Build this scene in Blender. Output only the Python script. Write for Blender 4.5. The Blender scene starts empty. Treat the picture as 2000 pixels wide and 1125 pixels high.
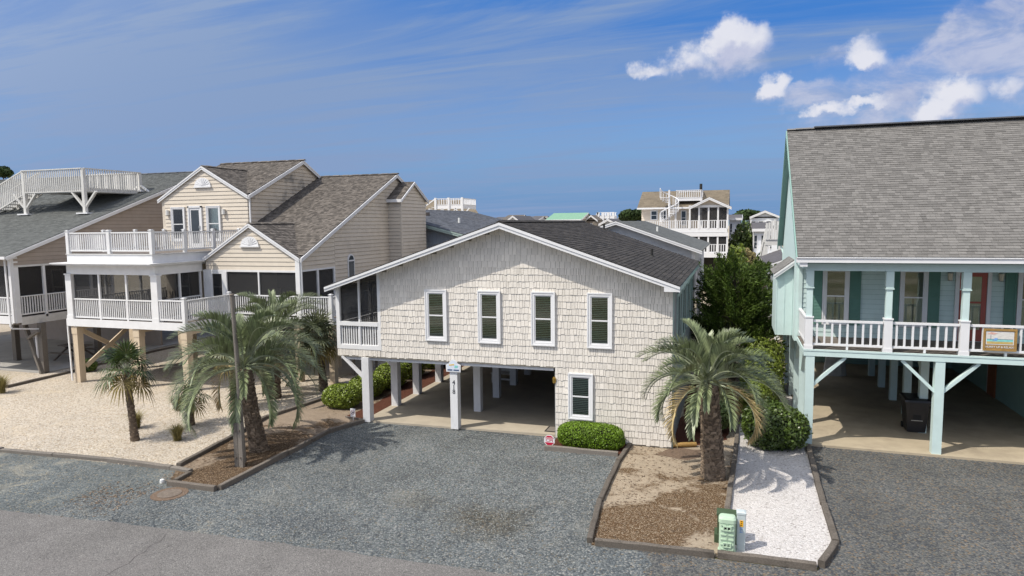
import bpy, bmesh, math, random
import numpy as np
from mathutils import Vector, Matrix, noise as mnoise

S = bpy.context.scene
COL = S.collection
random.seed(11)
RNG = np.random.default_rng(5)
PI = math.pi

# ------------------------------------------------------------------ camera
def cam_axes(yaw, pitch, roll):
    f = Vector((-math.sin(yaw) * math.cos(pitch), math.cos(yaw) * math.cos(pitch), -math.sin(pitch)))
    r = Vector((math.cos(yaw), math.sin(yaw), 0))
    u = r.cross(f)
    return (math.cos(roll) * r + math.sin(roll) * u, -math.sin(roll) * r + math.cos(roll) * u, f)

CAM_LOC = Vector((0, 0, 7.015))
cr, cu, cf = cam_axes(.31623, .09435, -.01155)
cd = bpy.data.cameras.new('camera')
cd.sensor_width = 36.0
cd.lens = 1327.7 * 36 / 2000
cd.clip_start = .1
cd.clip_end = 5000
cam = bpy.data.objects.new('camera', cd)
mw = Matrix.Identity(4)
for i in range(3):
    mw[i][0], mw[i][1], mw[i][2], mw[i][3] = cr[i], cu[i], -cf[i], CAM_LOC[i]
cam.matrix_world = mw
COL.objects.link(cam)
S.camera = cam

# ------------------------------------------------------------------ light
SUN = Vector((.53, .50, -1.0)).normalized()          # the way the sunlight travels
sd = bpy.data.lights.new('sun', 'SUN')
sd.energy = 3.5
sd.angle = math.radians(.53)
sd.color = (1.0, .935, .83)
so = bpy.data.objects.new('sun', sd)
so.rotation_euler = SUN.to_track_quat('-Z', 'Y').to_euler()
COL.objects.link(so)
S.view_settings.view_transform = 'Standard'
S.view_settings.look = 'None'
S.view_settings.exposure = 0.3
S.view_settings.gamma = 1
S.view_settings.use_curve_mapping = False
try:
    S.cycles.transparent_max_bounces = 16
    S.cycles.max_bounces = 8
except Exception:
    pass

def nn(nt, typ, **kw):
    n = nt.nodes.new(typ)
    for k, v in kw.items():
        setattr(n, k, v)
    return n

def mth(nt, op, a, b=None, c=None, clamp=False):
    n = nt.nodes.new('ShaderNodeMath')
    n.operation = op
    n.use_clamp = clamp
    for i, v in enumerate((a, b, c)):
        if v is None:
            continue
        if isinstance(v, (int, float)):
            n.inputs[i].default_value = v
        else:
            nt.links.new(v, n.inputs[i])
    return n.outputs[0]

def vmth(nt, op, a, b=None, scale=None):
    n = nt.nodes.new('ShaderNodeVectorMath')
    n.operation = op
    for i, v in enumerate((a, b)):
        if v is None:
            continue
        if isinstance(v, (tuple, list)):
            n.inputs[i].default_value = v
        else:
            nt.links.new(v, n.inputs[i])
    if scale is not None:
        n.inputs['Scale'].default_value = scale
    return n.outputs['Value'] if op in ('LENGTH', 'DISTANCE', 'DOT_PRODUCT') else n.outputs['Vector']

def cmix(nt, fac, a, b, blend='MIX'):
    n = nt.nodes.new('ShaderNodeMix')
    n.data_type = 'RGBA'
    n.blend_type = blend
    n.clamp_factor = True
    for sock, v in ((n.inputs['Factor'], fac), (n.inputs['A'], a), (n.inputs['B'], b)):
        if isinstance(v, (int, float)):
            sock.default_value = v
        elif isinstance(v, (tuple, list)):
            sock.default_value = (v[0], v[1], v[2], 1)
        else:
            nt.links.new(v, sock)
    return n.outputs['Result']

def ntex(nt, vec, scale, detail=4, rough=.55, dist=0.0):
    n = nt.nodes.new('ShaderNodeTexNoise')
    n.inputs['Scale'].default_value = scale
    n.inputs['Detail'].default_value = detail
    n.inputs['Roughness'].default_value = rough
    n.inputs['Distortion'].default_value = dist
    nt.links.new(vec, n.inputs['Vector'])
    return n.outputs['Fac']

def mrange(nt, v, a, b, c=0.0, d=1.0, smooth=False):
    n = nt.nodes.new('ShaderNodeMapRange')
    if smooth:
        n.interpolation_type = 'SMOOTHSTEP'
    n.inputs['From Min'].default_value = a
    n.inputs['From Max'].default_value = b
    n.inputs['To Min'].default_value = c
    n.inputs['To Max'].default_value = d
    nt.links.new(v, n.inputs['Value'])
    return n.outputs['Result']

# ------------------------------------------------------------------ world: Nishita sky, cirrus and cumulus
def make_world():
    w = bpy.data.worlds.new('World')
    S.world = w
    w.use_nodes = True
    nt = w.node_tree
    nt.nodes.clear()
    out = nn(nt, 'ShaderNodeOutputWorld')
    bg = nn(nt, 'ShaderNodeBackground')
    bg.inputs['Strength'].default_value = .115
    nt.links.new(bg.outputs[0], out.inputs[0])
    sky = nn(nt, 'ShaderNodeTexSky', sky_type='NISHITA')
    sky.sun_disc = False
    sky.sun_elevation = math.asin(-SUN.z)
    sky.sun_rotation = math.atan2(-SUN.x, -SUN.y) % (2 * PI)
    sky.altitude = 0
    sky.air_density = 1.0
    sky.dust_density = .25
    sky.ozone_density = 4.0
    base = cmix(nt, 1.0, sky.outputs[0], (.92, .92, 1.0), 'MULTIPLY')
    tc = nn(nt, 'ShaderNodeTexCoord')
    d = vmth(nt, 'NORMALIZE', tc.outputs['Generated'])
    sx = nn(nt, 'ShaderNodeSeparateXYZ')
    nt.links.new(d, sx.inputs[0])
    X, Y, Z = sx.outputs
    # the clear sky near the horizon is held back a little by a denser blue air
    hz = mrange(nt, Z, 0.0, .30, 1, 0, True)
    base = cmix(nt, mth(nt, 'MULTIPLY', hz, .94), base, (.82, 1.90, 3.85))
    zen = mrange(nt, Z, .06, .30, 0, 1, True)
    base = cmix(nt, mth(nt, 'MULTIPLY', zen, .92), base, (.20, 1.36, 4.35))
    # high thin cloud: fine streaks and a broad veil
    den = mth(nt, 'ADD', mth(nt, 'MAXIMUM', Z, 0.0), .10)
    cx = nn(nt, 'ShaderNodeCombineXYZ')
    nt.links.new(mth(nt, 'DIVIDE', X, den), cx.inputs[0])
    nt.links.new(mth(nt, 'DIVIDE', Y, den), cx.inputs[1])
    def streaks(rot, sc, loc, scale, det, rgh, dist):
        mp = nn(nt, 'ShaderNodeMapping')
        mp.inputs['Rotation'].default_value = (0, 0, math.radians(rot))
        mp.inputs['Scale'].default_value = sc
        mp.inputs['Location'].default_value = loc
        nt.links.new(cx.outputs[0], mp.inputs['Vector'])
        return ntex(nt, mp.outputs[0], scale, det, rgh, dist)
    n1 = streaks(24, (.34, 1.35, 1), (0, 0, 0), .9, 9, .66, .9)
    n2 = streaks(14, (.20, .55, 1), (.9, .35, 0), .8, 5, .55, .4)
    n3 = streaks(30, (.5, 4.5, 1), (3, 1, 0), 1.3, 6, .6, .3)
    aur_fill = mth(nt, 'POWER', mth(nt, 'MAXIMUM', vmth(nt, 'DOT_PRODUCT', d, tuple(-SUN)), 0.0), 2.6)  # broad aureole added round the unseen sun to lift the shaded sides
    veil_side = mrange(nt, X, -.10, -.70, .12, 1.0, True)      # the veil thickens towards the west
    cir = mth(nt, 'MULTIPLY', mrange(nt, n1, .40, .64, 0, 1, True), .60)
    cir3 = mth(nt, 'MULTIPLY', mth(nt, 'MULTIPLY', mrange(nt, n3, .50, .68, 0, 1, True), mrange(nt, n1, .35, .6, .3, 1)), .36)
    veil = mth(nt, 'MULTIPLY', mth(nt, 'MULTIPLY', mrange(nt, n2, .36, .60, 0, 1, True), veil_side), .85)
    thin = mth(nt, 'ADD', mth(nt, 'ADD', cir, cir3), mth(nt, 'ADD', veil, mth(nt, 'MULTIPLY', aur_fill, .75)), clamp=True)
    tcol = cmix(nt, aur_fill, (1.70, 2.46, 4.02), (15.0, 15.0, 15.0))
    base = cmix(nt, thin, base, tcol)
    # cumulus: heaps at their places round the sky, their edges broken up by noise
    bright = [  # direction, radius, flatness
        ((-.040, .9723, .222), .050, 1.45), ((-.085, .9700, .214), .042, 1.7), ((.000, .9717, .236), .046, 1.25),
        ((-.018, .9710, .246), .032, 1.0), ((.020, .9717, .238), .030, 1.1), ((-.122, .9690, .208), .028, 2.0),
        ((.048, .9825, .180), .022, 1.0), ((.060, .9826, .186), .016, 1.1), ((.046, .983, .168), .020, 1.4),
        ((.150, .9668, .208), .026, 1.0), ((.163, .965, .194), .022, 1.4),
        ((.135, .9835, .145), .036, 3.6), ((.105, .984, .140), .024, 3.0), ((.165, .979, .148), .03, 3.2),
        ((.240, .957, .140), .034, 1.0), ((.262, .955, .150), .026, 1.2), ((.225, .96, .130), .03, 1.5),
        ((.295, .945, .150), .024, 1.5),
        ((.62, .75, .22), .12, 1.6), ((.9, .35, .25), .14, 1.6), ((.4, -.88, .25), .13, 1.7), ((-.9, -.35, .26), .10, 1.7)]
    soft = [
        ((.080, .9826, .162), .060, 2.8), ((.205, .965, .170), .085, 1.7), ((.255, .955, .165), .10, 1.6), ((.170, .972, .150), .085, 2.2),
        ((.300, .925, .228), .085, 1.5), ((.270, .935, .225), .05, 1.8), ((.345, .915, .18), .12, 1.3), ((.36, .905, .24), .09, 1.4),
        ((.000, .975, .212), .05, 1.8), ((.115, .9745, .205), .03, 1.6), ((.13, .984, .115), .09, 2.6),
        ((.62, .75, .20), .17, 1.7), ((.78, .60, .17), .15, 1.8), ((.95, -.2, .22), .14, 1.7), ((-.3, -.92, .24), .14, 1.7)]
    nz = nn(nt, 'ShaderNodeTexNoise')
    nz.inputs['Scale'].default_value = 24
    nz.inputs['Detail'].default_value = 8
    nz.inputs['Roughness'].default_value = .60
    nt.links.new(d, nz.inputs['Vector'])
    wob = vmth(nt, 'SCALE', vmth(nt, 'SUBTRACT', nz.outputs['Color'], (.5, .5, .5)), scale=.052)
    dd = vmth(nt, 'ADD', d, wob)
    dsun = vmth(nt, 'ADD', dd, tuple(-SUN * .020))       # sampled towards the sun: the lit and shaded sides
    def field(vec, heaps):
        tot = None
        for (c, r, fl) in heaps:
            q = vmth(nt, 'MULTIPLY', vmth(nt, 'SUBTRACT', vec, c), (1 / r, 1 / r, fl / r))
            l = vmth(nt, 'DOT_PRODUCT', q, q)
            m = mth(nt, 'SUBTRACT', 1.0, l, clamp=True)
            tot = m if tot is None else mth(nt, 'ADD', tot, m)
        return tot
    fine = mth(nt, 'SUBTRACT', nz.outputs['Fac'], .5)
    fs = field(dd, soft)
    fsn = mth(nt, 'ADD', fs, mth(nt, 'MULTIPLY', fine, mth(nt, 'MULTIPLY', mth(nt, 'MINIMUM', fs, .4), 5.0)))
    nb = ntex(nt, vmth(nt, 'MULTIPLY', d, (1, 1, 2.2)), 11, 7, .62, .5)
    sa = mth(nt, 'MULTIPLY', mrange(nt, fsn, .0, 1.3, 0, 1, True), mrange(nt, nb, .36, .62, .25, .80, True))
    base = cmix(nt, sa, base, cmix(nt, mrange(nt, mth(nt, 'ADD', nb, mth(nt, 'MULTIPLY', fine, .5)), .36, .66), (2.55, 2.95, 4.45), (4.0, 4.2, 5.2)))
    # right-hand cloud carried over the unseen eastern sky, added bright to lift shaded walls
    fill_bank = ntex(nt, d, 4.2, 8, .6, .2)
    ba = mth(nt, 'MULTIPLY', mrange(nt, mth(nt, 'ADD', fill_bank, mrange(nt, X, .30, .62, -.35, .14, True)), .36, .62, 0, 1, True), .95)
    base = cmix(nt, ba, base, cmix(nt, mrange(nt, fill_bank, .36, .66), (4.2, 4.3, 4.9), (7.4, 7.2, 7.0)))
    f1 = field(dd, bright)
    f2 = field(dsun, bright)
    f1n = mth(nt, 'ADD', f1, mth(nt, 'MULTIPLY', fine, mth(nt, 'MULTIPLY', mth(nt, 'MINIMUM', f1, .45), 7.5)))
    alpha = mth(nt, 'MULTIPLY', mrange(nt, f1n, .0, 1.6, 0, 1, True), .95)
    lit = mrange(nt, mth(nt, 'SUBTRACT', f1, f2), -.9, .65, 0, 1, True)
    litn = mth(nt, 'ADD', lit, mth(nt, 'MULTIPLY', fine, 1.1), clamp=True)
    ccol = cmix(nt, litn, (3.6, 3.85, 5.1), (5.6, 5.65, 6.15))
    base = cmix(nt, alpha, base, ccol)
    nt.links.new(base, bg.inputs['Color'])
make_world()

# ------------------------------------------------------------------ materials
MATS = {}
def M(name, col, rough=.7, var=.12, scale=6.0, bump=0.0, bscale=40.0, spec=.3, island=0.0, stretch=(1, 1, 1),
      dirt=0.0, dirtcol=None, dscale=.7, metal=0.0, trans=0.0, stain=None):
    """principled material: a base colour, cloudy variation, optional per-piece tint, weathering and relief"""
    m = bpy.data.materials.new(name)
    m.use_nodes = True
    nt = m.node_tree
    b = nt.nodes['Principled BSDF']
    b.inputs['Roughness'].default_value = rough
    b.inputs['Specular IOR Level'].default_value = spec
    b.inputs['Metallic'].default_value = metal
    g = nn(nt, 'ShaderNodeNewGeometry')
    mp = nn(nt, 'ShaderNodeMapping')
    mp.inputs['Scale'].default_value = stretch
    nt.links.new(g.outputs['Position'], mp.inputs['Vector'])
    v = mp.outputs[0]
    n = ntex(nt, v, scale, 5, .6)
    lo = tuple(c * (1 - var) for c in col)
    hi = tuple(min(1, c * (1 + var)) for c in col)
    c = cmix(nt, mrange(nt, n, .3, .7), lo, hi)
    if island:
        oi = nn(nt, 'ShaderNodeObjectInfo')
        r = mth(nt, 'FRACT', mth(nt, 'ADD', g.outputs['Random Per Island'], oi.outputs['Random']))
        k = mrange(nt, r, 0, 1, 1 - island, 1 + island)
        cc = nn(nt, 'ShaderNodeCombineColor')
        for i in range(3):
            nt.links.new(k, cc.inputs[i])
        c = cmix(nt, 1.0, c, cc.outputs[0], 'MULTIPLY')
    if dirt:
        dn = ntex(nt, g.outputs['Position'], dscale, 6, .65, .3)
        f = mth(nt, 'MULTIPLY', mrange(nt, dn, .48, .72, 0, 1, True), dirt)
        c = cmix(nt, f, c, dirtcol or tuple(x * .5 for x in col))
    nt.links.new(c, b.inputs['Base Color'])
    if bump:
        bn = ntex(nt, v, bscale, 4, .6)
        bp = nn(nt, 'ShaderNodeBump')
        bp.inputs['Strength'].default_value = bump
        bp.inputs['Distance'].default_value = .02
        nt.links.new(bn, bp.inputs['Height'])
        nt.links.new(bp.outputs[0], b.inputs['Normal'])
    if trans:
        tr = nn(nt, 'ShaderNodeBsdfTranslucent')
        nt.links.new(c, tr.inputs['Color'])
        mx = nn(nt, 'ShaderNodeMixShader')
        mx.inputs[0].default_value = trans
        nt.links.new(b.outputs[0], mx.inputs[1])
        nt.links.new(tr.outputs[0], mx.inputs[2])
        nt.links.new(mx.outputs[0], nt.nodes['Material Output'].inputs['Surface'])
    MATS[name] = m
    return m

def gravel(name, cols, scale, gap=.25, bump=.6, patch=None, patchscale=.5, patchamt=.5, fine=1.0, rough=.85, tone=.14, stains=()):
    """loose stones: cell colours, dark joints between stones, patches where the sand shows through"""
    m = bpy.data.materials.new(name)
    m.use_nodes = True
    nt = m.node_tree
    b = nt.nodes['Principled BSDF']
    b.inputs['Roughness'].default_value = rough
    b.inputs['Specular IOR Level'].default_value = .2
    g = nn(nt, 'ShaderNodeNewGeometry')
    p = g.outputs['Position']
    wv = nn(nt, 'ShaderNodeTexNoise')
    wv.inputs['Scale'].default_value = scale * .7
    wv.inputs['Detail'].default_value = 2
    nt.links.new(p, wv.inputs['Vector'])
    pw = vmth(nt, 'ADD', p, vmth(nt, 'SCALE', wv.outputs['Color'], scale=.5 / scale))
    vo = nn(nt, 'ShaderNodeTexVoronoi')
    vo.inputs['Scale'].default_value = scale
    vo.inputs['Randomness'].default_value = 1
    nt.links.new(pw, vo.inputs['Vector'])
    sp = nn(nt, 'ShaderNodeSeparateColor')
    nt.links.new(vo.outputs['Color'], sp.inputs[0])
    rp = nn(nt, 'ShaderNodeValToRGB')
    rp.color_ramp.interpolation = 'CONSTANT'
    e = rp.color_ramp.elements
    while len(e) < len(cols):
        e.new(1.0)
    acc = 0
    tot = sum(w for w, _ in cols)
    for i, (w, c) in enumerate(cols):
        e[i].position = acc / tot
        e[i].color = (c[0], c[1], c[2], 1)
        acc += w
    nt.links.new(sp.outputs[0], rp.inputs[0])
    c = rp.outputs[0]
    big = ntex(nt, p, .45, 4, .6)
    mid = ntex(nt, p, 2.6, 4, .65)
    trk = nn(nt, 'ShaderNodeMapping')
    trk.inputs['Rotation'].default_value = (0, 0, math.radians(12))
    trk.inputs['Scale'].default_value = (1.1, .16, 1)
    nt.links.new(p, trk.inputs['Vector'])
    rut = ntex(nt, trk.outputs[0], 1.0, 4, .55, .4)      # wheels have drawn the stones into long bands
    mid = mth(nt, 'ADD', mid, mth(nt, 'MULTIPLY', mth(nt, 'SUBTRACT', rut, .5), 1.1))
    k = mth(nt, 'ADD', mrange(nt, big, .3, .7, 1 - tone, 1 + tone), mrange(nt, mid, .3, .7, -tone * .6, tone * .6))
    cc = nn(nt, 'ShaderNodeCombineColor')
    for i in range(3):
        nt.links.new(k, cc.inputs[i])
    c = cmix(nt, 1.0, c, cc.outputs[0], 'MULTIPLY')
    dark = mrange(nt, vo.outputs['Distance'], .45, .95, 0, gap, True)
    c = cmix(nt, dark, c, tuple(.25 * sum(w * q[i] for w, q in cols) / tot for i in range(3)))
    if patch:
        pn = ntex(nt, p, patchscale, 6, .7, .6)
        c = cmix(nt, mth(nt, 'MULTIPLY', mrange(nt, pn, .52, .70, 0, 1, True), patchamt), c, patch)
    for (cx_, cy_, rx_, ry_, col_, amt_) in stains:      # spilled oil and rusty dust soaked into the stones
        q = vmth(nt, 'MULTIPLY', vmth(nt, 'SUBTRACT', p, (cx_, cy_, 0)), (1 / rx_, 1 / ry_, 0))
        l = mth(nt, 'ADD', vmth(nt, 'LENGTH', q), mth(nt, 'MULTIPLY', mth(nt, 'SUBTRACT', ntex(nt, p, 1.6, 6, .7), .5), 1.6))
        c = cmix(nt, mth(nt, 'MULTIPLY', mrange(nt, l, 1.0, .25, 0, 1, True), amt_), c, cmix(nt, 1.0, c, col_, 'MULTIPLY'))
    nt.links.new(c, b.inputs['Base Color'])
    bp = nn(nt, 'ShaderNodeBump')
    bp.inputs['Strength'].default_value = bump
    bp.inputs['Distance'].default_value = .6 / scale
    bp.invert = True
    nt.links.new(vo.outputs['Distance'], bp.inputs['Height'])
    nt.links.new(bp.outputs[0], b.inputs['Normal'])
    MATS[name] = m
    return m

def soil(name, sand, mulch, chip, cover=.5, scale=.55):
    """sand with drifts of wood mulch lying over it"""
    m = bpy.data.materials.new(name)
    m.use_nodes = True
    nt = m.node_tree
    b = nt.nodes['Principled BSDF']
    b.inputs['Roughness'].default_value = .95
    b.inputs['Specular IOR Level'].default_value = .1
    g = nn(nt, 'ShaderNodeNewGeometry')
    p = g.outputs['Position']
    sx = nn(nt, 'ShaderNodeSeparateXYZ')
    nt.links.new(p, sx.inputs[0])
    n1 = ntex(nt, p, scale, 7, .62, .9)
    n2 = ntex(nt, p, 9, 5, .7, .4)
    f = mth(nt, 'ADD', mth(nt, 'ADD', n1, mth(nt, 'MULTIPLY', mth(nt, 'SUBTRACT', n2, .5), .26)),
            mrange(nt, sx.outputs[1], 14, 20.5, .10, -.10))
    f = mrange(nt, f, .585 - cover * .25, .685 - cover * .25, 0, 1, True)
    s = cmix(nt, mrange(nt, ntex(nt, p, 3.0, 6, .7), .35, .65), tuple(c * .78 for c in sand), sand)
    s = cmix(nt, mrange(nt, ntex(nt, p, 30, 3, .7), .5, .75), s, tuple(c * .6 for c in sand))
    vo = nn(nt, 'ShaderNodeTexVoronoi')
    vo.inputs['Scale'].default_value = 52
    mp = nn(nt, 'ShaderNodeMapping')
    mp.inputs['Scale'].default_value = (1, 1.7, 1)
    mp.inputs['Rotation'].default_value = (0, 0, .6)
    nt.links.new(p, mp.inputs['Vector'])
    nt.links.new(mp.outputs[0], vo.inputs['Vector'])
    sp = nn(nt, 'ShaderNodeSeparateColor')
    nt.links.new(vo.outputs['Color'], sp.inputs[0])
    mu = cmix(nt, mrange(nt, sp.outputs[0], 0, 1), tuple(c * .55 for c in mulch), tuple(c * 1.4 for c in mulch))
    mu = cmix(nt, mrange(nt, sp.outputs[1], .84, .86), mu, chip)
    c = cmix(nt, f, s, mu)
    nt.links.new(c, b.inputs['Base Color'])
    bp = nn(nt, 'ShaderNodeBump')
    bp.inputs['Strength'].default_value = .55
    bp.inputs['Distance'].default_value = .03
    h = mth(nt, 'ADD', vo.outputs['Distance'], mth(nt, 'MULTIPLY', ntex(nt, p, 4, 5, .7), 2.2))
    nt.links.new(h, bp.inputs['Height'])
    nt.links.new(bp.outputs[0], b.inputs['Normal'])
    MATS[name] = m
    return m

def screen_mat():
    m = bpy.data.materials.new('insect_screen')
    m.use_nodes = True
    nt = m.node_tree
    o = nt.nodes['Material Output']
    b = nt.nodes['Principled BSDF']
    b.inputs['Base Color'].default_value = (.028, .028, .03, 1)
    b.inputs['Roughness'].default_value = .6
    t = nn(nt, 'ShaderNodeBsdfTransparent')
    mx = nn(nt, 'ShaderNodeMixShader')
    mx.inputs[0].default_value = .56
    nt.links.new(t.outputs[0], mx.inputs[1])
    nt.links.new(b.outputs[0], mx.inputs[2])
    nt.links.new(mx.outputs[0], o.inputs['Surface'])
    MATS['screen'] = m

def glass_mat():
    m = bpy.data.materials.new('window_glass')
    m.use_nodes = True
    nt = m.node_tree
    o = nt.nodes['Material Output']
    nt.nodes.remove(nt.nodes['Principled BSDF'])
    t = nn(nt, 'ShaderNodeBsdfTransparent')
    t.inputs['Color'].default_value = (.86, .92, .88, 1)
    gl = nn(nt, 'ShaderNodeBsdfGlossy')
    gl.inputs['Roughness'].default_value = .03
    lw = nn(nt, 'ShaderNodeFresnel')
    lw.inputs['IOR'].default_value = 1.5
    mx = nn(nt, 'ShaderNodeMixShader')
    nt.links.new(mth(nt, 'ADD', lw.outputs[0], .04), mx.inputs[0])
    nt.links.new(t.outputs[0], mx.inputs[1])
    nt.links.new(gl.outputs[0], mx.inputs[2])
    nt.links.new(mx.outputs[0], o.inputs['Surface'])
    MATS['glass'] = m

screen_mat(); glass_mat()
M('white', (.70, .70, .705), .55, .05, 3, .08, 60, dirt=.18, dirtcol=(.60, .59, .56), dscale=1.3)
M('white_plain', (.70, .70, .71), .5, .03, 3)
M('white_old', (.60, .59, .565), .7, .10, 5, .15, 50, dirt=.4, dirtcol=(.46, .44, .41), dscale=1.4)
M('post_white', (.68, .68, .69), .6, .06, 5, .15, 50, stretch=(6, 6, 1), dirt=.25, dirtcol=(.52, .51, .49), dscale=2)
M('shake', (.685, .642, .585), .8, .09, 9, .30, 30, island=.075, stretch=(9, 9, 1.1), dirt=.35, dirtcol=(.55, .505, .43), dscale=.7)
M('shake_back', (.20, .18, .15), .9, .1)
M('roof_dark', (.046, .041, .037), .95, .25, 14, .35, 120, island=.34, dirt=.55, dirtcol=(.030, .028, .027), dscale=.8)
M('roof_brown', (.122, .107, .093), .95, .2, 14, .35, 120, island=.42, dirt=.12, dirtcol=(.09, .08, .07), dscale=.5)
M('roof_grey', (.160, .153, .145), .95, .10, 14, .30, 120, island=.20, dirt=.2, dirtcol=(.13, .124, .117), dscale=.4)
M('roof_green_grey', (.122, .128, .124), .95, .12, 10, .30, 120, island=.16, dirt=.25, dirtcol=(.10, .106, .102), dscale=.6)
M('roof_slate', (.105, .112, .128), .95, .2, 10, .3, 120, island=.30, dirt=.3, dirtcol=(.11, .10, .10), dscale=.6)
M('roof_tan', (.17, .14, .10), .95, .1, 5, island=.15)
M('roof_far', (.10, .095, .10), .9, .15, 2)
M('roof_green', (.19, .34, .23), .7, .08, 2)
M('shade_core', (.12, .10, .08), .9, .1)  # dark core showing through board gaps as the shade line under each lap
M('roof_felt', (.03, .03, .03), .9, .1)
M('beige', (.60, .535, .45), .65, .04, 3, .05, 80, island=.025, dirt=.12, dirtcol=(.49, .41, .33), dscale=.8)
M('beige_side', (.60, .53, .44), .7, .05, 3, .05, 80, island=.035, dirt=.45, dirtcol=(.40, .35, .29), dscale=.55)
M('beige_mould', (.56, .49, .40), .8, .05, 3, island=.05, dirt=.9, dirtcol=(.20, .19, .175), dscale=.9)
M('taupe', (.345, .29, .245), .7, .05, 3, .05, 80, island=.04, dirt=.2, dscale=.8)
M('tan_post', (.57, .47, .345), .7, .06, 4, .1, 50, stretch=(5, 5, 1), dirt=.2, dirtcol=(.46, .37, .27), dscale=2)
M('teal', (.53, .655, .64), .6, .05, 3, .05, 60, island=.02, dirt=.15, dirtcol=(.42, .56, .55), dscale=1)
M('teal_deep', (.27, .43, .40), .6, .05, 3, .05, 60, island=.03)
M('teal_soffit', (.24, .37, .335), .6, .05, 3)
M('shutter', (.105, .215, .175), .55, .06, 4)
M('door_red', (.36, .095, .075), .5, .06, 4)
M('door_orange', (.30, .11, .05), .6, .1, 4)
M('grey_siding', (.50, .52, .56), .65, .04, 3, island=.03, dirt=.15, dscale=.7)
M('slate_siding', (.34, .37, .40), .7, .05, 4, island=.03, dirt=.2, dscale=.8)
M('cream_siding', (.62, .54, .44), .65, .04, 3, island=.03)
M('white_siding', (.66, .68, .71), .65, .04, 3)
M('mint', (.35, .44, .41), .65, .12, 6, .1, 40, dirt=.3, dirtcol=(.22, .29, .26), dscale=2.0)
M('side_grey', (.27, .285, .29), .8, .15, 5, .2, 40, stretch=(4, 4, 1), dirt=.5, dirtcol=(.17, .18, .18), dscale=1.2)
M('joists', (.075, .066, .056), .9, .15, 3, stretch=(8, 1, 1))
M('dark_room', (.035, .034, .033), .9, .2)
M('interior', (.20, .175, .15), .85, .1)
M('blind', (.36, .43, .36), .6, .05, 4)
M('curtain', (.55, .50, .44), .8, .1, 3, stretch=(14, 14, .5))
M('deck_wood', (.17, .145, .125), .85, .2, 6, .3, 40, island=.15, stretch=(2, 8, 8))
M('weathered', (.19, .17, .148), .9, .28, 7, .6, 30, island=.15, stretch=(3, 3, 14), dirt=.35, dirtcol=(.10, .088, .075), dscale=2.5)
M('timber', (.150, .130, .110), .95, .3, 6, .8, 28, island=.2, stretch=(5, 3, 12), dirt=.5, dirtcol=(.055, .046, .038), dscale=2.2)
M('concrete', (.40, .35, .275), .9, .10, 1.6, .15, 60, dirt=.45, dirtcol=(.36, .315, .255), dscale=.9)
M('concrete_tan', (.385, .325, .235), .9, .12, 1.4, .12, 60, dirt=.5, dirtcol=(.22, .18, .135), dscale=.8)
M('concrete_grey', (.34, .33, .31), .9, .1, 1.4, .12, 60, dirt=.4, dscale=.8)
M('crack', (.10, .092, .09), .95, .2)
M('trunk_brown', (.135, .10, .072), .95, .45, 7, .9, 22, stretch=(1, 1, 2.2), dirt=.5, dirtcol=(.045, .034, .027), dscale=5)
M('boots', (.20, .155, .115), .95, .35, 9, .5, 40, island=.40)
M('frond', (.185, .220, .112), .38, .25, 5, spec=.6, island=.42, trans=.14)
M('frond_rib', (.27, .30, .20), .5, .2, 5)
M('frond_dry', (.42, .33, .17), .7, .25, 5, island=.3, trans=.18)
M('fan_leaf', (.045, .068, .014), .42, .3, 5, spec=.5, island=.45, trans=.14)
M('fan_old', (.21, .165, .055), .6, .3, 5, island=.35, trans=.15)
M('fan_grey', (.15, .165, .085), .5, .3, 5, spec=.45, island=.35, trans=.15)
M('bush_bright', (.150, .250, .016), .5, .25, 3, spec=.4, island=.38, trans=.22)
M('bush_hedge', (.19, .25, .030), .42, .25, 3, spec=.5, island=.42, trans=.18)
M('bush_dark', (.075, .115, .020), .38, .3, 3, spec=.55, island=.48, trans=.14)
M('bush_yellow', (.155, .20, .030), .45, .3, 3, spec=.45, island=.42, trans=.18)
M('bush_pale', (.135, .185, .060), .45, .3, 3, spec=.45, island=.40, trans=.18)
M('cypress', (.056, .090, .012), .6, .35, 2.2, spec=.3, island=.42, trans=.16)
M('tree_dark', (.035, .058, .018), .7, .35, 1, spec=.2, island=.40, trans=.1)
M('reed', (.24, .20, .09), .7, .3, 2, island=.4, trans=.15)
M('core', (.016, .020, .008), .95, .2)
M('grass', (.235, .20, .075), .7, .25, 5, island=.40, trans=.2)
M('bark', (.09, .07, .055), .95, .3, 8, .6, 30)
M('plastic_black', (.014, .014, .017), .42, .15, 3, spec=.5)
M('rubber', (.02, .02, .02), .8, .1)
M('pedestal_green', (.42, .55, .41), .5, .05, 5, dirt=.15, dirtcol=(.33, .42, .32), dscale=4)
M('box_green', (.055, .085, .045), .55, .15, 5)
M('pedestal_grey', (.47, .525, .535), .5, .06, 5, dirt=.15, dscale=4)
M('sticker', (.80, .40, .02), .5, .04)
M('sticker_blue', (.15, .30, .62), .5, .04)
M('ink', (.012, .012, .02), .5, .05)
M('sign_red', (.47, .015, .05), .4, .05)
M('no_purple', (.17, .03, .10), .5, .05)
M('wood_frame', (.33, .20, .065), .6, .25, 9, .2, 40, stretch=(2, 2, 6))
M('paint_sky', (.62, .60, .56), .6, .18, 9, stretch=(1, 1, 6))
M('paint_sea', (.22, .55, .52), .6, .25, 12, stretch=(1, 1, 6))
M('paint_sand', (.50, .36, .13), .6, .25, 14)
M('paint_pink', (.60, .36, .30), .6, .15, 14)
M('paint_blue', (.16, .33, .62), .6, .2, 14)
M('paint_navy', (.05, .08, .17), .6, .2, 14)
M('paint_gold', (.62, .45, .15), .6, .2, 14)
M('cap_blue', (.60, .66, .76), .5, .08, 14)
M('lamp_metal', (.45, .46, .46), .35, .1, 8, metal=.6)
M('lamp_glass', (.55, .50, .40), .2, .1, 8, spec=.6)
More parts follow.
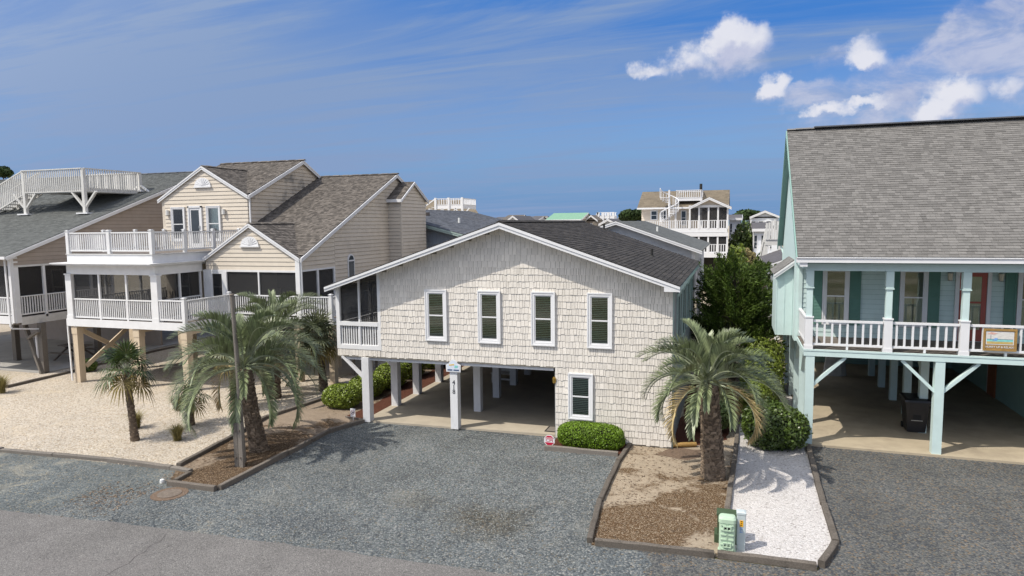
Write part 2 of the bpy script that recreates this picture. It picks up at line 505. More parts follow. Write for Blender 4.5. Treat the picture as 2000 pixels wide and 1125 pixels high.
M('brass', (.45, .30, .08), .35, .1, 8, metal=.7)
M('kayak', (.70, .42, .01), .35, .05, 3, spec=.5)
M('pvc', (.72, .72, .70), .4, .05)
M('iron', (.16, .13, .105), .8, .3, 12, .4, 60)
M('mulch_patch', (.15, .105, .075), .95, .3, 20, .7, 60)
M('sand_patch', (.50, .43, .32), .95, .2, 6)
gravel('asphalt', [(4, (0.162, 0.154, 0.147)), (3, (0.132, 0.126, 0.122)), (2, (0.196, 0.187, 0.178)), (1, (0.093, 0.089, 0.086)), (.5, (0.255, 0.247, 0.230))], 55, .35, .5, (.19, .175, .168), .35, .5, tone=.10)
gravel('gravel_blue', [(4, (0.133, 0.146, 0.148)), (3, (0.098, 0.111, 0.118)), (2, (0.184, 0.193, 0.191)), (2, (0.067, 0.077, 0.085)), (.8, (0.236, 0.234, 0.217)), (.6, (0.153, 0.137, 0.108))],
       24, .60, 1.0, (.28, .27, .235), .55, .30, tone=.17, stains=((-5.4, 14.6, 1.5, 1.3, (.66, .57, .46), .9), (-7.6, 15.2, 1.0, .8, (.80, .74, .66), .6), (-9.5, 13.2, 2.2, .9, (.80, .80, .82), .8)))
gravel('gravel_left', [(4, (0.130, 0.144, 0.144)), (3, (0.097, 0.111, 0.113)), (2, (0.170, 0.180, 0.175)), (2, (0.073, 0.082, 0.086)), (.8, (0.207, 0.186, 0.141))],
       26, .45, .7, (.36, .32, .24), .6, .55, tone=.15)
gravel('gravel_brown', [(4, (0.121, 0.121, 0.112)), (3, (0.087, 0.091, 0.094)), (2, (0.159, 0.154, 0.142)), (2, (0.061, 0.066, 0.073)), (1, (0.171, 0.133, 0.094))],
       24, .5, .9, tone=.14)
gravel('gravel_white', [(5, (0.549, 0.522, 0.507)), (3, (0.479, 0.456, 0.440)), (1.4, (0.591, 0.571, 0.563)), (.5, (0.324, 0.299, 0.282))], 26, .40, .8, tone=.05)
gravel('gravel_cream', [(5, (0.490, 0.428, 0.349)), (3, (0.414, 0.355, 0.282)), (2, (0.530, 0.478, 0.406)), (1.2, (0.340, 0.272, 0.192))], 19, .42, .8, (.60, .49, .345), .5, .40, tone=.07)
soil('sand_bed', (.415, .34, .255), (.115, .072, .040), (.40, .33, .24), .62, .40)
soil('palm_bed', (.33, .26, .195), (.095, .062, .038), (.32, .24, .16), .66, .45)
soil('mulch_red', (.120, .050, .033), (.070, .030, .020), (.22, .12, .08), .5, 1.5)
soil('sand_ground', (.44, .38, .28), (.16, .15, .07), (.30, .26, .16), .35, .08)

# ------------------------------------------------------------------ mesh helpers
WM = {}
class Frame:
    """a wall's own axes: u along it, z up, n out of its face"""
    def __init__(s, o, u, n):
        s.o = Vector(o); s.u = Vector(u).normalized(); s.n = Vector(n).normalized(); s.v = Vector((0, 0, 1))
    def p(s, u, z, n=0.0):
        return s.o + s.u * u + s.v * z + s.n * n
def FY(y):            # wall facing the street, u is world x
    return Frame((0, y, 0), (1, 0, 0), (0, -1, 0))
def FX(x):            # wall facing +x, u is world y
    return Frame((x, 0, 0), (0, 1, 0), (1, 0, 0))

class MB:
    def __init__(s):
        s.v = []; s.f = []
    def box(s, x0, x1, y0, y1, z0, z1):
        b = len(s.v)
        s.v += [(x0, y0, z0), (x1, y0, z0), (x1, y1, z0), (x0, y1, z0), (x0, y0, z1), (x1, y0, z1), (x1, y1, z1), (x0, y1, z1)]
        s.f += [tuple(b + i for i in q) for q in ((3, 2, 1, 0), (4, 5, 6, 7), (0, 1, 5, 4), (1, 2, 6, 5), (2, 3, 7, 6), (3, 0, 4, 7))]
        return s
    def fbox(s, F, u0, u1, z0, z1, n0, n1):
        b = len(s.v)
        for n in (n1, n0):
            s.v += [tuple(F.p(u0, z0, n)), tuple(F.p(u1, z0, n)), tuple(F.p(u1, z1, n)), tuple(F.p(u0, z1, n))]
        s.f += [tuple(b + i for i in q) for q in ((0, 1, 2, 3), (7, 6, 5, 4), (4, 5, 1, 0), (5, 6, 2, 1), (6, 7, 3, 2), (7, 4, 0, 3))]
        return s
    def beam(s, p0, p1, w, h, up=(0, 0, 1)):
        p0, p1 = Vector(p0), Vector(p1)
        d = (p1 - p0).normalized()
        side = d.cross(Vector(up))
        if side.length < 1e-4:
            side = d.cross(Vector((0, 1, 0)))
        side.normalize()
        u = side.cross(d)
        b = len(s.v)
        for p in (p0, p1):
            for a, c in ((-1, -1), (1, -1), (1, 1), (-1, 1)):
                s.v.append(tuple(p + side * (a * w / 2) + u * (c * h / 2)))
        s.f += [tuple(b + i for i in q) for q in ((0, 1, 2, 3), (7, 6, 5, 4), (0, 4, 5, 1), (1, 5, 6, 2), (2, 6, 7, 3), (3, 7, 4, 0))]
        return s
    def prism(s, F, poly, n0, n1):
        b = len(s.v); k = len(poly)
        for n in (n1, n0):
            s.v += [tuple(F.p(u, z, n)) for u, z in poly]
        s.f.append(tuple(range(b, b + k)))
        s.f.append(tuple(range(b + 2 * k - 1, b + k - 1, -1)))
        for i in range(k):
            j = (i + 1) % k
            s.f.append((b + i, b + k + i, b + k + j, b + j))
        return s
    def flat(s, poly, z0, z1):
        b = len(s.v); k = len(poly)
        for z in (z1, z0):
            s.v += [(x, y, z) for x, y in poly]
        s.f.append(tuple(range(b, b + k)))
        s.f.append(tuple(range(b + 2 * k - 1, b + k - 1, -1)))
        for i in range(k):
            j = (i + 1) % k
            s.f.append((b + i, b + k + i, b + k + j, b + j))
        return s
    def poly(s, pts):
        b = len(s.v)
        s.v += [tuple(p) for p in pts]
        s.f.append(tuple(range(b, b + len(pts))))
        return s
    def slab(s, pts, t):
        """planar polygon pts (3D) thickened by t against its normal"""
        pts = [Vector(p) for p in pts]
        n = (pts[1] - pts[0]).cross(pts[2] - pts[0]).normalized()
        if n.z < 0:
            n = -n; pts = pts[::-1]
        b = len(s.v); k = len(pts)
        s.v += [tuple(p) for p in pts] + [tuple(p - n * t) for p in pts]
        s.f.append(tuple(range(b, b + k)))
        s.f.append(tuple(range(b + 2 * k - 1, b + k - 1, -1)))
        for i in range(k):
            j = (i + 1) % k
            s.f.append((b + i, b + k + i, b + k + j, b + j))
        return s
    def tube(s, pts, rad, n=8, caps=True):
        b = len(s.v)
        pts = [Vector(p) for p in pts]
        for i, p in enumerate(pts):
            d = (pts[min(i + 1, len(pts) - 1)] - pts[max(i - 1, 0)]).normalized()
            a = d.cross(Vector((0, 0, 1)))
            if a.length < 1e-3:
                a = Vector((1, 0, 0))
            a.normalize(); c = d.cross(a)
            r = rad[i] if isinstance(rad, (list, tuple)) else rad
            for k in range(n):
                t = 2 * PI * k / n
                s.v.append(tuple(p + a * (r * math.cos(t)) + c * (r * math.sin(t))))
        for i in range(len(pts) - 1):
            for k in range(n):
                k2 = (k + 1) % n
                s.f.append((b + i * n + k, b + i * n + k2, b + (i + 1) * n + k2, b + (i + 1) * n + k))
        if caps:
            s.f.append(tuple(b + k for k in range(n))[::-1])
            s.f.append(tuple(b + (len(pts) - 1) * n + k for k in range(n)))
        return s
    def quads(s, arr):
        """arr: (N,4,3)"""
        b = len(s.v)
        s.v += [tuple(p) for p in arr.reshape(-1, 3).tolist()]
        s.f += [(b + 4 * i, b + 4 * i + 1, b + 4 * i + 2, b + 4 * i + 3) for i in range(len(arr))]
        return s
    def mesh(s, name, mat, off=(0, 0, 0), smooth=False):
        me = bpy.data.meshes.new(name)
        if any(off):
            o = off
            me.from_pydata([(v[0] - o[0], v[1] - o[1], v[2] - o[2]) for v in s.v], [], s.f)
        else:
            me.from_pydata(s.v, [], s.f)
        me.materials.append(MATS[mat])
        if smooth:
            me.polygons.foreach_set('use_smooth', [True] * len(me.polygons))
        me.update()
        return me
    def build(s, name, mat, parent=None, kind=None, label=None, smooth=False, loc=(0, 0, 0)):
        o = bpy.data.objects.new(name, s.mesh(name, mat, loc, smooth))
        o.location = loc
        link(o, parent)
        if kind: o['kind'] = kind
        if label: o['label'] = label
        return o

def link(o, parent=None, world=None):
    COL.objects.link(o)
    if parent is not None:
        o.parent = parent
        o.matrix_parent_inverse = WM[parent.name].inverted()
    WM[o.name] = world if world is not None else Matrix.LocRotScale(o.location, o.rotation_euler, o.scale)
    return o

def inst(name, me, parent, loc, rz=0.0, scale=(1, 1, 1)):
    o = bpy.data.objects.new(name, me)
    o.location = loc
    o.rotation_euler = (0, 0, rz)
    o.scale = scale
    return link(o, parent)

def tag(o, label, cat, group=None):
    o['label'] = label; o['category'] = cat
    if group: o['group'] = group
    return o

def thing(name, label, cat, loc, group=None):
    o = bpy.data.objects.new(name, None)
    o.empty_display_size = .3
    o.location = loc
    link(o)
    return tag(o, label, cat, group)

def struct(name, mb, mat, smooth=False):
    o = mb.build(name, mat, None, 'structure', smooth=smooth)
    return o

def text(name, s, size, loc, mat, parent, rot=(PI / 2, 0, 0), depth=.003, align='CENTER', sx=1.0):
    cu_ = bpy.data.curves.new(name, 'FONT')
    cu_.body = s; cu_.size = size; cu_.extrude = depth; cu_.align_x = align; cu_.align_y = 'CENTER'
    cu_.resolution_u = 3
    tmp = bpy.data.objects.new(name + '_tmp', cu_)
    COL.objects.link(tmp)
    dg = bpy.context.evaluated_depsgraph_get()
    me = bpy.data.meshes.new_from_object(tmp.evaluated_get(dg))
    bpy.data.objects.remove(tmp)
    me.name = name
    me.materials.clear(); me.materials.append(MATS[mat])
    o = bpy.data.objects.new(name, me)
    o.location = loc; o.rotation_euler = rot; o.scale = (sx, 1, 1)
    return link(o, parent)

def clip_row(poly, z0, z1):
    """extent along u of a convex polygon at heights z0 and z1 (None when outside)"""
    def ext(z):
        us = []
        k = len(poly)
        for i in range(k):
            (ua, za), (ub, zb) = poly[i], poly[(i + 1) % k]
            if abs(za - zb) < 1e-9:
                if abs(za - z) < 1e-6: us += [ua, ub]
                continue
            t = (z - za) / (zb - za)
            if -1e-9 <= t <= 1 + 1e-9: us.append(ua + (ub - ua) * t)
        return (min(us), max(us)) if len(us) >= 2 else None
    return ext(z0), ext(z1)

def siding(parent, F, poly, exp, mat, name='siding_board', joined=False, proud=.022, gap=.011):
    """lap siding over a convex wall outline, one board per course"""
    zs = [z for _, z in poly]
    z = min(zs)
    top = max(zs)
    J = MB()
    while z < top - .02:
        z1 = min(z + exp - gap, top - .004)
        a, b = clip_row(poly, z + .001, z1)
        if a and b and max(a[1] - a[0], b[1] - b[0]) > .03:
            m = J if joined else MB()
            k = len(m.v)
            m.v += [tuple(F.p(a[0], z, 0)), tuple(F.p(a[1], z, 0)), tuple(F.p(a[0], z, proud)), tuple(F.p(a[1], z, proud)),
                    tuple(F.p(b[0], z1, .004)), tuple(F.p(b[1], z1, .004)), tuple(F.p(b[0], z1, 0)), tuple(F.p(b[1], z1, 0))]
            m.f += [tuple(k + i for i in q) for q in ((2, 3, 5, 4), (0, 1, 3, 2), (0, 2, 4, 6), (1, 7, 5, 3))]
            if not joined:
                m.build(name, mat, parent)
        z += exp
    if joined and J.f:
        o = J.build('siding_boards', mat, parent, 'stuff')

def roof(parent, pts, mat, exp=.14, tab=.3, thick=.05, soffit=None, name='roof', butt=.014, single=0):
    """a roof plane (convex, pts[0]->pts[1] is the eave) with overlapping shingle tabs laid on it"""
    P = [Vector(p) for p in pts]
    u = (P[1] - P[0]).normalized()
    n = (P[1] - P[0]).cross(P[-1] - P[0]).normalized()
    if n.z < 0: n = -n
    v = n.cross(u)
    if v.z < 0: v = -v
    uv = [((p - P[0]).dot(u), (p - P[0]).dot(v)) for p in P]
    r = MB().slab(P, thick).build(name, 'roof_felt', parent)
    if soffit:
        q = [p - n * (thick + .001) for p in P]
        MB().slab(q, .03).build('soffit', soffit, r)
    mb = MB()
    top = max(b for _, b in uv)
    y = min(b for _, b in uv)
    row = 0
    while y < top - .01:
        y1 = min(y + exp * 1.12, top)
        a, b = clip_row(uv, min(y + .002, top - .002), min(y + exp, top - .001))
        if a and b:
            lo, hi = min(a[0], b[0]), max(a[1], b[1])
            x = lo - random.random() * tab
            while x < hi:
                w = tab * random.uniform(.55, 1.35)
                xa, xb = max(x, lo), min(x + w - .004, hi)
                if xb - xa > .02:
                    bx0, bx1 = max(xa, a[0]), min(xb, a[1])
                    tx0, tx1 = max(xa, b[0]), min(xb, b[1])
                    if bx1 > bx0 and tx1 > tx0:
                        hgt = butt * random.uniform(.75, 1.35)
                        dy = random.uniform(0, .008)
                        tgt = mb
                        if single > 0 and (P[0] + u * (bx0 + bx1) / 2).x < 8.4:
                            single -= 1
                            tgt = MB()
                        k = len(tgt.v)
                        for (uu, vv, hh) in ((bx0, y - dy, .001), (bx1, y - dy, .001), (bx0, y - dy, hgt), (bx1, y - dy, hgt), (tx0, y1, .003), (tx1, y1, .003)):
                            tgt.v.append(tuple(P[0] + u * uu + v * vv + n * hh))
                        tgt.f += [(k, k + 1, k + 3, k + 2), (k + 2, k + 3, k + 5, k + 4), (k, k + 2, k + 4), (k + 1, k + 5, k + 3)]
                        if tgt is not mb:
                            tgt.build('shingle', mat, r)
                x += w
        y += exp
        row += 1
    mb.build('shingles', mat, r, 'stuff')
    return r

def ridge_cap(parent, p0, p1, w, mat):
    p0, p1 = Vector(p0), Vector(p1)
    L = (p1 - p0).length
    n = max(1, int(L / .3))
    mb = MB()
    for i in range(n):
        a = p0.lerp(p1, i / n); b = p0.lerp(p1, (i + 1) / n + .02)
        s = (p1 - p0).normalized().cross(Vector((0, 0, 1))) * (w / 2)
        k = len(mb.v)
        h = .012 * (i % 2)
        for q in (a, b):
            for off, z in ((-s, -.035), (Vector((0, 0, 0)), .028), (s, -.035)):
                mb.v.append(tuple(q + off + Vector((0, 0, z + h))))
        mb.f += [(k, k + 1, k + 4, k + 3), (k + 1, k + 2, k + 5, k + 4), (k, k + 2, k + 1), (k + 3, k + 4, k + 5)]
    mb.build('ridge_cap', mat, parent, 'stuff')

_BAL = {}
def railing(parent, p0, p1, zb, zt, mat='white', sp=.13, bw=.035, top=(.09, .05), bot=(.05, .07), joined=False, skip=()):
    """top and bottom rail as one part, every baluster a sub-part of it"""
    p0, p1 = Vector((p0[0], p0[1], 0)), Vector((p1[0], p1[1], 0))
    d = p1 - p0
    L = d.length
    m = MB()
    up = Vector((0, 0, 1))
    m.beam(p0 + up * (zt - top[1] / 2), p1 + up * (zt - top[1] / 2), top[0], top[1])
    m.beam(p0 + up * (zb + bot[1] / 2), p1 + up * (zb + bot[1] / 2), bot[0], bot[1])
    n = max(2, int(round(L / sp)))
    h0, h1 = zb + bot[1], zt - top[1]
    if joined:
        for i in range(n):
            q = p0 + d * ((i + .5) / n)
            m.box(q.x - bw / 2, q.x + bw / 2, q.y - bw / 2, q.y + bw / 2, h0, h1)
        return m.build('railing', mat, parent, 'stuff')
    r = m.build('railing', mat, parent)
    key = (round(h1 - h0, 3), bw, mat)
    if key not in _BAL:
        _BAL[key] = MB().box(-bw / 2, bw / 2, -bw / 2, bw / 2, 0, h1 - h0).mesh('baluster', mat)
    for i in range(n):
        q = p0 + d * ((i + .5) / n)
        inst('baluster', _BAL[key], r, (q.x, q.y, h0), math.atan2(d.y, d.x))
    return r

def rail_post(parent, x, y, z0, z1, w=.11, mat='white', cap=True, name='rail_post'):
    m = MB().box(x - w / 2, x + w / 2, y - w / 2, y + w / 2, z0, z1)
    if cap:
        m.box(x - w * .66, x + w * .66, y - w * .66, y + w * .66, z1, z1 + .025)
        m.box(x - w * .4, x + w * .4, y - w * .4, y + w * .4, z1 + .025, z1 + .05)
    return m.build(name, mat, parent)

def screen(parent, F, u0, u1, z0, z1, n=-.02, name='screen'):
    return MB().fbox(F, u0, u1, z0, z1, n - .004, n).build(name, 'screen', parent)

def window(parent, F, u0, u1, z0, z1, trim=.1, wall=.0, style='blind', frame='white_plain', muntin=True, depth=.09, back='dark_room'):
    """a double hung window set proud of the wall face n=wall: trim, sashes, panes and what hangs behind them"""
    f = MB()
    a = wall
    for (x0, x1, y0, y1) in ((u0, u1, z1 - trim, z1), (u0, u1, z0, z0 + trim), (u0, u0 + trim, z0 + trim, z1 - trim), (u1 - trim, u1, z0 + trim, z1 - trim)):
        f.fbox(F, x0, x1, y0, y1, a, a + .055)
    # raised outer bead
    t2 = trim * .32
    for (x0, x1, y0, y1) in ((u0 - .006, u1 + .006, z1 - t2, z1 + .006), (u0 - .006, u1 + .006, z0 - .006, z0 + t2), (u0 - .006, u0 + t2, z0 + t2, z1 - t2), (u1 - t2, u1 + .006, z0 + t2, z1 - t2)):
        f.fbox(F, x0, x1, y0, y1, a + .001, a + .072)
    o = f.build('window', frame, parent)
    i0, i1, j0, j1 = u0 + trim, u1 - trim, z0 + trim, z1 - trim
    s = MB()
    sw = min(.035, trim * .4)
    mid = (j0 + j1) / 2
    for (x0, x1, y0, y1) in ((i0, i1, j1 - sw, j1), (i0, i1, j0, j0 + sw * 1.5), (i0, i0 + sw, j0 + sw * 1.5, j1 - sw), (i1 - sw, i1, j0 + sw * 1.5, j1 - sw)):
        s.fbox(F, x0, x1, y0, y1, a, a + .035)
    if muntin:
        s.fbox(F, i0 + sw, i1 - sw, mid - .022, mid + .022, a, a + .042)
    s.build('sash', frame, o)
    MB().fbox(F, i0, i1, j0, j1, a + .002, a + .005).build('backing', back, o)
    for (y0, y1) in (((j0 + sw * 1.5, mid - .022), (mid + .022, j1 - sw)) if muntin else ((j0 + sw * 1.5, j1 - sw),)):
        MB().fbox(F, i0 + sw, i1 - sw, y0, y1, a + .028, a + .031).build('pane', 'glass', o)
    if style == 'blind':
        b = MB()
        z = j0 + sw * 1.5 + .02
        while z < j1 - sw - .03:
            b.poly([F.p(i0 + sw, z, a + .020), F.p(i1 - sw, z, a + .020), F.p(i1 - sw, z + .022, a + .008), F.p(i0 + sw, z + .022, a + .008)])
            z += .058
        b.build('blind', 'blind', o)
    elif style == 'curtain':
        b = MB()
        for (c0, c1) in ((i0 + sw, i0 + (i1 - i0) * .46), (i0 + (i1 - i0) * .54, i1 - sw)):
            nsl = 7
            for k in range(nsl):
                xa = c0 + (c1 - c0) * k / nsl; xb = c0 + (c1 - c0) * (k + 1) / nsl
                na, nb = (.010, .020) if k % 2 else (.020, .010)
                b.poly([F.p(xa, j0 + sw * 1.5, a + na), F.p(xb, j0 + sw * 1.5, a + nb), F.p(xb, mid - .03, a + nb), F.p(xa, mid - .03, a + na)])
        b.build('curtain', 'curtain', o)
    elif style == 'shade':
        MB().fbox(F, i0 + sw, i1 - sw, mid - .1, j1 - sw, a + .008, a + .014).build('shade', 'curtain', o)
    return o

def far_window(parent, F, u0, u1, z0, z1, n=0.0, frame='white_plain'):
    m = MB()
    t = min(.09, (u1 - u0) * .14)
    for (x0, x1, y0, y1) in ((u0, u1, z1 - t, z1), (u0, u1, z0, z0 + t), (u0, u0 + t, z0 + t, z1 - t), (u1 - t, u1, z0 + t, z1 - t), (u0 + t, u1 - t, (z0 + z1) / 2 - t * .3, (z0 + z1) / 2 + t * .3)):
        m.fbox(F, x0, x1, y0, y1, n, n + .06)
    o = m.build('window', frame, parent)
    MB().fbox(F, u0 + t, u1 - t, z0 + t, z1 - t, n + .005, n + .02).build('pane', 'far_glass', o)
    return o
M('far_glass', (.035, .045, .055), .12, .2, 1, spec=.6)

def downspout(parent, pts, mat='white', w=.07):
    m = MB()
    for a, b in zip(pts[:-1], pts[1:]):
        m.beam(a, b, w, w * .8, (0, 1, 0) if abs(a[2] - b[2]) > .3 else (0, 0, 1))
    return m.build('downspout', mat, parent)

def fan_vent(parent, F, uc, z0, w, h, n=.03):
    pts = [(uc - w / 2, z0), (uc + w / 2, z0)] + [(uc + w / 2 * math.cos(t), z0 + .06 + (h - .06) * math.sin(t)) for t in [PI * k / 14 for k in range(0, 15)]]
    o = MB().prism(F, pts, n, n + .05).build('gable_vent', 'white_plain', parent)
    m = MB()
    for k in range(1, 9):
        t = PI * k / 9
        m.beam(F.p(uc, z0 + .07, n + .056), F.p(uc + w * .44 * math.cos(t), z0 + .07 + (h - .1) * .92 * math.sin(t), n + .056), .018, .018)
    m.fbox(F, uc - w * .54, uc + w * .54, z0 - .02, z0 + .05, n, n + .08)
    m.build('vent_rib', 'white_plain', o)
    return o

# ================================================================== the ground
def ragged(pts, step=.35, amp=.06, closed=True):
    """an outline with a slightly ragged edge"""
    out = []
    k = len(pts)
    for i in range(k if closed else k - 1):
        a, b = Vector(pts[i]), Vector(pts[(i + 1) % k])
        n = max(1, int((b - a).length / step))
        nrm = Vector((-(b - a).y, (b - a).x)).normalized()
        for j in range(n):
            p = a.lerp(b, j / n)
            if j:
                p = p + nrm * (amp * 2 * (mnoise.noise(Vector((p.x * 1.3, p.y * 1.3, 3))) + .6 * mnoise.noise(Vector((p.x * 4, p.y * 4, 9)))))
            out.append((p.x, p.y))
    return out

struct('ground', MB().flat([(-900, -60), (900, -60), (900, 1600), (-900, 1600)], -.5, -.03), 'sand_ground')
def sheet(name, pts, z, mat, rag=0.0):
    if rag:
        pts = ragged(pts, .3, rag)
    return struct(name, MB().flat(pts, -.04, z), mat)
sheet('gravel_verge', [(-60, 8), (-12, 8), (-13, 15.4), (-60, 15.1)], -.016, 'gravel_left')
sheet('gravel_driveway', ragged([(-13, 8), (-16.9, 11.2), (-15.6, 13.2), (-14.6, 14.25)], .25, .22, False) + [(-13.1, 14.25), (-13.05, 19.6), (-12.45, 21.1), (-5.4, 21.2), (-2.95, 21.2), (-2.9, 14.2)] + ragged([(-2.0, 14.25), (-1.4, 12.8), (-.6, 8)], .25, .3, False), -.011, 'gravel_blue')
sheet('gravel_parking', [(-3.2, 8), (40, 8), (40, 22.7), (2.25, 22.7), (2.2, 15.5), (1.7, 14.3), (-2.3, 14.2)], -.015, 'gravel_brown')
sheet('road', [(-120, 2)] + [(-120, 9.9)] + ragged([(-60, 10.6), (-20.76, 11.37), (-17.45, 11.68), (-12.17, 12.06), (-7.55, 12.26), (-4.12, 12.38), (6, 12.55)], .3, .035, False) + [(60, 13.2), (60, 2)], -.004, 'asphalt')
sheet('gravel_yard', [(-60, 14.95), (-22, 14.92), (-15.35, 15.25), (-15.8, 18.4), (-16.15, 20.3), (-15.65, 23.5), (-15.6, 40), (-60, 40)], -.006, 'gravel_cream')
sheet('palm_bed', [(-14.65, 14.25), (-13.05, 14.3), (-12.98, 17.2), (-13.02, 19.5), (-12.5, 21.02), (-12.6, 40), (-15.65, 40), (-15.65, 23.5), (-16.15, 20.3), (-15.8, 18.4), (-15.35, 15.25)], .012, 'palm_bed')
sheet('sand_bed', [(-2.85, 14.1), (-.2, 14.35), (-.08, 16.7), (0, 18.8), (.12, 21.4), (.25, 27), (.3, 40), (-5, 40), (-3, 21.3), (-3.08, 19.3), (-3.1, 16.4)], .010, 'sand_bed')
sheet('shell_strip', [(-.2, 14.4), (1.7, 14.42), (2.15, 15.6), (2.15, 17.7), (2.28, 22.6), (2.3, 40), (.6, 40), (.28, 27), (.16, 21.4), (.04, 18.8), (-.06, 16.7)], .016, 'gravel_white')
sheet('mulch_bed', [(-13.5, 21.35), (-12.55, 21.12), (-12.5, 34), (-13.6, 34), (-13.75, 27), (-13.35, 23.2)], .020, 'mulch_red', .05)
sheet('mulch_side_bed', [(-1.72, 21.25), (-.75, 21.6), (-.1, 22.4), (.1, 26), (.15, 33), (-1.7, 33)], .018, 'mulch_red', .06)
sheet('mulch_bush_bed', [(-5.42, 19.95), (-3.15, 20.0), (-3.02, 21.0), (-5.4, 21.0)], .022, 'mulch_red')
sheet('mulch_drift', [(-2.2, 20.3), (-1.2, 20.1), (-.5, 20.6), (-.8, 21.2), (-1.7, 21.1)], .014, 'mulch_patch', .12)
struct('carport_slab', MB().flat([(-12.55, 21.0), (-9.2, 21.12), (-5.38, 21.28), (-5.38, 33), (-12.55, 33)], -.1, .05), 'concrete')
struct('parking_slab', MB().flat([(2.32, 22.55), (13, 22.35), (13, 37), (2.32, 37)], -.1, .05), 'concrete_tan')
struct('neighbour_slab', MB().flat([(-46, 24.0), (-31.87, 23.9), (-31.87, 37), (-46, 37)], -.1, .04), 'concrete_grey')
struct('patio_slab', MB().flat([(-27.8, 26.9), (-17.2, 26.6), (-17.2, 35), (-27.8, 35)], -.1, .03), 'concrete')
# paved strip of concrete on the slab, road crack, sandy bare spots, manhole ring
mc = MB()
pr = [(-12.0, 9.9), (-12.03, 10.2), (-11.98, 10.5), (-12.1, 10.75), (-12.08, 11.0), (-12.2, 11.25), (-12.15, 11.5), (-12.3, 11.8)]
for a, b in zip(pr[:-1], pr[1:]):
    mc.beam((a[0], a[1], -.003), (b[0], b[1], -.003), .022, .004)
struct('road_crack', mc, 'crack')
leaf = MB()
for i in range(2600):
    t = random.random()
    if t < .12:   x, y, z = random.uniform(-16.3, -14.6), random.gauss(13.2, .5), -.006
    elif t < .6:  x, y, z = random.uniform(-15.3, -13.1), random.uniform(14.4, 20), .016
    else:         x, y, z = random.uniform(-3, -.2), random.uniform(14.3, 21), .014
    a = random.random() * PI; l = random.uniform(.015, .05); w = random.uniform(.006, .014)
    c, s_ = math.cos(a), math.sin(a)
    zz = z + random.uniform(.001, .012)
    leaf.poly([(x - c * l - s_ * w, y - s_ * l + c * w, zz), (x + c * l - s_ * w, y + s_ * l + c * w, z + .003), (x + c * l + s_ * w, y + s_ * l - c * w, zz), (x - c * l + s_ * w, y - s_ * l - c * w, z + .004)])
M('litter', (.17, .12, .08), .9, .3, 9, island=.6)
o = leaf.build('leaf_litter', 'litter', None, 'stuff'); o['label'] = 'scattered brown leaf litter and bark chips on the beds'; o['category'] = 'leaf litter'
# loose stones lying proud on the gravel
M('stone_mix', (.185, .195, .19), .85, .2, 9, island=.55)
def stones(name, mat, n, region, smin, smax, label):
    mb = MB()
    V = []; Fc = []
    for i in range(n):
        x, y = region()
        s = random.uniform(smin, smax)
        a = random.random() * 6.3
        k = len(V)
        pts = []
        for j in range(4):
            r = s * random.uniform(.7, 1.2)
            pts.append((x + r * math.cos(a + j * PI / 2), y + r * math.sin(a + j * PI / 2) * .8, -.012 + random.uniform(0, s * .3)))
        V += pts + [(x + s * .15, y, -.012 + s * random.uniform(.7, 1.1))]
        Fc += [(k, k + 1, k + 4), (k + 1, k + 2, k + 4), (k + 2, k + 3, k + 4), (k + 3, k, k + 4)]
    mb.v, mb.f = V, Fc
    o = mb.build(name, mat, None, 'stuff'); o['label'] = label; o['category'] = 'gravel'
def reg_drive():
    while True:
        x, y = random.uniform(-16, -2.8), random.uniform(12.3, 21)
        if y > 14.3 and x < -13.0: continue
        if y > 14.1 and x > -2.95: continue
        return x, y
stones('loose_gravel', 'stone_mix', 26000, reg_drive, .008, .022, 'loose blue grey stones on the gravel driveway')
def reg_strip():
    while True:
        x, y = random.uniform(-.05, 2.2), random.uniform(14.5, 24)
        if x > 1.65 + (y - 14.4) * .4: continue
        return x, y
M('shell_mix', (.53, .51, .50), .85, .1, 9, island=.22)
stones('loose_shell', 'shell_mix', 9000, reg_strip, .02, .034, 'loose white stones on the strip beside the aqua house')
M('cream_mix', (.45, .39, .315), .85, .15, 9, island=.28)
stones('loose_pebbles', 'cream_mix', 15000, lambda: (random.uniform(-30, -16.2), random.uniform(15.1, 24)), .014, .034, 'loose cream pebbles on the yard by the fan palm')

# ---- timber edging
def timber(parent, p0, p1, w=.13, h=.13, z0=-.02, mat='timber'):
    p0, p1 = Vector((p0[0], p0[1], 0)), Vector((p1[0], p1[1], 0))
    d = (p1 - p0); L = d.length; d.normalize()
    s_ = Vector((-d.y, d.x, 0))
    n = max(2, int(L / .35))
    m = MB()
    tilt = random.uniform(-.012, .012)
    for i in range(n + 1):
        q = p0 + d * (L * i / n)
        jx = random.uniform(-.007, .007); jz = random.uniform(-.007, .007) + tilt * (i / n - .5) * 2
        for a, z in ((-w / 2, z0), (w / 2, z0), (w / 2, z0 + h), (w / 2 - .02, z0 + h + .012), (-w / 2 + .02, z0 + h + .012), (-w / 2, z0 + h)):
            v = q + s_ * (a + jx) + Vector((0, 0, z + (jz if z > z0 else 0)))
            m.v.append(tuple(v))
    for i in range(n):
        b = i * 6
        for k in range(6):
            k2 = (k + 1) % 6
            m.f.append((b + k, b + k2, b + 6 + k2, b + 6 + k))
    m.f.append((0, 1, 2, 3, 4, 5)); m.f.append(tuple(n * 6 + k for k in (5, 4, 3, 2, 1, 0)))
    return m.build('timber', mat, parent)

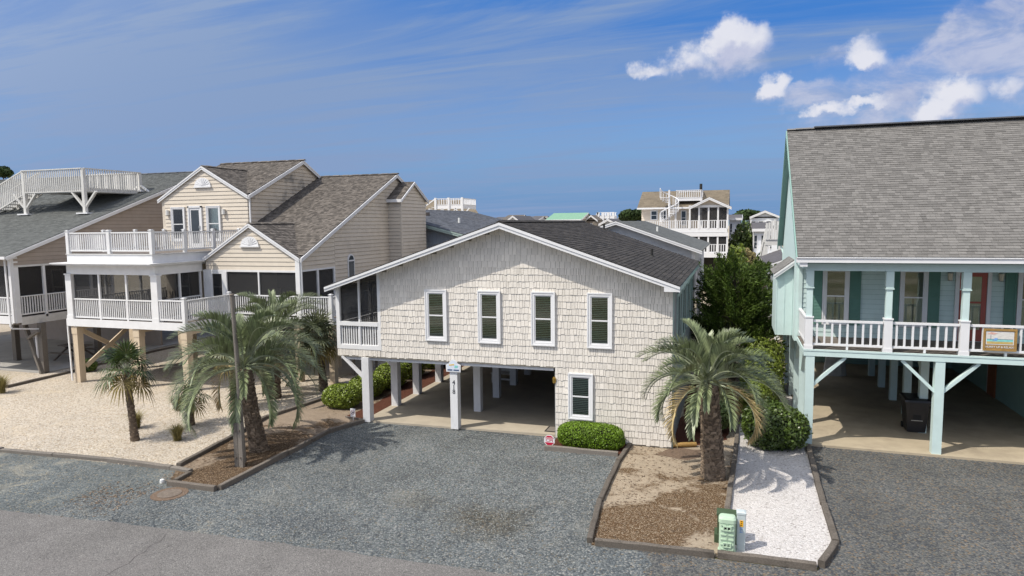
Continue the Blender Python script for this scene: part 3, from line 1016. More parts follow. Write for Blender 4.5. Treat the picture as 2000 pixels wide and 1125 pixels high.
def border(label, runs, w=.13, h=.13, ln=2.4, mat='timber'):
    o = thing('timber_border', label, 'garden edging', (runs[0][0][0], runs[0][0][1], 0), 'timber edging round the beds')
    for pts in runs:
        for a, b in zip(pts[:-1], pts[1:]):
            a, b = Vector(a), Vector(b)
            n = max(1, int(round((b - a).length / ln)))
            for i in range(n):
                q0, q1 = a.lerp(b, i / n), a.lerp(b, (i + 1) / n)
                dd = (q1 - q0).normalized() * .012
                jit = Vector((random.uniform(-.02, .02), random.uniform(-.02, .02)))
                timber(o, q0 + dd + jit, q1 - dd + jit, w, h + random.uniform(-.015, .015), mat=mat)
    return o
border('grey timber edging along the front of the cream pebble yard', [[(-45, 14.9), (-22.04, 14.95), (-17.86, 15.2), (-15.5, 15.24), (-14.72, 15.14)]], .16, .10, 2.3, 'weathered')
border('long timber edging between the cream pebbles and the palm bed', [[(-15.4, 15.36), (-15.83, 18.42), (-16.19, 20.33), (-15.67, 23.52), (-15.6, 30)]], .14, .13)
border('timber edging between the palm bed and the gravel driveway', [[(-14.62, 14.2), (-13.04, 14.22)], [(-13.0, 14.32), (-12.98, 17.2), (-13.03, 19.5), (-12.5, 20.95)]], .13, .13)
border('short timber at the inner corner of the palm bed', [[(-14.55, 14.35), (-14.66, 15.02)]], .13, .10)
border('timber edging round the sand bed right of the gravel driveway', [[(-3.0, 21.1), (-3.12, 19.3), (-3.1, 16.4), (-2.9, 14.15)], [(-2.78, 14.12), (-.26, 14.32)]], .13, .13)
border('timber divider between the sand bed and the white stone strip', [[(-.15, 14.95), (-.05, 16.7), (.04, 18.8), (.16, 21.4), (.28, 27), (.4, 33)]], .13, .13)
border('timber edging round the white stone strip by the aqua house', [[(-.22, 14.34), (1.72, 14.38)], [(1.78, 14.45), (2.18, 15.55)], [(2.2, 15.62), (2.2, 17.7), (2.28, 22.3)]], .14, .13)
border('timber edging in front of the clipped box hedge', [[(-5.5, 19.86), (-3.2, 19.94)]], .13, .13, 2.4, 'weathered')
border('dark timber line between the two left hand yards', [[(-30.67, 21.2), (-30.8, 24.4), (-31.2, 27.5), (-31.2, 33)]], .13, .12)
border('short dark timber where the red mulch meets the palm bed', [[(-13.45, 21.28), (-12.62, 21.08)]], .06, .10)

# ================================================================== the shake house in the middle
HM = thing('shake_house', 'cream shake house on white stilts with a low dark gable roof, centre', 'house', (-7.5, 27, 0))
YW = 21.0
AX, AZ = -7.09, 7.08
RS, LS = (7.08 - 5.13) / (7.09 - 1.49), (7.08 - 4.91) / (13.58 - 7.09)
YF, YR = 20.45, 33.1
roof(HM, [(-1.49, YF, 5.13), (-1.49, YR, 5.13), (AX, YR, AZ), (AX, YF, AZ)], 'roof_dark', .145, .33, .045, 'white_plain', butt=.016)
roof(HM, [(-13.58, YR, 4.91), (-13.58, YF, 4.91), (AX, YF, AZ), (AX, YR, AZ)], 'roof_dark', .145, .33, .045, 'white_plain', butt=.016)
ridge_cap(HM, (AX, YF, AZ + .02), (AX, YR, AZ + .02), .30, 'roof_dark')
# rake boards in two steps, eave boards
for (x1, z1, nm) in ((-1.49, 5.13, 'r'), (-13.58, 4.91, 'l')):
    m = MB()
    m.prism(FY(YF), [(AX, AZ - .03), (x1, z1 - .03), (x1, z1 - .19), (AX, AZ - .215)] if nm == 'r' else [(x1, z1 - .03), (AX, AZ - .03), (AX, AZ - .215), (x1, z1 - .19)], .0, .03)
    m.prism(FY(YF), [(AX, AZ - .028), (x1, z1 - .028), (x1, z1 - .10), (AX, AZ - .115)] if nm == 'r' else [(x1, z1 - .028), (AX, AZ - .028), (AX, AZ - .115), (x1, z1 - .10)], .031, .055)
    m.build('rake_board', 'white_plain', HM)
MB().box(-1.51, -1.48, YF + .03, YR, 4.96, 5.10).build('eave_board', 'mint', HM)
MB().box(-13.6, -13.57, YF + .03, YR, 4.74, 4.88).build('eave_board', 'white_plain', HM)
MB().prism(FY(YF), [(-1.95, 4.955), (-1.488, 4.955), (-1.488, 5.0), (-1.95, 5.09)], -.5, .028).build('eave_return', 'white_plain', HM)
# walls: a core behind the shakes
def zroof(x):
    return AZ - .12 - (RS * (x - AX) if x > AX else LS * (AX - x))
core = MB().prism(FY(YW), [(-11.74, 2.40), (-1.75, 2.40), (-1.75, zroof(-1.75)), (AX, AZ - .12), (-11.74, zroof(-11.74))], -11.6, 0)
core.build('wall', 'shake_back', HM)
MB().box(-13.48, -11.75, YW + .01, 32.4, 2.40, 2.62).build('porch_floor', 'deck_wood', HM)
room = MB().box(-5.40, -1.75, YW + .003, 31.5, .0, 2.395)
room.build('storage_room_wall', 'shake_back', HM)
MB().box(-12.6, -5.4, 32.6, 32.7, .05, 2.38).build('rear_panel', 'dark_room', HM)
MB().box(-5.46, -5.402, YW + .05, 31.5, .05, 2.39).build('storage_side_wall', 'side_grey', HM)
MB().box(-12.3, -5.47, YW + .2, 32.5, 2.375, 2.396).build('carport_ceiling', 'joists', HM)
# the shakes
wins = [(-9.98, -9.19, 3.072, 4.818), (-8.06, -7.27, 3.072, 4.818), (-6.21, -5.42, 3.072, 4.818), (-4.37, -3.58, 3.072, 4.818), (-4.99, -4.19, .73, 2.22)]
sh = []
z = .06
exp = .2125
row = 0
while z < 6.9:
    spans = []
    zt = z + exp
    if z < 2.30:
        spans = [(-5.43, -1.73)]
        if zt > 2.40: pass
    else:
        zm = z + exp * .45
        l = max(-11.74, AX - (AZ - .16 - zm) / LS)
        r = min(-1.73, AX + (AZ - .16 - zm) / RS)
        if r - l < .1: break
        spans = [(l, r)]
        if z < 2.55: spans = [(-13.49, -11.76), (-11.74, -1.73)]
    for (l, r) in spans:
        zt = z + exp * 1.08
        hole = sorted([(a - .004, b + .004) for a, b, c, d_ in wins if zt - .05 > c and z + .02 < d_])
        for a, b, c, d_ in wins:
            if a < l or b > r: continue
            if z + .02 < d_ < zt - .02:      # cut short shakes over the window head
                x = a
                while x < b - .02:
                    w = min(random.uniform(.09, .18), b - x)
                    sh.append((x + .002, d_ + .004, w - .006, zt - d_ - .006, .022)); x += w
            if z < c - .02 and zt - .05 > c:  # and under the sill
                x = a
                while x < b - .02:
                    w = min(random.uniform(.09, .18), b - x)
                    sh.append((x + .002, z, w - .006, c - z - .004, .022)); x += w
        segs = []
        cur = l
        for a, b in hole:
            if b < l or a > r: continue
            segs.append((cur, a)); cur = b
        segs.append((cur, r))
        for a, b in segs:
            x = a
            while x < b - .02:
                big = .055 if z > 5.4 else 0
                w = random.choice((.07, .085, .10, .12, .145)) * random.uniform(.9, 1.1) + big
                w = min(w, b - x)
                if b - (x + w) < .05: w = b - x
                stag = random.choice((0, 0, 0, .006, .016, -.008, .024)) if z < 5.4 else random.choice((0, .004, -.004))
                sh.append((x + .002, z - stag, w - .009, exp * 1.08 + stag, random.uniform(.015, .027)))
                x += w
    z += exp
    row += 1
def shake_verts(x, z0, w, h, t):
    y = YW - .001
    return [(x, y - t, z0), (x + w, y - t, z0), (x + w, y - .004, z0 + h), (x, y - .004, z0 + h), (x, y, z0), (x + w, y, z0)]
SHF = [(0, 1, 2, 3), (4, 5, 1, 0), (0, 3, 4), (1, 5, 2)]
sh.sort(key=lambda s_: -(s_[2] * s_[3]) / ((s_[0]) ** 2 + 441 + (s_[1] - 7) ** 2))
variants = []
for k in range(6):
    t = .015 + k * .0022
    mb = MB()
    mb.v = [(0, -t, 0), (1, -t, 0), (1, -.004, 1), (0, -.004, 1), (0, 0, 0), (1, 0, 0)]
    mb.f = list(SHF)
    variants.append(mb.mesh('shake', 'shake'))
for i, (x, z0, w, h, t) in enumerate(sh[:298]):
    inst('shake', variants[int((t - .015) / .0022) % 6], HM, (x, YW - .001, z0), 0, (w, 1, h))
mb = MB()
for (x, z0, w, h, t) in sh[298:]:
    k = len(mb.v)
    mb.v += shake_verts(x, z0, w, h, t)
    mb.f += [tuple(k + q for q in f) for f in SHF]
mb.build('shakes', 'shake', HM, 'stuff')
for i, (a, b, c, d_) in enumerate(wins):
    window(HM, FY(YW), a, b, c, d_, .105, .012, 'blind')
MB().box(-13.5, -5.45, YW - .012, YW + .05, 2.352, 2.392).build('skirt_board', 'shake_back', HM)
# front corner of the side wall and the side wall with its row of tall windows
F = FX(-1.73)
MB().fbox(F, YW, 32.6, 2.40, 5.0, -.02, .0).build('side_wall', 'side_grey', HM)
MB().fbox(F, YW, 31.5, 0, 2.39, -.02, -.002).build('side_wall', 'side_grey', HM)
MB().fbox(F, YW + .02, YW + .14, .0, 4.98, 0, .025).build('corner_board', 'mint', HM)
for k in range(24):
    u = YW + .5 + k * .48
    MB().fbox(F, u, u + .04, 2.42, 4.98, 0, .014).build('batten', 'side_grey', HM)
for u0 in (22.4, 24.6, 26.9, 29.4):
    o = MB().fbox(F, u0 - .1, u0 + 1.2, 2.95, 4.7, .0, .06).build('side_window', 'mint', HM)
    for a in (0, .58):
        MB().fbox(F, u0 + a, u0 + a + .5, 3.06, 4.6, .062, .066).build('pane', 'far_glass', o)
    MB().fbox(F, u0 + .50, u0 + .58, 2.95, 4.7, .061, .085).build('mullion', 'mint', o)
# screened porch at the left end of the front
F = FY(YW)
pm = MB()
pm.box(-13.50, -13.36, YW - .015, YW + .13, 2.63, zroof(-13.43) + .02)
pm.build('porch_post', 'white', HM)
MB().box(-12.605, -12.545, YW - .01, YW + .06, 2.78, zroof(-12.57) + .02).build('porch_post', 'white', HM)
MB().box(-11.83, -11.72, YW - .02, YW + .08, 2.63, zroof(-11.77) + .02).build('porch_post', 'white', HM)
MB().box(-13.36, -11.83, YW - .02, YW + .1, 2.63, 2.78).build('porch_beam', 'white', HM)
MB().box(-13.36, -11.83, YW - .03, YW + .1, 3.47, 3.61).build('porch_beam', 'white', HM)
bal = MB().box(-.02, .02, -.02, .02, 0, .69).mesh('baluster', 'white')
prl = MB().box(-13.36, -11.83, YW + .01, YW + .06, 2.781, 2.80).build('railing', 'white', HM)
for k in range(16):
    x = -13.36 + 1.53 * (k + .5) / 16
    inst('baluster', bal, prl, (x, YW + .05, 2.78))
screen(HM, F, -13.36, -12.605, 2.78, zroof(-13.0) - .0, -.09)
screen(HM, F, -12.545, -11.83, 2.78, zroof(-12.2) - .0, -.09)
for y in (23.3, 25.5, 27.8, 30.1, 32.3):
    MB().box(-13.49, -13.38, y - .06, y + .06, 2.62, zroof(-13.43) + .02).build('porch_post', 'white', HM)
railing(HM, (-13.43, 21.2), (-13.43, 32.3), 2.72, 3.58, 'white', .16, .035)
MB().fbox(FX(-13.40), 21.2, 32.3, 3.6, 4.8, -.004, 0).build('screen', 'screen', HM)
MB().box(-11.75, -11.72, YW + .1, 32.4, 2.6, 5.3).build('porch_inner_wall', 'interior', HM)
MB().box(-13.4, -11.75, 26.5, 26.55, 2.62, 5.2).build('porch_rear_wall', 'grey_siding', HM)
MB().box(-12.9, -12.15, 26.44, 26.49, 2.65, 4.6).build('porch_door', 'white_old', HM)
def chair(x, y, z, rz, mat, label, group=None):
    o = thing('porch_chair', label, 'chair', (x, y, z), group)
    Rm = Matrix.Rotation(rz, 3, 'Z')
    def pt(a, b, c): 
        q = Rm @ Vector((a, b, 0)); return (x + q.x, y + q.y, z + c)
    for k in range(6):
        a = -.25 + k * .1
        MB().beam(pt(a, .22, .38), pt(a, .36, 1.05), .075, .02, (0, 1, 0)).build('slat', mat, o)
    for k in range(5):
        b = -.26 + k * .11
        MB().beam(pt(-.3, b, .40), pt(.3, b, .40), .09, .025).build('seat_slat', mat, o)
    for a in (-.33, .33):
        MB().beam(pt(a, -.38, .58), pt(a, .30, .58), .10, .03).build('arm', mat, o)
        MB().beam(pt(a, -.32, 0), pt(a, -.32, .57), .05, .08).build('leg', mat, o)
        MB().beam(pt(a, .25, 0), pt(a, .25, .57), .05, .08).build('leg', mat, o)
    return o
chair(-12.05, 23.2, 2.62, -1.9, 'white_old', 'white slatted chair on the screened porch of the shake house')
chair(-12.9, 24.6, 2.62, 2.4, 'plastic_black', 'dark slatted chair on the screened porch of the shake house')
# stilts and braces
def stilt(parent, x, y, z0, z1, w=.28, mat='post_white'):
    m = MB().box(x - w / 2, x + w / 2, y - w / 2, y + w / 2, z0, z1)
    return m.build('stilt', mat, parent)
def brace(parent, p0, p1, w=.09, h=.14, mat='post_white'):
    return MB().beam(p0, p1, w, h, (0, 1, 0)).build('brace', mat, parent)
for i, y in enumerate((21.07, 23.2, 25.06, 27.27, 29.4, 31.6)):
    stilt(HM, -12.37, y, 0.02, 2.355)
    brace(HM, (-13.33, y - .02, 2.36), (-12.5, y - .02, 1.62), .09, .13)
front = stilt(HM, -8.98, 21.08, .04, 2.355, .27)
for ch, zz in (('4', 1.66), ('1', 1.50), ('8', 1.34)):
    text('house_number', ch, .22, (-8.975, 20.94, zz), 'ink', front, sx=1.0)
for y in (23.3, 25.4, 27.6, 29.7, 31.8):
    stilt(HM, -9.0, y, .04, 2.39, .27)
MB().box(-13.4, -5.5, YW + .06, YW + .16, 2.24, 2.355).build('beam', 'post_white', HM)
MB().box(-12.42, -12.32, 21.3, 32.3, 2.2, 2.395).build('beam', 'post_white', HM)
MB().box(-9.05, -8.95, 21.3, 32.3, 2.2, 2.395).build('beam', 'post_white', HM)
for (x, y) in ((-3.06, 27.0), (-5.9, 32.2)):
    zz = AZ - RS * (x - AX)
    MB().tube([(x, y, zz - .05), (x, y, zz + .30)], .05, 10).tube([(x, y, zz - .02), (x, y, zz + .05)], [.12, .07], 10).build('vent_pipe', 'roof_felt', HM)
m = MB().tube([(-5.46, 20.98, 1.86), (-5.46, 20.98, 2.02)], [.05, .065], 8); m.box(-5.5, -5.42, 20.97, 21.02, 2.0, 2.06)
m.build('wall_lamp', 'brass', HM)

# plaque above the front post, doormat, bench and fence under the house, kayak behind
cs = thing('cottage_plaque', 'small arched painted cottage plaque above the 418 post', 'sign', (-8.96, 20.9, 2.05))
F = FY(20.92)
pl = [(-9.22, 2.04), (-8.70, 2.04), (-8.69, 2.28), (-8.80, 2.33), (-8.83, 2.40), (-8.90, 2.455), (-8.96, 2.47), (-9.02, 2.455), (-9.09, 2.40), (-9.12, 2.33), (-9.23, 2.28)]
MB().prism(F, pl, 0, .03).build('board', 'white_plain', cs)
def inset(pts, k, c):
    return [(c[0] + (a - c[0]) * k, c[1] + (b - c[1]) * k) for a, b in pts]
MB().prism(F, inset(pl, .84, (-8.96, 2.23)), .031, .034).build('painted_panel', 'cap_blue', cs)
MB().prism(F, [(-9.12, 2.29), (-8.93, 2.32), (-8.92, 2.27), (-9.10, 2.25)], .035, .037).build('painted_sun', 'paint_gold', cs)
MB().prism(F, [(-8.92, 2.18), (-8.80, 2.19), (-8.78, 2.26), (-8.90, 2.27)], .035, .037).build('painted_boat', 'paint_sea', cs)
MB().prism(F, [(-9.17, 2.085), (-8.99, 2.085), (-8.99, 2.13), (-9.17, 2.13)], .035, .037).build('painted_band', 'paint_navy', cs)
MB().prism(F, [(-8.95, 2.085), (-8.75, 2.085), (-8.75, 2.13), (-8.95, 2.13)], .035, .037).build('painted_band', 'paint_navy', cs)
dm = thing('doormat', 'dark doormat on the carport slab beside the storage wall', 'doormat', (-5.72, 21.75, .05))
MB().box(-5.95, -5.48, 21.5, 22.1, .052, .066).build('mat', 'rubber', dm)
MB().box(-5.9, -5.53, 21.55, 22.05, .067, .071).build('pile', 'interior', dm)
bn = thing('garden_bench', 'white slatted bench under the shake house behind the stilts', 'bench', (-9.55, 27.9, .05))
for k in range(5):
    MB().box(-10.1, -9.0, 27.65 + k * .11, 27.74 + k * .11, .46, .49).build('seat_slat', 'white_old', bn)
for x in (-10.05, -9.1):
    for y in (27.68, 28.16):
        MB().box(x, x + .09, y, y + .09, .05, .46).build('leg', 'white_old', bn)
MB().box(-10.05, -9.0, 27.66, 27.70, .2, .28).build('rail', 'white_old', bn)
MB().box(-10.1, -9.0, 28.2, 28.26, .49, .95).build('backrest', 'white_old', bn)
fe = thing('lattice_fence', 'low white fence at the far end of the carport', 'fence', (-10.8, 31.9, .05))
for k in range(14):
    x = -12.3 + k * .22
    MB().box(x, x + .12, 31.9, 31.93, .05, 1.0).build('picket', 'white_old', fe)
MB().box(-12.4, -9.2, 31.94, 31.99, .25, .33).build('rail', 'white_old', fe)
MB().box(-12.4, -9.2, 31.94, 31.99, .75, .83).build('rail', 'white_old', fe)
ky = MB()
n = 14
ring = 10
for i in range(n + 1):
    t = i / n
    r = .36 * math.sin(PI * min(max(t, .02), .98)) ** .6
    c = Vector((-17.3, 26.9, 1.15)).lerp(Vector((-15.9, 29.3, 1.15)), t)
    c.z += .18 * (2 * t - 1) ** 2
    sd_ = Vector((.86, -.5, 0))
    for k in range(ring):
        a = 2 * PI * k / ring
        ky.v.append(tuple(c + sd_ * (r * math.cos(a)) + Vector((0, 0, r * .75 * math.sin(a)))))
for i in range(n):
    for k in range(ring):
        k2 = (k + 1) % ring
        ky.f.append((i * ring + k, i * ring + k2, (i + 1) * ring + k2, (i + 1) * ring + k))
ko = thing('kayak', 'yellow kayak slung under the beige house behind the fan palm', 'kayak', (-16.6, 28.1, .8))
ky.build('hull', 'kayak', ko, smooth=True)
m = MB()
for t in (.28, .72):
    c = Vector((-17.3, 26.9, 1.15)).lerp(Vector((-15.9, 29.3, 1.15)), t)
    MB().box(c.x - .05, c.x + .05, c.y - .05, c.y + .05, 0, c.z - .36).build('cradle_leg', 'weathered', ko)
    MB().beam(c + Vector((-.3, .2, -.32)), c + Vector((.3, -.2, -.32)), .08, .08).build('cradle', 'weathered', ko)

# ================================================================== the beige house
HB = thing('beige_house', 'two storey beige house on tan stilts with white decks and fan vents', 'house', (-24, 27, 0))
Y1, YB, YA = 22.9, 25.65, 28.5
XBL, XBR = -23.40, -18.31
XAL, XAR = -28.43, -23.20
SB = (9.88 - 5.70) / (34.83 - 25.73)
def zB(y): return 5.70 + SB * (y - 25.73)
# mass B: main slope, rear slope, cross gable
roof(HB, [(XAR - .05, YB + .13, zB(YB + .13)), (XBR + .16, YB + .13, zB(YB + .13)), (XBR + .16, 34.83, 9.88), (XAR - .05, 34.83, 9.88)], 'roof_brown', .145, .17, .06, 'white_plain', butt=.018)
roof(HB, [(XBR + .16, 38.5, 8.25), (XAR - .05, 38.5, 8.25), (XAR - .05, 34.83, 9.88), (XBR + .16, 34.83, 9.88)], 'roof_brown', .145, .17, .06, 'white_plain')
ridge_cap(HB, (XAR, 34.83, 9.90), (XBR + .16, 34.83, 9.90), .3, 'roof_brown')
gx, gz = -20.84, 7.17
yv = 25.73 + (gz - 5.70) / SB
gs = (gz - 5.64) / (gx + 23.40)
roof(HB, [(XBR + .08, YB - .06, gz - gs * (XBR + .08 - gx)), (XBR + .08, YB + .1, gz - gs * (XBR + .08 - gx)), (gx, yv, gz), (gx, YB - .06, gz)], 'roof_brown', .145, .17, .05, 'white_plain', butt=.018)
roof(HB, [(XBL - .05, YB + .1, gz - gs * (gx - XBL + .05)), (XBL - .05, YB - .06, gz - gs * (gx - XBL + .05)), (gx, YB - .06, gz), (gx, yv, gz)], 'roof_brown', .145, .17, .05, 'white_plain', butt=.018)
ridge_cap(HB, (gx, YB - .06, gz + .01), (gx, yv, gz + .01), .28, 'roof_brown')
def rake(parent, F, a, b, h=.17, n0=0, n1=.035, mat='white_plain'):
    (ua, za), (ub, zb) = a, b
    m = MB().prism(F, [(ua, za - .02), (ub, zb - .02), (ub, zb - .02 - h), (ua, za - .02 - h)], n0, n1)
    m.prism(F, [(ua, za - .018), (ub, zb - .018), (ub, zb - .018 - h * .45), (ua, za - .018 - h * .45)], n1 + .001, n1 + .02)
    return m.build('rake_board', mat, parent)
Fg = FY(YB - .06)
rake(HB, Fg, (gx, gz), (XBR + .08, gz - gs * (XBR + .08 - gx)))
rake(HB, Fg, (XBL - .05, gz - gs * (gx - XBL + .05)), (gx, gz))
rake(HB, FX(XBR + .16), (YB - .1, zB(YB - .1)), (34.83, 9.88), .19)
rake(HB, FX(XBR + .16), (34.83, 9.88), (38.5, 8.25), .19)
# B walls
gp = [(XBL, 5.05), (XBR, 5.05), (XBR, gz - gs * (XBR - gx) - .12), (gx, gz - .12), (XBL, gz - gs * (gx - XBL) - .12)]
MB().prism(FY(YB + .03), gp, -.08, 0).build('wall', 'shade_core', HB)
siding(HB, FY(YB + .03), gp, .195, 'beige', proud=.027)
fan_vent(HB, FY(YB + .03), -20.86, 6.11, .96, .46)
sp = [(28.5, 2.95), (38.2, 2.95), (38.2, 8.2), (34.83, 9.72), (28.5, zB(28.5) - .14)]
sp2 = [(YB, 5.05), (28.5, 5.05), (28.5, zB(28.5) - .14), (YB, 5.56)]
MB().prism(FX(XBR), sp, -.2, 0).build('wall', 'shade_core', HB)
MB().prism(FX(XBR), sp2, -.08, 0).build('wall', 'shade_core', HB)
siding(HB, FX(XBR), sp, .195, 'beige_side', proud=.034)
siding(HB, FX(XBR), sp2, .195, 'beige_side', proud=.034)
# lower front of B: screens over the deck rail, columns, frieze
F = FY(YB)
MB().box(XBL, XBR, YB - .01, YB + .12, 4.96, 5.05).build('frieze', 'white', HB)
MB().box(XBR - .16, XBR + .06, YB - .06, YB + .14, 2.95, 5.62).build('column', 'white', HB)
for x in (-20.48,):
    MB().box(x - .035, x + .035, YB - .01, YB + .07, 3.0, 4.96).build('mullion', 'white', HB)
MB().box(-22.42, -22.24, YB - .02, YB + .1, 2.95, 4.96).build('porch_post', 'white', HB)
MB().box(-23.55, -23.15, YB - .02, YB + .1, 2.95, 5.05).build('porch_post', 'white', HB)
screen(HB, F, -22.24, -20.515, 2.98, 4.96, -.05)
screen(HB, F, -20.445, XBR - .16, 2.98, 4.96, -.05)
dr = MB()
for (x0, x1, y0, y1) in ((-23.15, -22.42, 4.86, 4.96), (-23.15, -22.42, 2.98, 3.80), (-23.15, -23.05, 3.80, 4.86), (-22.52, -22.42, 3.80, 4.86)):
    dr.box(x0, x1, YB - .005, YB + .05, y0, y1)
d_ = dr.build('screen_door', 'white', HB)
MB().box(-23.05, -22.52, YB + .02, YB + .025, 3.80, 4.86).build('screen', 'screen', d_)
MB().box(-22.50, -22.47, YB - .04, YB - .006, 3.75, 3.87).build('handle', 'lamp_metal', d_)
F = FX(XBR)
for y in (27.05, 28.42):
    MB().box(XBR - .08, XBR + .03, y - .06, y + .06, 2.95, 5.05).build('mullion', 'white', HB)
MB().box(XBR - .07, XBR + .04, YB + .14, 28.42, 4.98, 5.06).build('frieze', 'white', HB)
screen(HB, F, YB + .14, 26.99, 2.98, 4.98, -.03)
screen(HB, F, 27.11, 28.36, 2.98, 4.98, -.03)
MB().box(XBL, XBR - .02, 28.5, 28.6, 2.95, 5.3).build('porch_rear_wall', 'beige_side', HB)
MB().box(-21.6, -20.5, 28.44, 28.5, 2.97, 4.9).build('sliding_door', 'far_glass', HB)
MB().box(-20.48, -20.3, 28.43, 28.5, 2.97, 4.95).build('door_frame', 'white_old', HB)
MB().box(XBL, XBR, YB + .1, 28.5, 5.04, 5.1).build('porch_ceiling', 'white_old', HB)
downspout(HB, [(XBR + .1, YB + .02, 5.5), (XBR + .1, YB + .02, 3.0)])
# arched window on the shaded side
ay0, ay1, az0, azs = 29.60, 30.22, 3.7, 5.28
aw = [(ay0, az0), (ay1, az0)] + [((ay0 + ay1) / 2 + (ay1 - ay0) / 2 * math.cos(t), azs + (ay1 - ay0) / 2 * math.sin(t)) for t in [PI * k / 12 for k in range(13)]]
cc_ = ((ay0 + ay1) / 2, 4.9)
w_ = MB().prism(FX(XBR), aw, .0, .06).build('arched_window', 'white_plain', HB)
aw2 = [(cc_[0] + (a - cc_[0]) * .78, az0 + .08 if b == az0 else b - .06) for a, b in aw]
MB().prism(FX(XBR), aw2, .061, .066).build('pane', 'far_glass', w_)
MB().fbox(FX(XBR), ay0 + .05, ay1 - .05, azs - .05, azs + .02, .067, .08).build('mullion', 'white_plain', w_)
# bump-out on the right hand wall
bx = -17.51
MB().box(XBR, bx, 34.0, 37.1, 2.95, 8.5).build('bump_out_wall', 'shade_core', HB)
siding(HB, FY(33.998), [(XBR, 2.95), (bx, 2.95), (bx, 8.48), (XBR, 8.48)], .195, 'beige', proud=.034)
bp_ = [(34.0, 2.95), (37.1, 2.95), (37.1, 8.45), (35.45, 9.38), (34.0, 8.52)]
MB().prism(FX(bx), bp_, -.3, -.001).build('bump_out_gable', 'shade_core', HB)
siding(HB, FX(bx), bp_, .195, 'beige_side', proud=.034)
MB().box(bx - .06, bx + .03, 33.95, 34.04, 2.95, 8.5).build('corner_board', 'beige', HB)
roof(HB, [(XBR - .1, 33.8, 8.44), (bx + .12, 33.8, 8.44), (bx + .12, 35.45, 9.46), (XBR - .1, 35.45, 9.46)], 'roof_brown', .145, .17, .05, 'white_plain')
roof(HB, [(bx + .12, 37.3, 8.42), (XBR - .1, 37.3, 8.42), (XBR - .1, 35.45, 9.46), (bx + .12, 35.45, 9.46)], 'roof_brown', .145, .17, .05, 'white_plain')
rake(HB, FX(bx + .12), (33.8, 8.44), (35.45, 9.46), .16)
rake(HB, FX(bx + .12), (35.45, 9.46), (37.3, 8.42), .16)
MB().box(XBR - .02, bx + .12, 33.78, 33.82, 8.26, 8.43).build('eave_board', 'white_plain', HB)
# mass A
SA = (10.69 - 8.62) / (33.1 - YA)
ax_, az_ = -25.86, 10.13
ag = (az_ - 8.64) / (XAR - ax_)
roof(HB, [(XAL - .25, YA + .12, 8.60 + .22 * SA), (XAR + .14, YA + .12, 8.60 + .22 * SA), (XAR + .14, 33.1, 10.69), (XAL - .25, 33.1, 10.69)], 'roof_brown', .145, .17, .06, 'white_plain', butt=.018)
roof(HB, [(XAR + .14, 37.4, 8.6), (XAL - .25, 37.4, 8.6), (XAL - .25, 33.1, 10.69), (XAR + .14, 33.1, 10.69)], 'roof_brown', .145, .17, .06, 'white_plain')
ridge_cap(HB, (XAL - .25, 33.1, 10.71), (XAR + .14, 33.1, 10.71), .3, 'roof_brown')
yva = YA + (az_ - 8.62) / SA
roof(HB, [(XAR + .1, YA - .07, az_ - ag * (XAR + .1 - ax_)), (XAR + .1, YA + .1, az_ - ag * (XAR + .1 - ax_)), (ax_, yva, az_), (ax_, YA - .07, az_)], 'roof_brown', .145, .17, .05, 'white_plain', butt=.018)
roof(HB, [(XAL - .38, YA + .1, az_ - ag * (ax_ - XAL + .38)), (XAL - .38, YA - .07, az_ - ag * (ax_ - XAL + .38)), (ax_, YA - .07, az_), (ax_, yva, az_)], 'roof_brown', .145, .17, .05, 'white_plain', butt=.018)
ridge_cap(HB, (ax_, YA - .07, az_ + .01), (ax_, yva, az_ + .01), .28, 'roof_brown')
Fa = FY(YA - .07)
rake(HB, Fa, (ax_, az_), (XAR + .1, az_ - ag * (XAR + .1 - ax_)))
rake(HB, Fa, (XAL - .38, az_ - ag * (ax_ - XAL + .38)), (ax_, az_))
rake(HB, FX(XAR + .14), (YA - .1, 8.60), (33.1, 10.69), .19)
rake(HB, FX(XAR + .14), (33.1, 10.69), (37.4, 8.6), .19)
fp = [(XAL, 5.9), (XAR, 5.9), (XAR, 8.58), (ax_, az_ - .12), (XAL, 8.58)]
MB().prism(FY(YA), fp, -.2, 0).build('wall', 'shade_core', HB)
siding(HB, FY(YA), fp, .195, 'beige', proud=.027)
ap = [(YA, 5.9), (37.2, 5.9), (37.2, 8.55), (33.1, 10.55), (YA, 8.48)]
MB().prism(FX(XAR), ap, -.2, 0).build('wall', 'shade_core', HB)
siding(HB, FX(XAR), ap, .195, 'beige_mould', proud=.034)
MB().box(XAL - .2, XAL, YA + .01, 37.2, 2.95, 8.6).build('wall', 'beige_side', HB)
MB().box(XAL, XAR, YA - .005, YA + .1, 2.95, 5.9).build('porch_rear_wall', 'beige_side', HB)
fan_vent(HB, FY(YA), -25.87, 9.05, 1.0, .48)
Fw = FY(YA - .02)
window(HB, Fw, -27.98, -27.12, 6.3, 8.07, .09, .01, 'shade')
window(HB, Fw, -25.72, -24.86, 6.3, 8.09, .09, .01, 'shade')
do = MB()
for (x0, x1, y0, y1) in ((-26.9, -26.82, 5.98, 8.1), (-26.1, -26.02, 5.98, 8.1), (-26.9, -26.02, 8.02, 8.12)):
    do.fbox(Fw, x0, x1, y0, y1, 0, .07)
d_ = do.build('door', 'white_plain', HB)
MB().fbox(Fw, -26.82, -26.1, 5.98, 8.02, 0, .03).build('door_leaf', 'white_plain', d_)
MB().fbox(Fw, -26.72, -26.22, 6.2, 7.9, .031, .036).build('pane', 'far_glass', d_)
MB().fbox(Fw, -26.22, -26.17, 6.95, 7.1, .031, .07).build('handle', 'lamp_metal', d_)
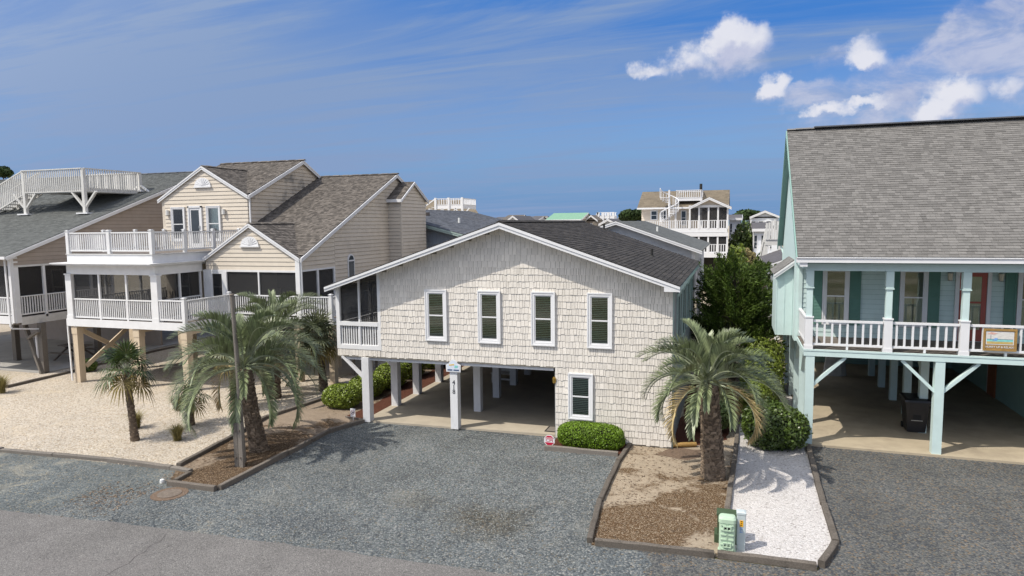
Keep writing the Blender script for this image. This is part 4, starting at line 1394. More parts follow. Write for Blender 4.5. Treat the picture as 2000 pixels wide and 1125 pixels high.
for x in (-28.2, -24.62):
    m = MB().tube([(x, YA - .09, 7.66), (x, YA - .09, 7.92)], [.10, .085], 10)
    m.box(x - .05, x + .05, YA - .05, YA, 7.72, 7.84)
    m.build('wall_lamp', 'white_old', HB)
downspout(HB, [(XAR + .08, YA + .05, 8.5), (XAR + .08, YA + .05, 7.15), (XAR + .28, YA - .1, 6.98)])
# the two storey porch in front: parapet, roof lip, posts, screens, upper rails
MB().box(-28.58, -23.70, Y1, YA, 5.50, 5.88).build('parapet', 'white', HB)
MB().box(-28.50, -23.78, Y1 + .08, YA, 5.881, 5.90).build('upper_deck_floor', 'deck_wood', HB)
MB().box(-28.62, -23.66, Y1 - .03, YA, 5.861, 5.895).build('deck_trim', 'white_old', HB)
m = MB().box(-29.1, -23.45, Y1 - .35, YA, 5.40, 5.46)
m.box(-29.15, -23.40, Y1 - .42, YA, 5.461, 5.498)
m.build('roof_lip', 'white', HB)
MB().box(-28.66, -23.60, Y1, Y1 + .14, 4.98, 5.398).build('frieze', 'white', HB)
MB().box(-23.74, -23.60, Y1 + .14, YB, 4.98, 5.398).build('frieze', 'white', HB)
MB().box(-28.66, -28.52, Y1 + .14, YA, 4.98, 5.398).build('frieze', 'white', HB)
MB().box(-28.5, -23.75, Y1 + .14, YA, 5.3, 5.39).build('porch_ceiling', 'white_old', HB)
for x in (-28.59, -23.68):
    m = MB().box(x - .17, x + .17, Y1 - .03, Y1 + .2, 2.95, 5.0)
    m.box(x - .19, x + .19, Y1 - .05, Y1 + .22, 2.90, 3.12).box(x - .2, x + .2, Y1 - .06, Y1 + .23, 4.94, 5.0)
    m.build('porch_post', 'white', HB)
F = FY(Y1)
xs = [-28.42, -26.84, -25.28, -23.85]
for x in xs[1:3]:
    MB().box(x - .045, x + .045, Y1 + .02, Y1 + .1, 2.95, 4.98).build('mullion', 'white', HB)
for a, b in zip(xs[:-1], xs[1:]):
    screen(HB, F, a + .045, b - .045, 2.98, 4.98, -.10)
    railing(HB, (a + .045, Y1 + .06), (b - .045, Y1 + .06), 3.0, 3.88, 'white', .115, .04)
ys = [23.14, 24.3, 25.55]
for a, b in zip(ys[:-1], ys[1:]):
    MB().box(-23.71, -23.63, b - .04, b + .04, 2.95, 4.98).build('mullion', 'white', HB)
    MB().fbox(FX(-23.72), a, b - .04, 2.98, 4.98, -.004, 0).build('screen', 'screen', HB)
railing(HB, (-23.66, 23.14), (-23.66, 25.55), 3.0, 3.88, 'white', .13, .04)
for y in (24.8, 26.8):
    MB().box(-28.62, -28.52, y - .05, y + .05, 2.95, 4.98).build('mullion', 'white_old', HB)
railing(HB, (-28.58, 23.1), (-28.58, 28.4), 3.0, 3.88, 'white_old', .14, .04)
for (u0, u1) in ((-28.0, -27.0), (-26.0, -24.6)):
    far_window(HB, FY(YA - .01), u0, u1, 3.0, 4.9, 0, 'white_old')
# porch furniture seen dimly through the screens
chair(-27.2, 26.4, 2.95, 2.2, 'deck_wood', 'brown slatted chair on the left of the screened porch of the beige house')
chair(-25.4, 26.0, 2.95, -2.4, 'deck_wood', 'brown slatted chair in the middle of the screened porch of the beige house')
chair(-21.3, 27.6, 2.95, .2, 'white_old', 'white slatted chair behind the screens of the right hand beige porch')
# upper rails
up = [(-28.5, Y1 + .06), (-26.1, Y1 + .06), (-23.74, Y1 + .06)]
for x, y in up:
    rail_post(HB, x, y, 5.87, 6.90, .15)
railing(HB, (-28.42, Y1 + .06), (-26.18, Y1 + .06), 6.0, 6.84, 'white', .125, .04)
railing(HB, (-26.02, Y1 + .06), (-23.82, Y1 + .06), 6.0, 6.84, 'white', .125, .04)
yu = [Y1 + .06, 24.8, 26.6, 28.42]
for a, b in zip(yu[:-1], yu[1:]):
    rail_post(HB, -23.74, b, 5.87, 6.90, .13)
    railing(HB, (-23.74, a + .08), (-23.74, b - .07), 6.0, 6.84, 'white', .125, .04)
    rail_post(HB, -28.5, b, 5.87, 6.90, .13)
    railing(HB, (-28.5, a + .08), (-28.5, b - .07), 6.0, 6.84, 'white', .125, .04)
# main deck: band, floor, rails
XD = -22.07
MB().box(-28.82, XD, Y1 - .06, Y1, 2.62, 2.95).build('deck_band', 'white', HB)
MB().box(XD - .06, XD, Y1, YB - .06, 2.62, 2.95).build('deck_band', 'white', HB)
MB().box(XD - .06, -16.62, YB - .06, YB, 2.66, 2.95).build('deck_band', 'white', HB)
MB().box(-16.68, -16.62, YB, 30.5, 2.66, 2.95).build('deck_band', 'white', HB)
fl = MB().flat([(-28.8, Y1 + .001), (XD - .061, Y1 + .001), (XD - .061, YB + .001), (-16.69, YB + .001), (-16.69, 30.5), (XBR, 30.5), (XBR, 37), (-28.8, 37)], 2.90, 2.948)
fl.build('deck_floor', 'deck_wood', HB)
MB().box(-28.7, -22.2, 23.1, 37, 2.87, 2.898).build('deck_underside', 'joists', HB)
rail_post(HB, XD - .08, Y1 + .02, 2.95, 4.0, .14)
rail_post(HB, XD - .06, YB - .03, 2.95, 4.0, .14)
rail_post(HB, -16.72, YB - .03, 2.95, 4.0, .14)
railing(HB, (-23.5, Y1 + .02), (XD - .16, Y1 + .02), 3.03, 3.92, 'white', .12, .04)
railing(HB, (XD - .08, Y1 + .1), (XD - .06, YB - .11), 3.03, 3.92, 'white', .12, .04)
railing(HB, (XD + .02, YB - .03), (XBR - .2, YB - .03), 3.03, 3.92, 'white', .12, .04)
railing(HB, (XBR + .1, YB - .03), (-16.8, YB - .03), 3.03, 3.92, 'white', .12, .04)
railing(HB, (-16.72, YB + .05), (-16.72, 30.4), 3.03, 3.92, 'white', .12, .04)
# stilts, beams, cross bracing, house number
for yy in (23.06, 26.1, 29.2, 32.4):
    for x in (-28.46, -24.86, -22.25):
        if yy > 30 and x == -22.25: continue
        s_ = stilt(HB, x, yy, 0, 2.62 if yy > 23.1 else 2.60, .30, 'tan_post')
        if yy < 23.1:
            MB().box(x - .17, x + .17, yy - .17, yy + .17, 2.25, 2.60).build('stilt_cap', 'tan_post', s_)
        if yy < 23.1 and x == -24.86:
            for ch, zz in (('4', 1.95), ('2', 1.72), ('9', 1.49)):
                text('house_number', ch, .24, (x, yy - .152, zz), 'ink', s_)
for yy in (25.85, 28.9, 32.0):
    for x in (-18.6, -16.85):
        stilt(HB, x, yy, 0, 2.62, .27, 'tan_post')
for x in (-28.46, -24.86, -22.25):
    MB().box(x - .1, x + .1, 23.2, 32.6, 2.42, 2.615).build('beam', 'tan_post', HB)
MB().box(-18.7, -16.8, 25.75, 25.95, 2.44, 2.64).build('beam', 'tan_post', HB)
brace(HB, (-28.46, 23.3, 2.35), (-28.46, 26.0, .7), .07, .2, 'tan_post')
brace(HB, (-28.36, 23.3, .7), (-28.36, 26.0, 2.35), .07, .2, 'tan_post')
brace(HB, (-24.86, 29.3, 2.35), (-22.3, 29.3, .9), .07, .2, 'tan_post')
MB().box(-28.2, -19.0, 34.4, 34.5, .03, 2.9).build('enclosure_wall', 'slate_siding', HB)
MB().box(-26.5, -23.2, 31.6, 31.7, .03, 2.9).build('enclosure_wall', 'slate_siding', HB)
# stair under the deck
st = MB()
st.beam((-23.2, 29.5, .1), (-23.2, 32.2, 2.9), .05, .25).beam((-22.3, 29.5, .1), (-22.3, 32.2, 2.9), .05, .25)
for k in range(12):
    t = (k + .5) / 12
    st.box(-23.2, -22.3, 29.5 + 2.7 * t - .12, 29.5 + 2.7 * t + .12, .2 + 2.7 * t - .02, .2 + 2.7 * t + .02)
st.build('stair', 'white_old', HB)
m = MB()
for k in range(14):
    t = (k + .5) / 14
    m.beam((-22.3, 29.5 + 2.7 * t, .25 + 2.75 * t), (-22.3, 29.5 + 2.7 * t, 1.1 + 2.75 * t), .035, .035)
m.beam((-22.3, 29.5, 1.15), (-22.3, 32.2, 3.9), .06, .06)
m.build('stair_rail', 'white_old', HB)
downspout(HB, [(-28.74, Y1 - .08, 2.6), (-28.66, Y1 - .1, .1)], 'white', .06)

# ================================================================== far left house
HL = thing('taupe_house', 'taupe house with a long grey roof and a white roof deck, far left', 'house', (-38, 28, 0))
XL = -32.1
sl = .364
def zL(y): return 5.93 + sl * (y - 22.93)
roof(HL, [(-52, 22.55, zL(22.55)), (XL + .2, 22.55, zL(22.55)), (XL + .2, 35.6, zL(35.6)), (-52, 35.6, zL(35.6))], 'roof_green_grey', .16, .22, .06, 'white_old', butt=.024)
roof(HL, [(XL + .2, 44, 7.6), (-52, 44, 7.6), (-52, 35.6, zL(35.6)), (XL + .2, 35.6, zL(35.6))], 'roof_green_grey', .3, .6, .06)
ridge_cap(HL, (-52, 35.6, zL(35.6) + .02), (XL + .2, 35.6, zL(35.6) + .02), .3, 'roof_slate')
rake(HL, FX(XL + .2), (22.55, zL(22.55)), (35.6, zL(35.6)), .18)
m = MB().box(-52, XL + .22, 22.45, 22.56, zL(22.55) - .15, zL(22.55) - .02)
m.build('gutter', 'white', HL)
wp = [(23.0, 5.33), (40, 5.33), (40, 8.9), (35.6, zL(35.6) - .12), (23.0, zL(23) - .12)]
MB().prism(FX(XL), wp, -.15, 0).build('wall', 'shade_core', HL)
siding(HL, FX(XL), wp, .19, 'taupe')
MB().box(XL - .02, XL + .03, 23.0, 40, 5.24, 5.33).build('frieze', 'white_old', HL)
MB().box(XL - .25, XL + .01, 22.95, 23.2, 2.6, 5.85).build('corner_post', 'white', HL)
MB().box(XL - .17, XL - .02, 22.85, 22.95, 2.62, 5.7).build('post_trim', 'white', HL)
F = FX(XL)
yy = [23.2, 24.45, 25.75, 27.0, 28.3]
for a, b in zip(yy[:-1], yy[1:]):
    MB().box(XL - .08, XL + .02, b - .06, b + .06, 2.75, 5.24).build('mullion', 'white', HL)
    screen(HL, F, a, b - .06, 2.9, 5.24, -.08)
    railing(HL, (XL - .03, a + .02), (XL - .03, b - .07), 2.95, 3.86, 'white', .125, .045)
MB().box(XL - .06, XL + .02, 23.2, 37, 2.48, 2.86).build('deck_band', 'white_old', HL)
MB().box(-52, XL - .26, 22.94, 23.0, 2.55, 2.92).build('deck_band', 'white', HL)
railing(HL, (-34.4, 23.0), (XL - .28, 23.0), 2.98, 3.82, 'white', .125, .045)
MB().box(-36.5, XL - .26, 22.98, 23.06, 5.3, 5.7).build('frieze', 'taupe', HL)
screen(HL, FY(23.0), -36.5, XL - .26, 2.9, 5.3, -.08)
MB().box(-36.5, XL - .05, 23.06, 37, 2.5, 2.8).build('deck_floor', 'deck_wood', HL)
MB().box(-40, XL - .1, 27.6, 27.7, 2.8, 5.6).build('porch_rear_wall', 'taupe', HL)
MB().box(-36.6, -36.5, 23.06, 27.6, 2.8, 5.6).build('porch_side_wall', 'taupe', HL)
for (u0, u1) in ((-33.9, -33.0), (-35.6, -34.7)):
    far_window(HL, FY(27.59), u0, u1, 2.85, 4.85, 0, 'white_old')
downspout(HL, [(XL - .6, 22.6, 5.75), (XL - .3, 22.82, 5.6), (XL - .24, 22.82, 2.45), (XL - .2, 22.85, 2.35), (XL + .1, 23.9, 2.2)], 'white', .075)
stilt(HL, -32.0, 24.05, 0, 2.48, .26, 'weathered')
stilt(HL, -36.4, 25.9, 0, 2.5, .26, 'weathered')
stilt(HL, -33.6, 28.4, 0, 2.5, .26, 'weathered')
stilt(HL, -32.3, 29.5, 0, 2.5, .26, 'weathered')
brace(HL, (-32.95, 23.86, 2.70), (-31.95, 23.86, .02), .12, .18, 'weathered')
brace(HL, (-32.62, 23.80, 1.72), (-31.9, 23.80, 2.1), .12, .14, 'weathered')
MB().box(-44, XL - .2, 31.5, 31.6, .04, 2.5).build('enclosure_wall', 'taupe', HL)
downspout(HL, [(-32.22, 23.9, 1.9), (-32.18, 23.9, .1)], 'white', .07)
# picnic bench under it
pb = thing('picnic_table', 'brown picnic table in the shade under the taupe house', 'table', (-33.6, 27.0, .04))
MB().box(-34.6, -32.9, 26.8, 27.5, .72, .77).build('tabletop', 'deck_wood', pb)
for y in (26.35, 27.85):
    MB().box(-34.6, -32.9, y - .12, y + .12, .42, .46).build('bench_board', 'deck_wood', pb)
for x in (-34.3, -33.2):
    MB().beam((x, 26.3, .04), (x, 27.3, .72), .08, .09, (1, 0, 0)).build('leg', 'deck_wood', pb)
    MB().beam((x, 27.9, .04), (x, 26.95, .72), .08, .09, (1, 0, 0)).build('leg', 'deck_wood', pb)
# roof deck
x0, x1, ya, yb = -37.9, -33.46, 28.09, 31.75
MB().box(x0, x1, ya, yb, 9.02, 9.10).build('roof_deck_floor', 'white_old', HL)
m = MB().box(x0, x1, ya - .04, ya, 8.98, 9.24); m.box(x1, x1 + .04, ya, yb, 8.98, 9.24); m.box(x0, x1, yb, yb + .04, 8.98, 9.24)
m.build('roof_deck_band', 'white_old', HL)
for (a, b) in (((x0, ya - .06), (x1, ya - .06)), ((x1 + .06, ya), (x1 + .06, yb)), ((x0, yb + .06), (x1, yb + .06))):
    railing(HL, a, b, 9.02, 10.28, 'white_old', .15, .048, (.14, .05), (.05, .05))
for (x, y) in ((x0 + .05, ya), (x1, ya), (x1, yb)):
    zb = zL(y) + .02
    MB().box(x - .09, x + .09, y - .09, y + .09, zb, 10.26).build('roof_deck_post', 'white_old', HL)
    MB().box(x - .4, x + .4, y - .25, y + .25, zb - .02, zb + .05).build('post_base', 'white_plain', HL)
    for dx in (-1, 1):
        if x0 - .2 < x + dx * .9 < x1 + .2 or True:
            MB().beam((x + dx * .06, y, zb + .35), (x + dx * .85, y, 9.0), .09, .14, (0, 1, 0)).build('roof_deck_brace', 'white_old', HL)
# its stair down the roof
sx0, sz0 = x0, 9.15
sx1, sz1 = x0 - 3.2, 7.9
for y in (ya, ya + 1.0):
    MB().beam((sx0, y, sz0 - .05), (sx1, y, sz1 - .1), .06, .28).build('stair_stringer', 'white_old', HL)
    m = MB().beam((sx0, y, 10.25), (sx1, y, 9.0), .12, .06)
    for k in range(22):
        t = (k + .5) / 22
        xx = sx0 + (sx1 - sx0) * t
        m.beam((xx, y - .03, sz0 - .1 + (sz1 - sz0) * t), (xx, y - .03, 10.2 - 1.25 * t), .05, .05)
    m.build('stair_rail', 'white_old', HL)
for k in range(8):
    t = (k + .5) / 8
    xx = sx0 + (sx1 - sx0) * t
    MB().box(xx - .14, xx + .14, ya, ya + 1.0, sz0 + (sz1 - sz0) * t - .02, sz0 + (sz1 - sz0) * t + .02).build('stair_tread', 'white_old', HL)

# ================================================================== the aqua house on the right
HT = thing('aqua_house', 'aqua house on the right with a tall grey shingle roof and a red door', 'house', (7, 27, 0))
YT, YW2, XT = 22.6, 25.2, 2.15
XR = 13.0
roof(HT, [(1.84, 22.28, 5.92), (XR, 22.28, 5.92), (XR, 28.4, 10.45), (1.84, 28.4, 10.45)], 'roof_grey', .13, .20, .07, 'teal_soffit', butt=.017, single=296)
roof(HT, [(XR, 32.07, 5.98), (1.84, 32.07, 5.98), (1.84, 28.4, 10.45), (XR, 28.4, 10.45)], 'roof_grey', .145, .30, .07, 'teal_soffit')
ridge_cap(HT, (1.84, 28.4, 10.47), (XR, 28.4, 10.47), .3, 'roof_grey')
m = MB()
for k in range(2):
    pass
m.beam((2.78, 28.36, 10.50), (XR, 28.36, 10.50), .34, .045)
m.build('ridge_vent', 'roof_slate', HT)
m = MB().box(1.80, XR, 22.20, 22.30, 5.745, 5.90); m.box(1.80, XR, 22.17, 22.32, 5.88, 5.905)
m.build('gutter', 'white_plain', HT)
MB().box(1.9, 2.12, 22.24, 22.30, 5.62, 5.75).build('gutter_end', 'white_plain', HT)
for (a, b) in (((22.28, 5.92), (28.4, 10.45)), ((28.4, 10.45), (32.07, 5.98))):
    MB().prism(FX(1.84), [(a[0], a[1] - .03), (b[0], b[1] - .03), (b[0], b[1] - .22), (a[0], a[1] - .22)], -.04, -.003).build('rake_board', 'teal_soffit', HT)
gpl = [(25.2, 2.86), (32.0, 2.86), (32.0, 5.85), (28.4, 10.28), (22.55, 5.88), (22.55, 5.55), (25.2, 5.55)]
MB().prism(FX(XT), gpl, -.12, 0).build('side_wall', 'teal', HT)
for k in range(14):
    u = 25.3 + k * .5
    MB().fbox(FX(XT), u, u + .045, 2.9, min(5.6 + max(0, (u - 25)) * .8, 8.8) if u < 29 else 5.7, 0, .016).build('batten', 'teal', HT)
# shed bump on the side wall
MB().prism(FY(26.0), [(1.46, 2.92), (2.15, 2.92), (2.15, 5.60), (1.46, 5.10)], -2.3, 0).build('side_bump', 'teal', HT)
for x in (1.46, 1.72, 1.98):
    MB().fbox(FY(26.0), x, x + .03, 2.92, 5.12 + (x - 1.46) * .7, 0, .014).build('batten', 'teal', HT)
roof(HT, [(1.36, 28.4, 5.12), (1.36, 25.85, 5.12), (2.15, 25.85, 5.72), (2.15, 28.4, 5.72)], 'roof_grey', .145, .3, .05)
rake(HT, FY(25.85), (1.36, 5.12), (2.15, 5.72), .16)
downspout(HT, [(1.95, 32.0, 5.9), (2.05, 31.9, 5.6), (2.05, 31.9, 3)], 'teal', .08)
# front wall under the porch
fw = [(XT, 3.05), (XR, 3.05), (XR, 5.75), (XT, 5.75)]
MB().prism(FY(YW2), fw, -.15, 0).build('wall', 'teal_deep', HT)
siding(HT, FY(YW2), fw, .165, 'teal')
MB().box(XT - .03, XT + .1, YW2 - .06, YW2 + .02, 3.05, 5.72).build('corner_board', 'teal', HT)
F = FY(YW2 - .026)
def shutter(u0, u1, z0, z1):
    o = MB().fbox(F, u0, u1, z0, z1, 0, .03).build('shutter', 'shutter', HT)
    m = MB()
    for (a, b, c, d_) in ((u0, u0 + .05, z0, z1), (u1 - .05, u1, z0, z1), (u0 + .05, u1 - .05, z0, z0 + .07), (u0 + .05, u1 - .05, z1 - .07, z1), (u0 + .05, u1 - .05, (z0 + z1) / 2 - .04, (z0 + z1) / 2 + .04)):
        m.fbox(F, a, b, c, d_, .031, .045)
    m.build('stile', 'shutter', o)
    m = MB()
    z = z0 + .1
    while z < z1 - .1:
        m.poly([F.p(u0 + .05, z, .042), F.p(u1 - .05, z, .042), F.p(u1 - .05, z + .035, .031), F.p(u0 + .05, z + .035, .031)])
        z += .05
    m.build('louvre', 'shutter', o, 'stuff')
for (wl, wr, sl_, sr) in ((2.89, 3.70, 2.56, 4.06), (5.22, 6.02, 4.90, 6.37), (8.50, 9.30, 8.16, 9.66), (10.8, 11.6, 10.45, 11.95)):
    window(HT, F, wl, wr, 3.48, 5.42, .10, 0, 'curtain', 'white_plain', back='interior')
    shutter(sl_, wl - .02, 3.48, 5.36)
    shutter(wr + .02, sr, 3.48, 5.36)
d_ = MB()
for (x0, x1, y0, y1) in ((6.80, 6.91, 3.06, 5.40), (7.68, 7.79, 3.06, 5.40), (6.91, 7.68, 5.29, 5.40)):
    d_.fbox(F, x0, x1, y0, y1, 0, .06)
door = d_.build('door', 'white_plain', HT)
m = MB()
for (x0, x1, y0, y1) in ((6.92, 7.06, 3.08, 5.28), (7.53, 7.67, 3.08, 5.28), (7.06, 7.53, 5.16, 5.28), (7.06, 7.53, 3.08, 3.45), (7.06, 7.53, 4.30, 4.36)):
    m.fbox(F, x0, x1, y0, y1, 0, .035)
m.build('door_leaf', 'door_red', door)
MB().fbox(F, 7.06, 7.53, 3.45, 5.16, .004, .010).build('door_backing', 'curtain', door)
MB().fbox(F, 7.06, 7.53, 3.45, 5.16, .022, .026).build('pane', 'glass', door)
MB().fbox(F, 6.96, 7.0, 4.1, 4.25, .036, .08).build('handle', 'ink', door)
for x in (6.62, 8.02):
    o = MB().box(x - .04, x + .04, YW2 - .05, YW2, 5.05, 5.25).tube([(x, YW2 - .14, 5.02), (x, YW2 - .14, 5.04)], [.06, .08], 8).tube([(x, YW2 - .14, 5.27), (x, YW2 - .14, 5.34)], [.10, .03], 8).build('wall_lantern', 'lamp_metal', HT)
    MB().tube([(x, YW2 - .14, 5.045), (x, YW2 - .14, 5.265)], [.06, .08], 8).build('lantern_glass', 'lamp_glass', o)
# porch: ceiling, header, columns, newels, rails
MB().box(XT - .05, XR, YT + .02, YW2, 5.70, 5.74).build('porch_ceiling', 'teal_deep', HT)
MB().box(XT - .05, XR, YT - .02, YT + .12, 5.48, 5.70).build('header', 'teal', HT)
nx = [2.24, 4.42, 6.40, 8.5, 10.6, 12.7]
for x in nx:
    m = MB().box(x - .085, x + .085, YT - .01, YT + .16, 4.07, 5.48)
    o = m.build('column', 'teal', HT)
    MB().box(x - .105, x + .105, YT - .03, YT + .18, 4.98, 5.475).box(x - .12, x + .12, YT - .045, YT + .195, 4.94, 4.975).build('capital', 'teal', o)
    m = MB().box(x - .11, x + .11, YT - .045, YT + .175, 3.05, 4.03)
    m.box(x - .125, x + .125, YT - .06, YT + .19, 3.05, 3.17).box(x - .128, x + .128, YT - .063, YT + .193, 4.03, 4.07)
    m.build('newel_post', 'white_plain', HT)
for a, b in zip(nx[:-1], nx[1:]):
    railing(HT, (a + .13, YT + .05), (b - .13, YT + .05), 3.17, 3.96, 'white_plain', .222, .055, (.10, .065), (.07, .065))
    MB().box((a + b) / 2 - .03, (a + b) / 2 + .03, YT + .02, YT + .08, 3.06, 3.17).build('rail_foot', 'white_plain', HT)
railing(HT, (XT + .05, YT + .2), (XT + .05, YW2 - .05), 3.17, 4.0, 'white_plain', .222, .055, (.10, .065), (.07, .065))
for k in range(18):
    y = YT + .02 + k * .143
    MB().box(XT, XR, y, y + .135, 3.00, 3.05 + (k % 2) * .001).build('deck_board', 'deck_wood', HT)
MB().box(XT - .04, XR, YT - .06, YT + .0, 2.84, 2.995).build('beam', 'teal', HT)
MB().box(XT - .05, XR, YT - .075, YT + .015, 2.998, 3.048).build('deck_trim', 'teal', HT)
MB().box(XT - .03, XT + .1, YT + .0, 32, 2.84, 2.995).build('beam', 'teal', HT)
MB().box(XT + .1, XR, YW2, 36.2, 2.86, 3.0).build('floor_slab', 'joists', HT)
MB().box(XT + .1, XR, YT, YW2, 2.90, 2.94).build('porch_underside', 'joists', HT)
# stilts and braces
for x in (2.30, 5.82, 9.3, 12.6):
    stilt(HT, x, YT + .08, 0.02, 2.84, .25, 'teal')
    for dx in (-1, 1):
        if x < 3 and dx < 0: continue
        brace(HT, (x + dx * .1, YT + .08, 1.92), (x + dx * 1.0, YT + .08, 2.82), .09, .15, 'teal')
for y in (24.8, 26.95, 29.1, 31.2):
    stilt(HT, 2.30, y, .02, 2.84, .22, 'teal')
    for dy in (-1, 1):
        MB().beam((2.30, y + dy * .08, 1.95), (2.30, y + dy * .78, 2.82), .08, .14, (1, 0, 0)).build('brace', 'teal', HT)
MB().beam((2.30, YT + .2, 1.95), (2.30, YT + .95, 2.82), .08, .14, (1, 0, 0)).build('brace', 'teal', HT)
for y in (24.85, 27.0, 29.15, 31.3, 33.5):
    stilt(HT, 5.95, y, .04, 2.86, .24, 'teal')
brace(HT, (5.95, 25.0, 1.9), (5.95, 25.9, 2.8), .09, .14, 'teal')
MB().box(9.75, 9.85, 25.2, 36, .05, 2.86).build('inner_wall', 'teal_deep', HT)
MB().box(2.4, 9.75, 36, 36.1, .05, 2.86).build('rear_wall', 'teal_deep', HT)
MB().box(9.70, 9.745, 30.4, 31.2, .06, 2.1).build('storage_door', 'door_orange', HT)
MB().box(9.71, 9.745, 31.22, 31.32, .06, 2.2).build('door_frame', 'white_old', HT)
tk = thing('covered_grill', 'pale covered shape at the back under the aqua house', 'grill cover', (4.9, 33.5, .05))
m = MB()
for i in range(7):
    t = i / 6
    for j in range(12):
        a = 2 * PI * j / 12
        r = (1 - .25 * t) * (1 + .06 * math.sin(5 * a + 3 * t))
        m.v.append((4.4 + .5 * r * math.cos(a), 33.2 + .32 * r * math.sin(a), .05 + .95 * t))
for i in range(6):
    for j in range(12):
        m.f.append((i * 12 + j, i * 12 + (j + 1) % 12, i * 12 + 12 + (j + 1) % 12, i * 12 + 12 + j))
m.f.append(tuple(72 + j for j in range(12)))
m.build('cover', 'white_old', tk)

# wheelie bin
wb = thing('wheeled_bin', 'black wheeled bin standing under the aqua house', 'bin', (5.77, 25.0, .05))
m = MB()
hs = [(0, .26, .30), (.12, .275, .31), (.75, .32, .37), (.95, .335, .385), (.952, .365, .415), (1.02, .37, .42)]
for (z, a, b) in hs:
    for (x, y) in ((-1, -1), (-.7, -1.06), (.7, -1.06), (1, -1), (1.03, 0), (1, 1), (-1, 1), (-1.03, 0)):
        m.v.append((5.77 + x * a, 25.0 + y * b * .95, .07 + z))
for i in range(len(hs) - 1):
    for j in range(8):
        m.f.append((i * 8 + j, i * 8 + (j + 1) % 8, i * 8 + 8 + (j + 1) % 8, i * 8 + 8 + j))
m.f.append(tuple(range(8))[::-1]); m.f.append(tuple(range((len(hs) - 1) * 8, len(hs) * 8)))
m.build('body', 'plastic_black', wb)
lid = MB()
for (z, k) in ((1.095, 1.0), (1.15, .97), (1.19, .80)):
    for (x, y) in ((-1, -1), (-.7, -1.06), (.7, -1.06), (1, -1), (1, 1), (-1, 1)):
        lid.v.append((5.77 + x * .385 * k, 25.0 + y * .43 * k, z + (.03 if y > 0 else 0)))
for i in range(2):
    for j in range(6):
        lid.f.append((i * 6 + j, i * 6 + (j + 1) % 6, i * 6 + 6 + (j + 1) % 6, i * 6 + 6 + j))
lid.f.append(tuple(12 + j for j in range(6))); lid.f.append(tuple(range(6))[::-1])
lid.build('lid', 'plastic_black', wb)
MB().beam((5.5, 25.48, 1.08), (6.04, 25.48, 1.08), .04, .04).build('handle', 'plastic_black', wb)
MB().beam((5.60, 24.655, .47), (5.93, 24.655, .47), .02, .02).build('catch_bar', 'lamp_metal', wb)
MB().box(5.66, 5.88, 24.63, 24.66, .50, .66).build('moulding', 'rubber', wb)
for x in (5.46, 6.02):
    MB().tube([(x, 25.32, .15), (x + .06, 25.32, .15)], .10, 12).build('wheel', 'rubber', wb)

# beach sign hung on the rail
sg = thing('rail_sign', 'wooden framed beach picture sign hung on the white porch rail', 'sign', (7.25, 22.6, 3.25))
F = FY(22.575)
sx0, sx1, sz0, sz1 = 6.86, 7.66, 3.24, 3.86
MB().fbox(F, sx0, sx1, sz0, sz1, 0, .03).build('board', 'wood_frame', sg)
m = MB()
for (a, b, c, e) in ((sx0 - .01, sx1 + .01, sz1 - .05, sz1 + .01), (sx0 - .01, sx1 + .01, sz0 - .01, sz0 + .03), (sx0 - .01, sx0 + .04, sz0 + .03, sz1 - .05), (sx1 - .04, sx1 + .01, sz0 + .03, sz1 - .05)):
    m.fbox(F, a, b, c, e, .031, .055)
m.build('frame', 'wood_frame', sg)
MB().fbox(F, sx0 + .06, sx1 - .06, sz0 + .17, sz1 - .07, .031, .036).build('picture_border', 'white_plain', sg)
px0, px1, pz0, pz1 = sx0 + .08, sx1 - .08, sz0 + .19, sz1 - .09
hp = pz1 - pz0
MB().fbox(F, px0, px1, pz0 + hp * .42, pz1, .037, .039).build('painted_sky', 'paint_sky', sg)
MB().fbox(F, px0, px1, pz0 + hp * .20, pz0 + hp * .38, .037, .039).build('painted_sea', 'paint_sea', sg)
MB().fbox(F, px0, px1, pz0 + hp * .38, pz0 + hp * .42, .037, .039).build('painted_horizon', 'paint_navy', sg)
MB().fbox(F, px0, px1, pz0, pz0 + hp * .20, .037, .039).build('painted_sand', 'paint_sand', sg)
MB().prism(F, [(px0, pz1 - .05), (px0 + .1, pz1), (px0 + .26, pz1 - .03), (px0 + .16, pz1 - .07)], .040, .042).build('painted_cloud', 'paint_pink', sg)
MB().prism(F, [(px0 + .13, pz0 + .10), (px0 + .20, pz0 + .17), (px0 + .27, pz0 + .17), (px0 + .24, pz0 + .09)], .040, .042).build('painted_chair', 'paint_blue', sg)
MB().fbox(F, px0 + .09, px0 + .10, pz0 + .12, pz0 + .26, .040, .042).build('painted_mast', 'paint_navy', sg)
text('lettering', 'HURRY UP & RELAX!', .088, ((sx0 + sx1) / 2, 22.575 - .038, sz0 + .098), 'white_plain', sg, sx=.88)

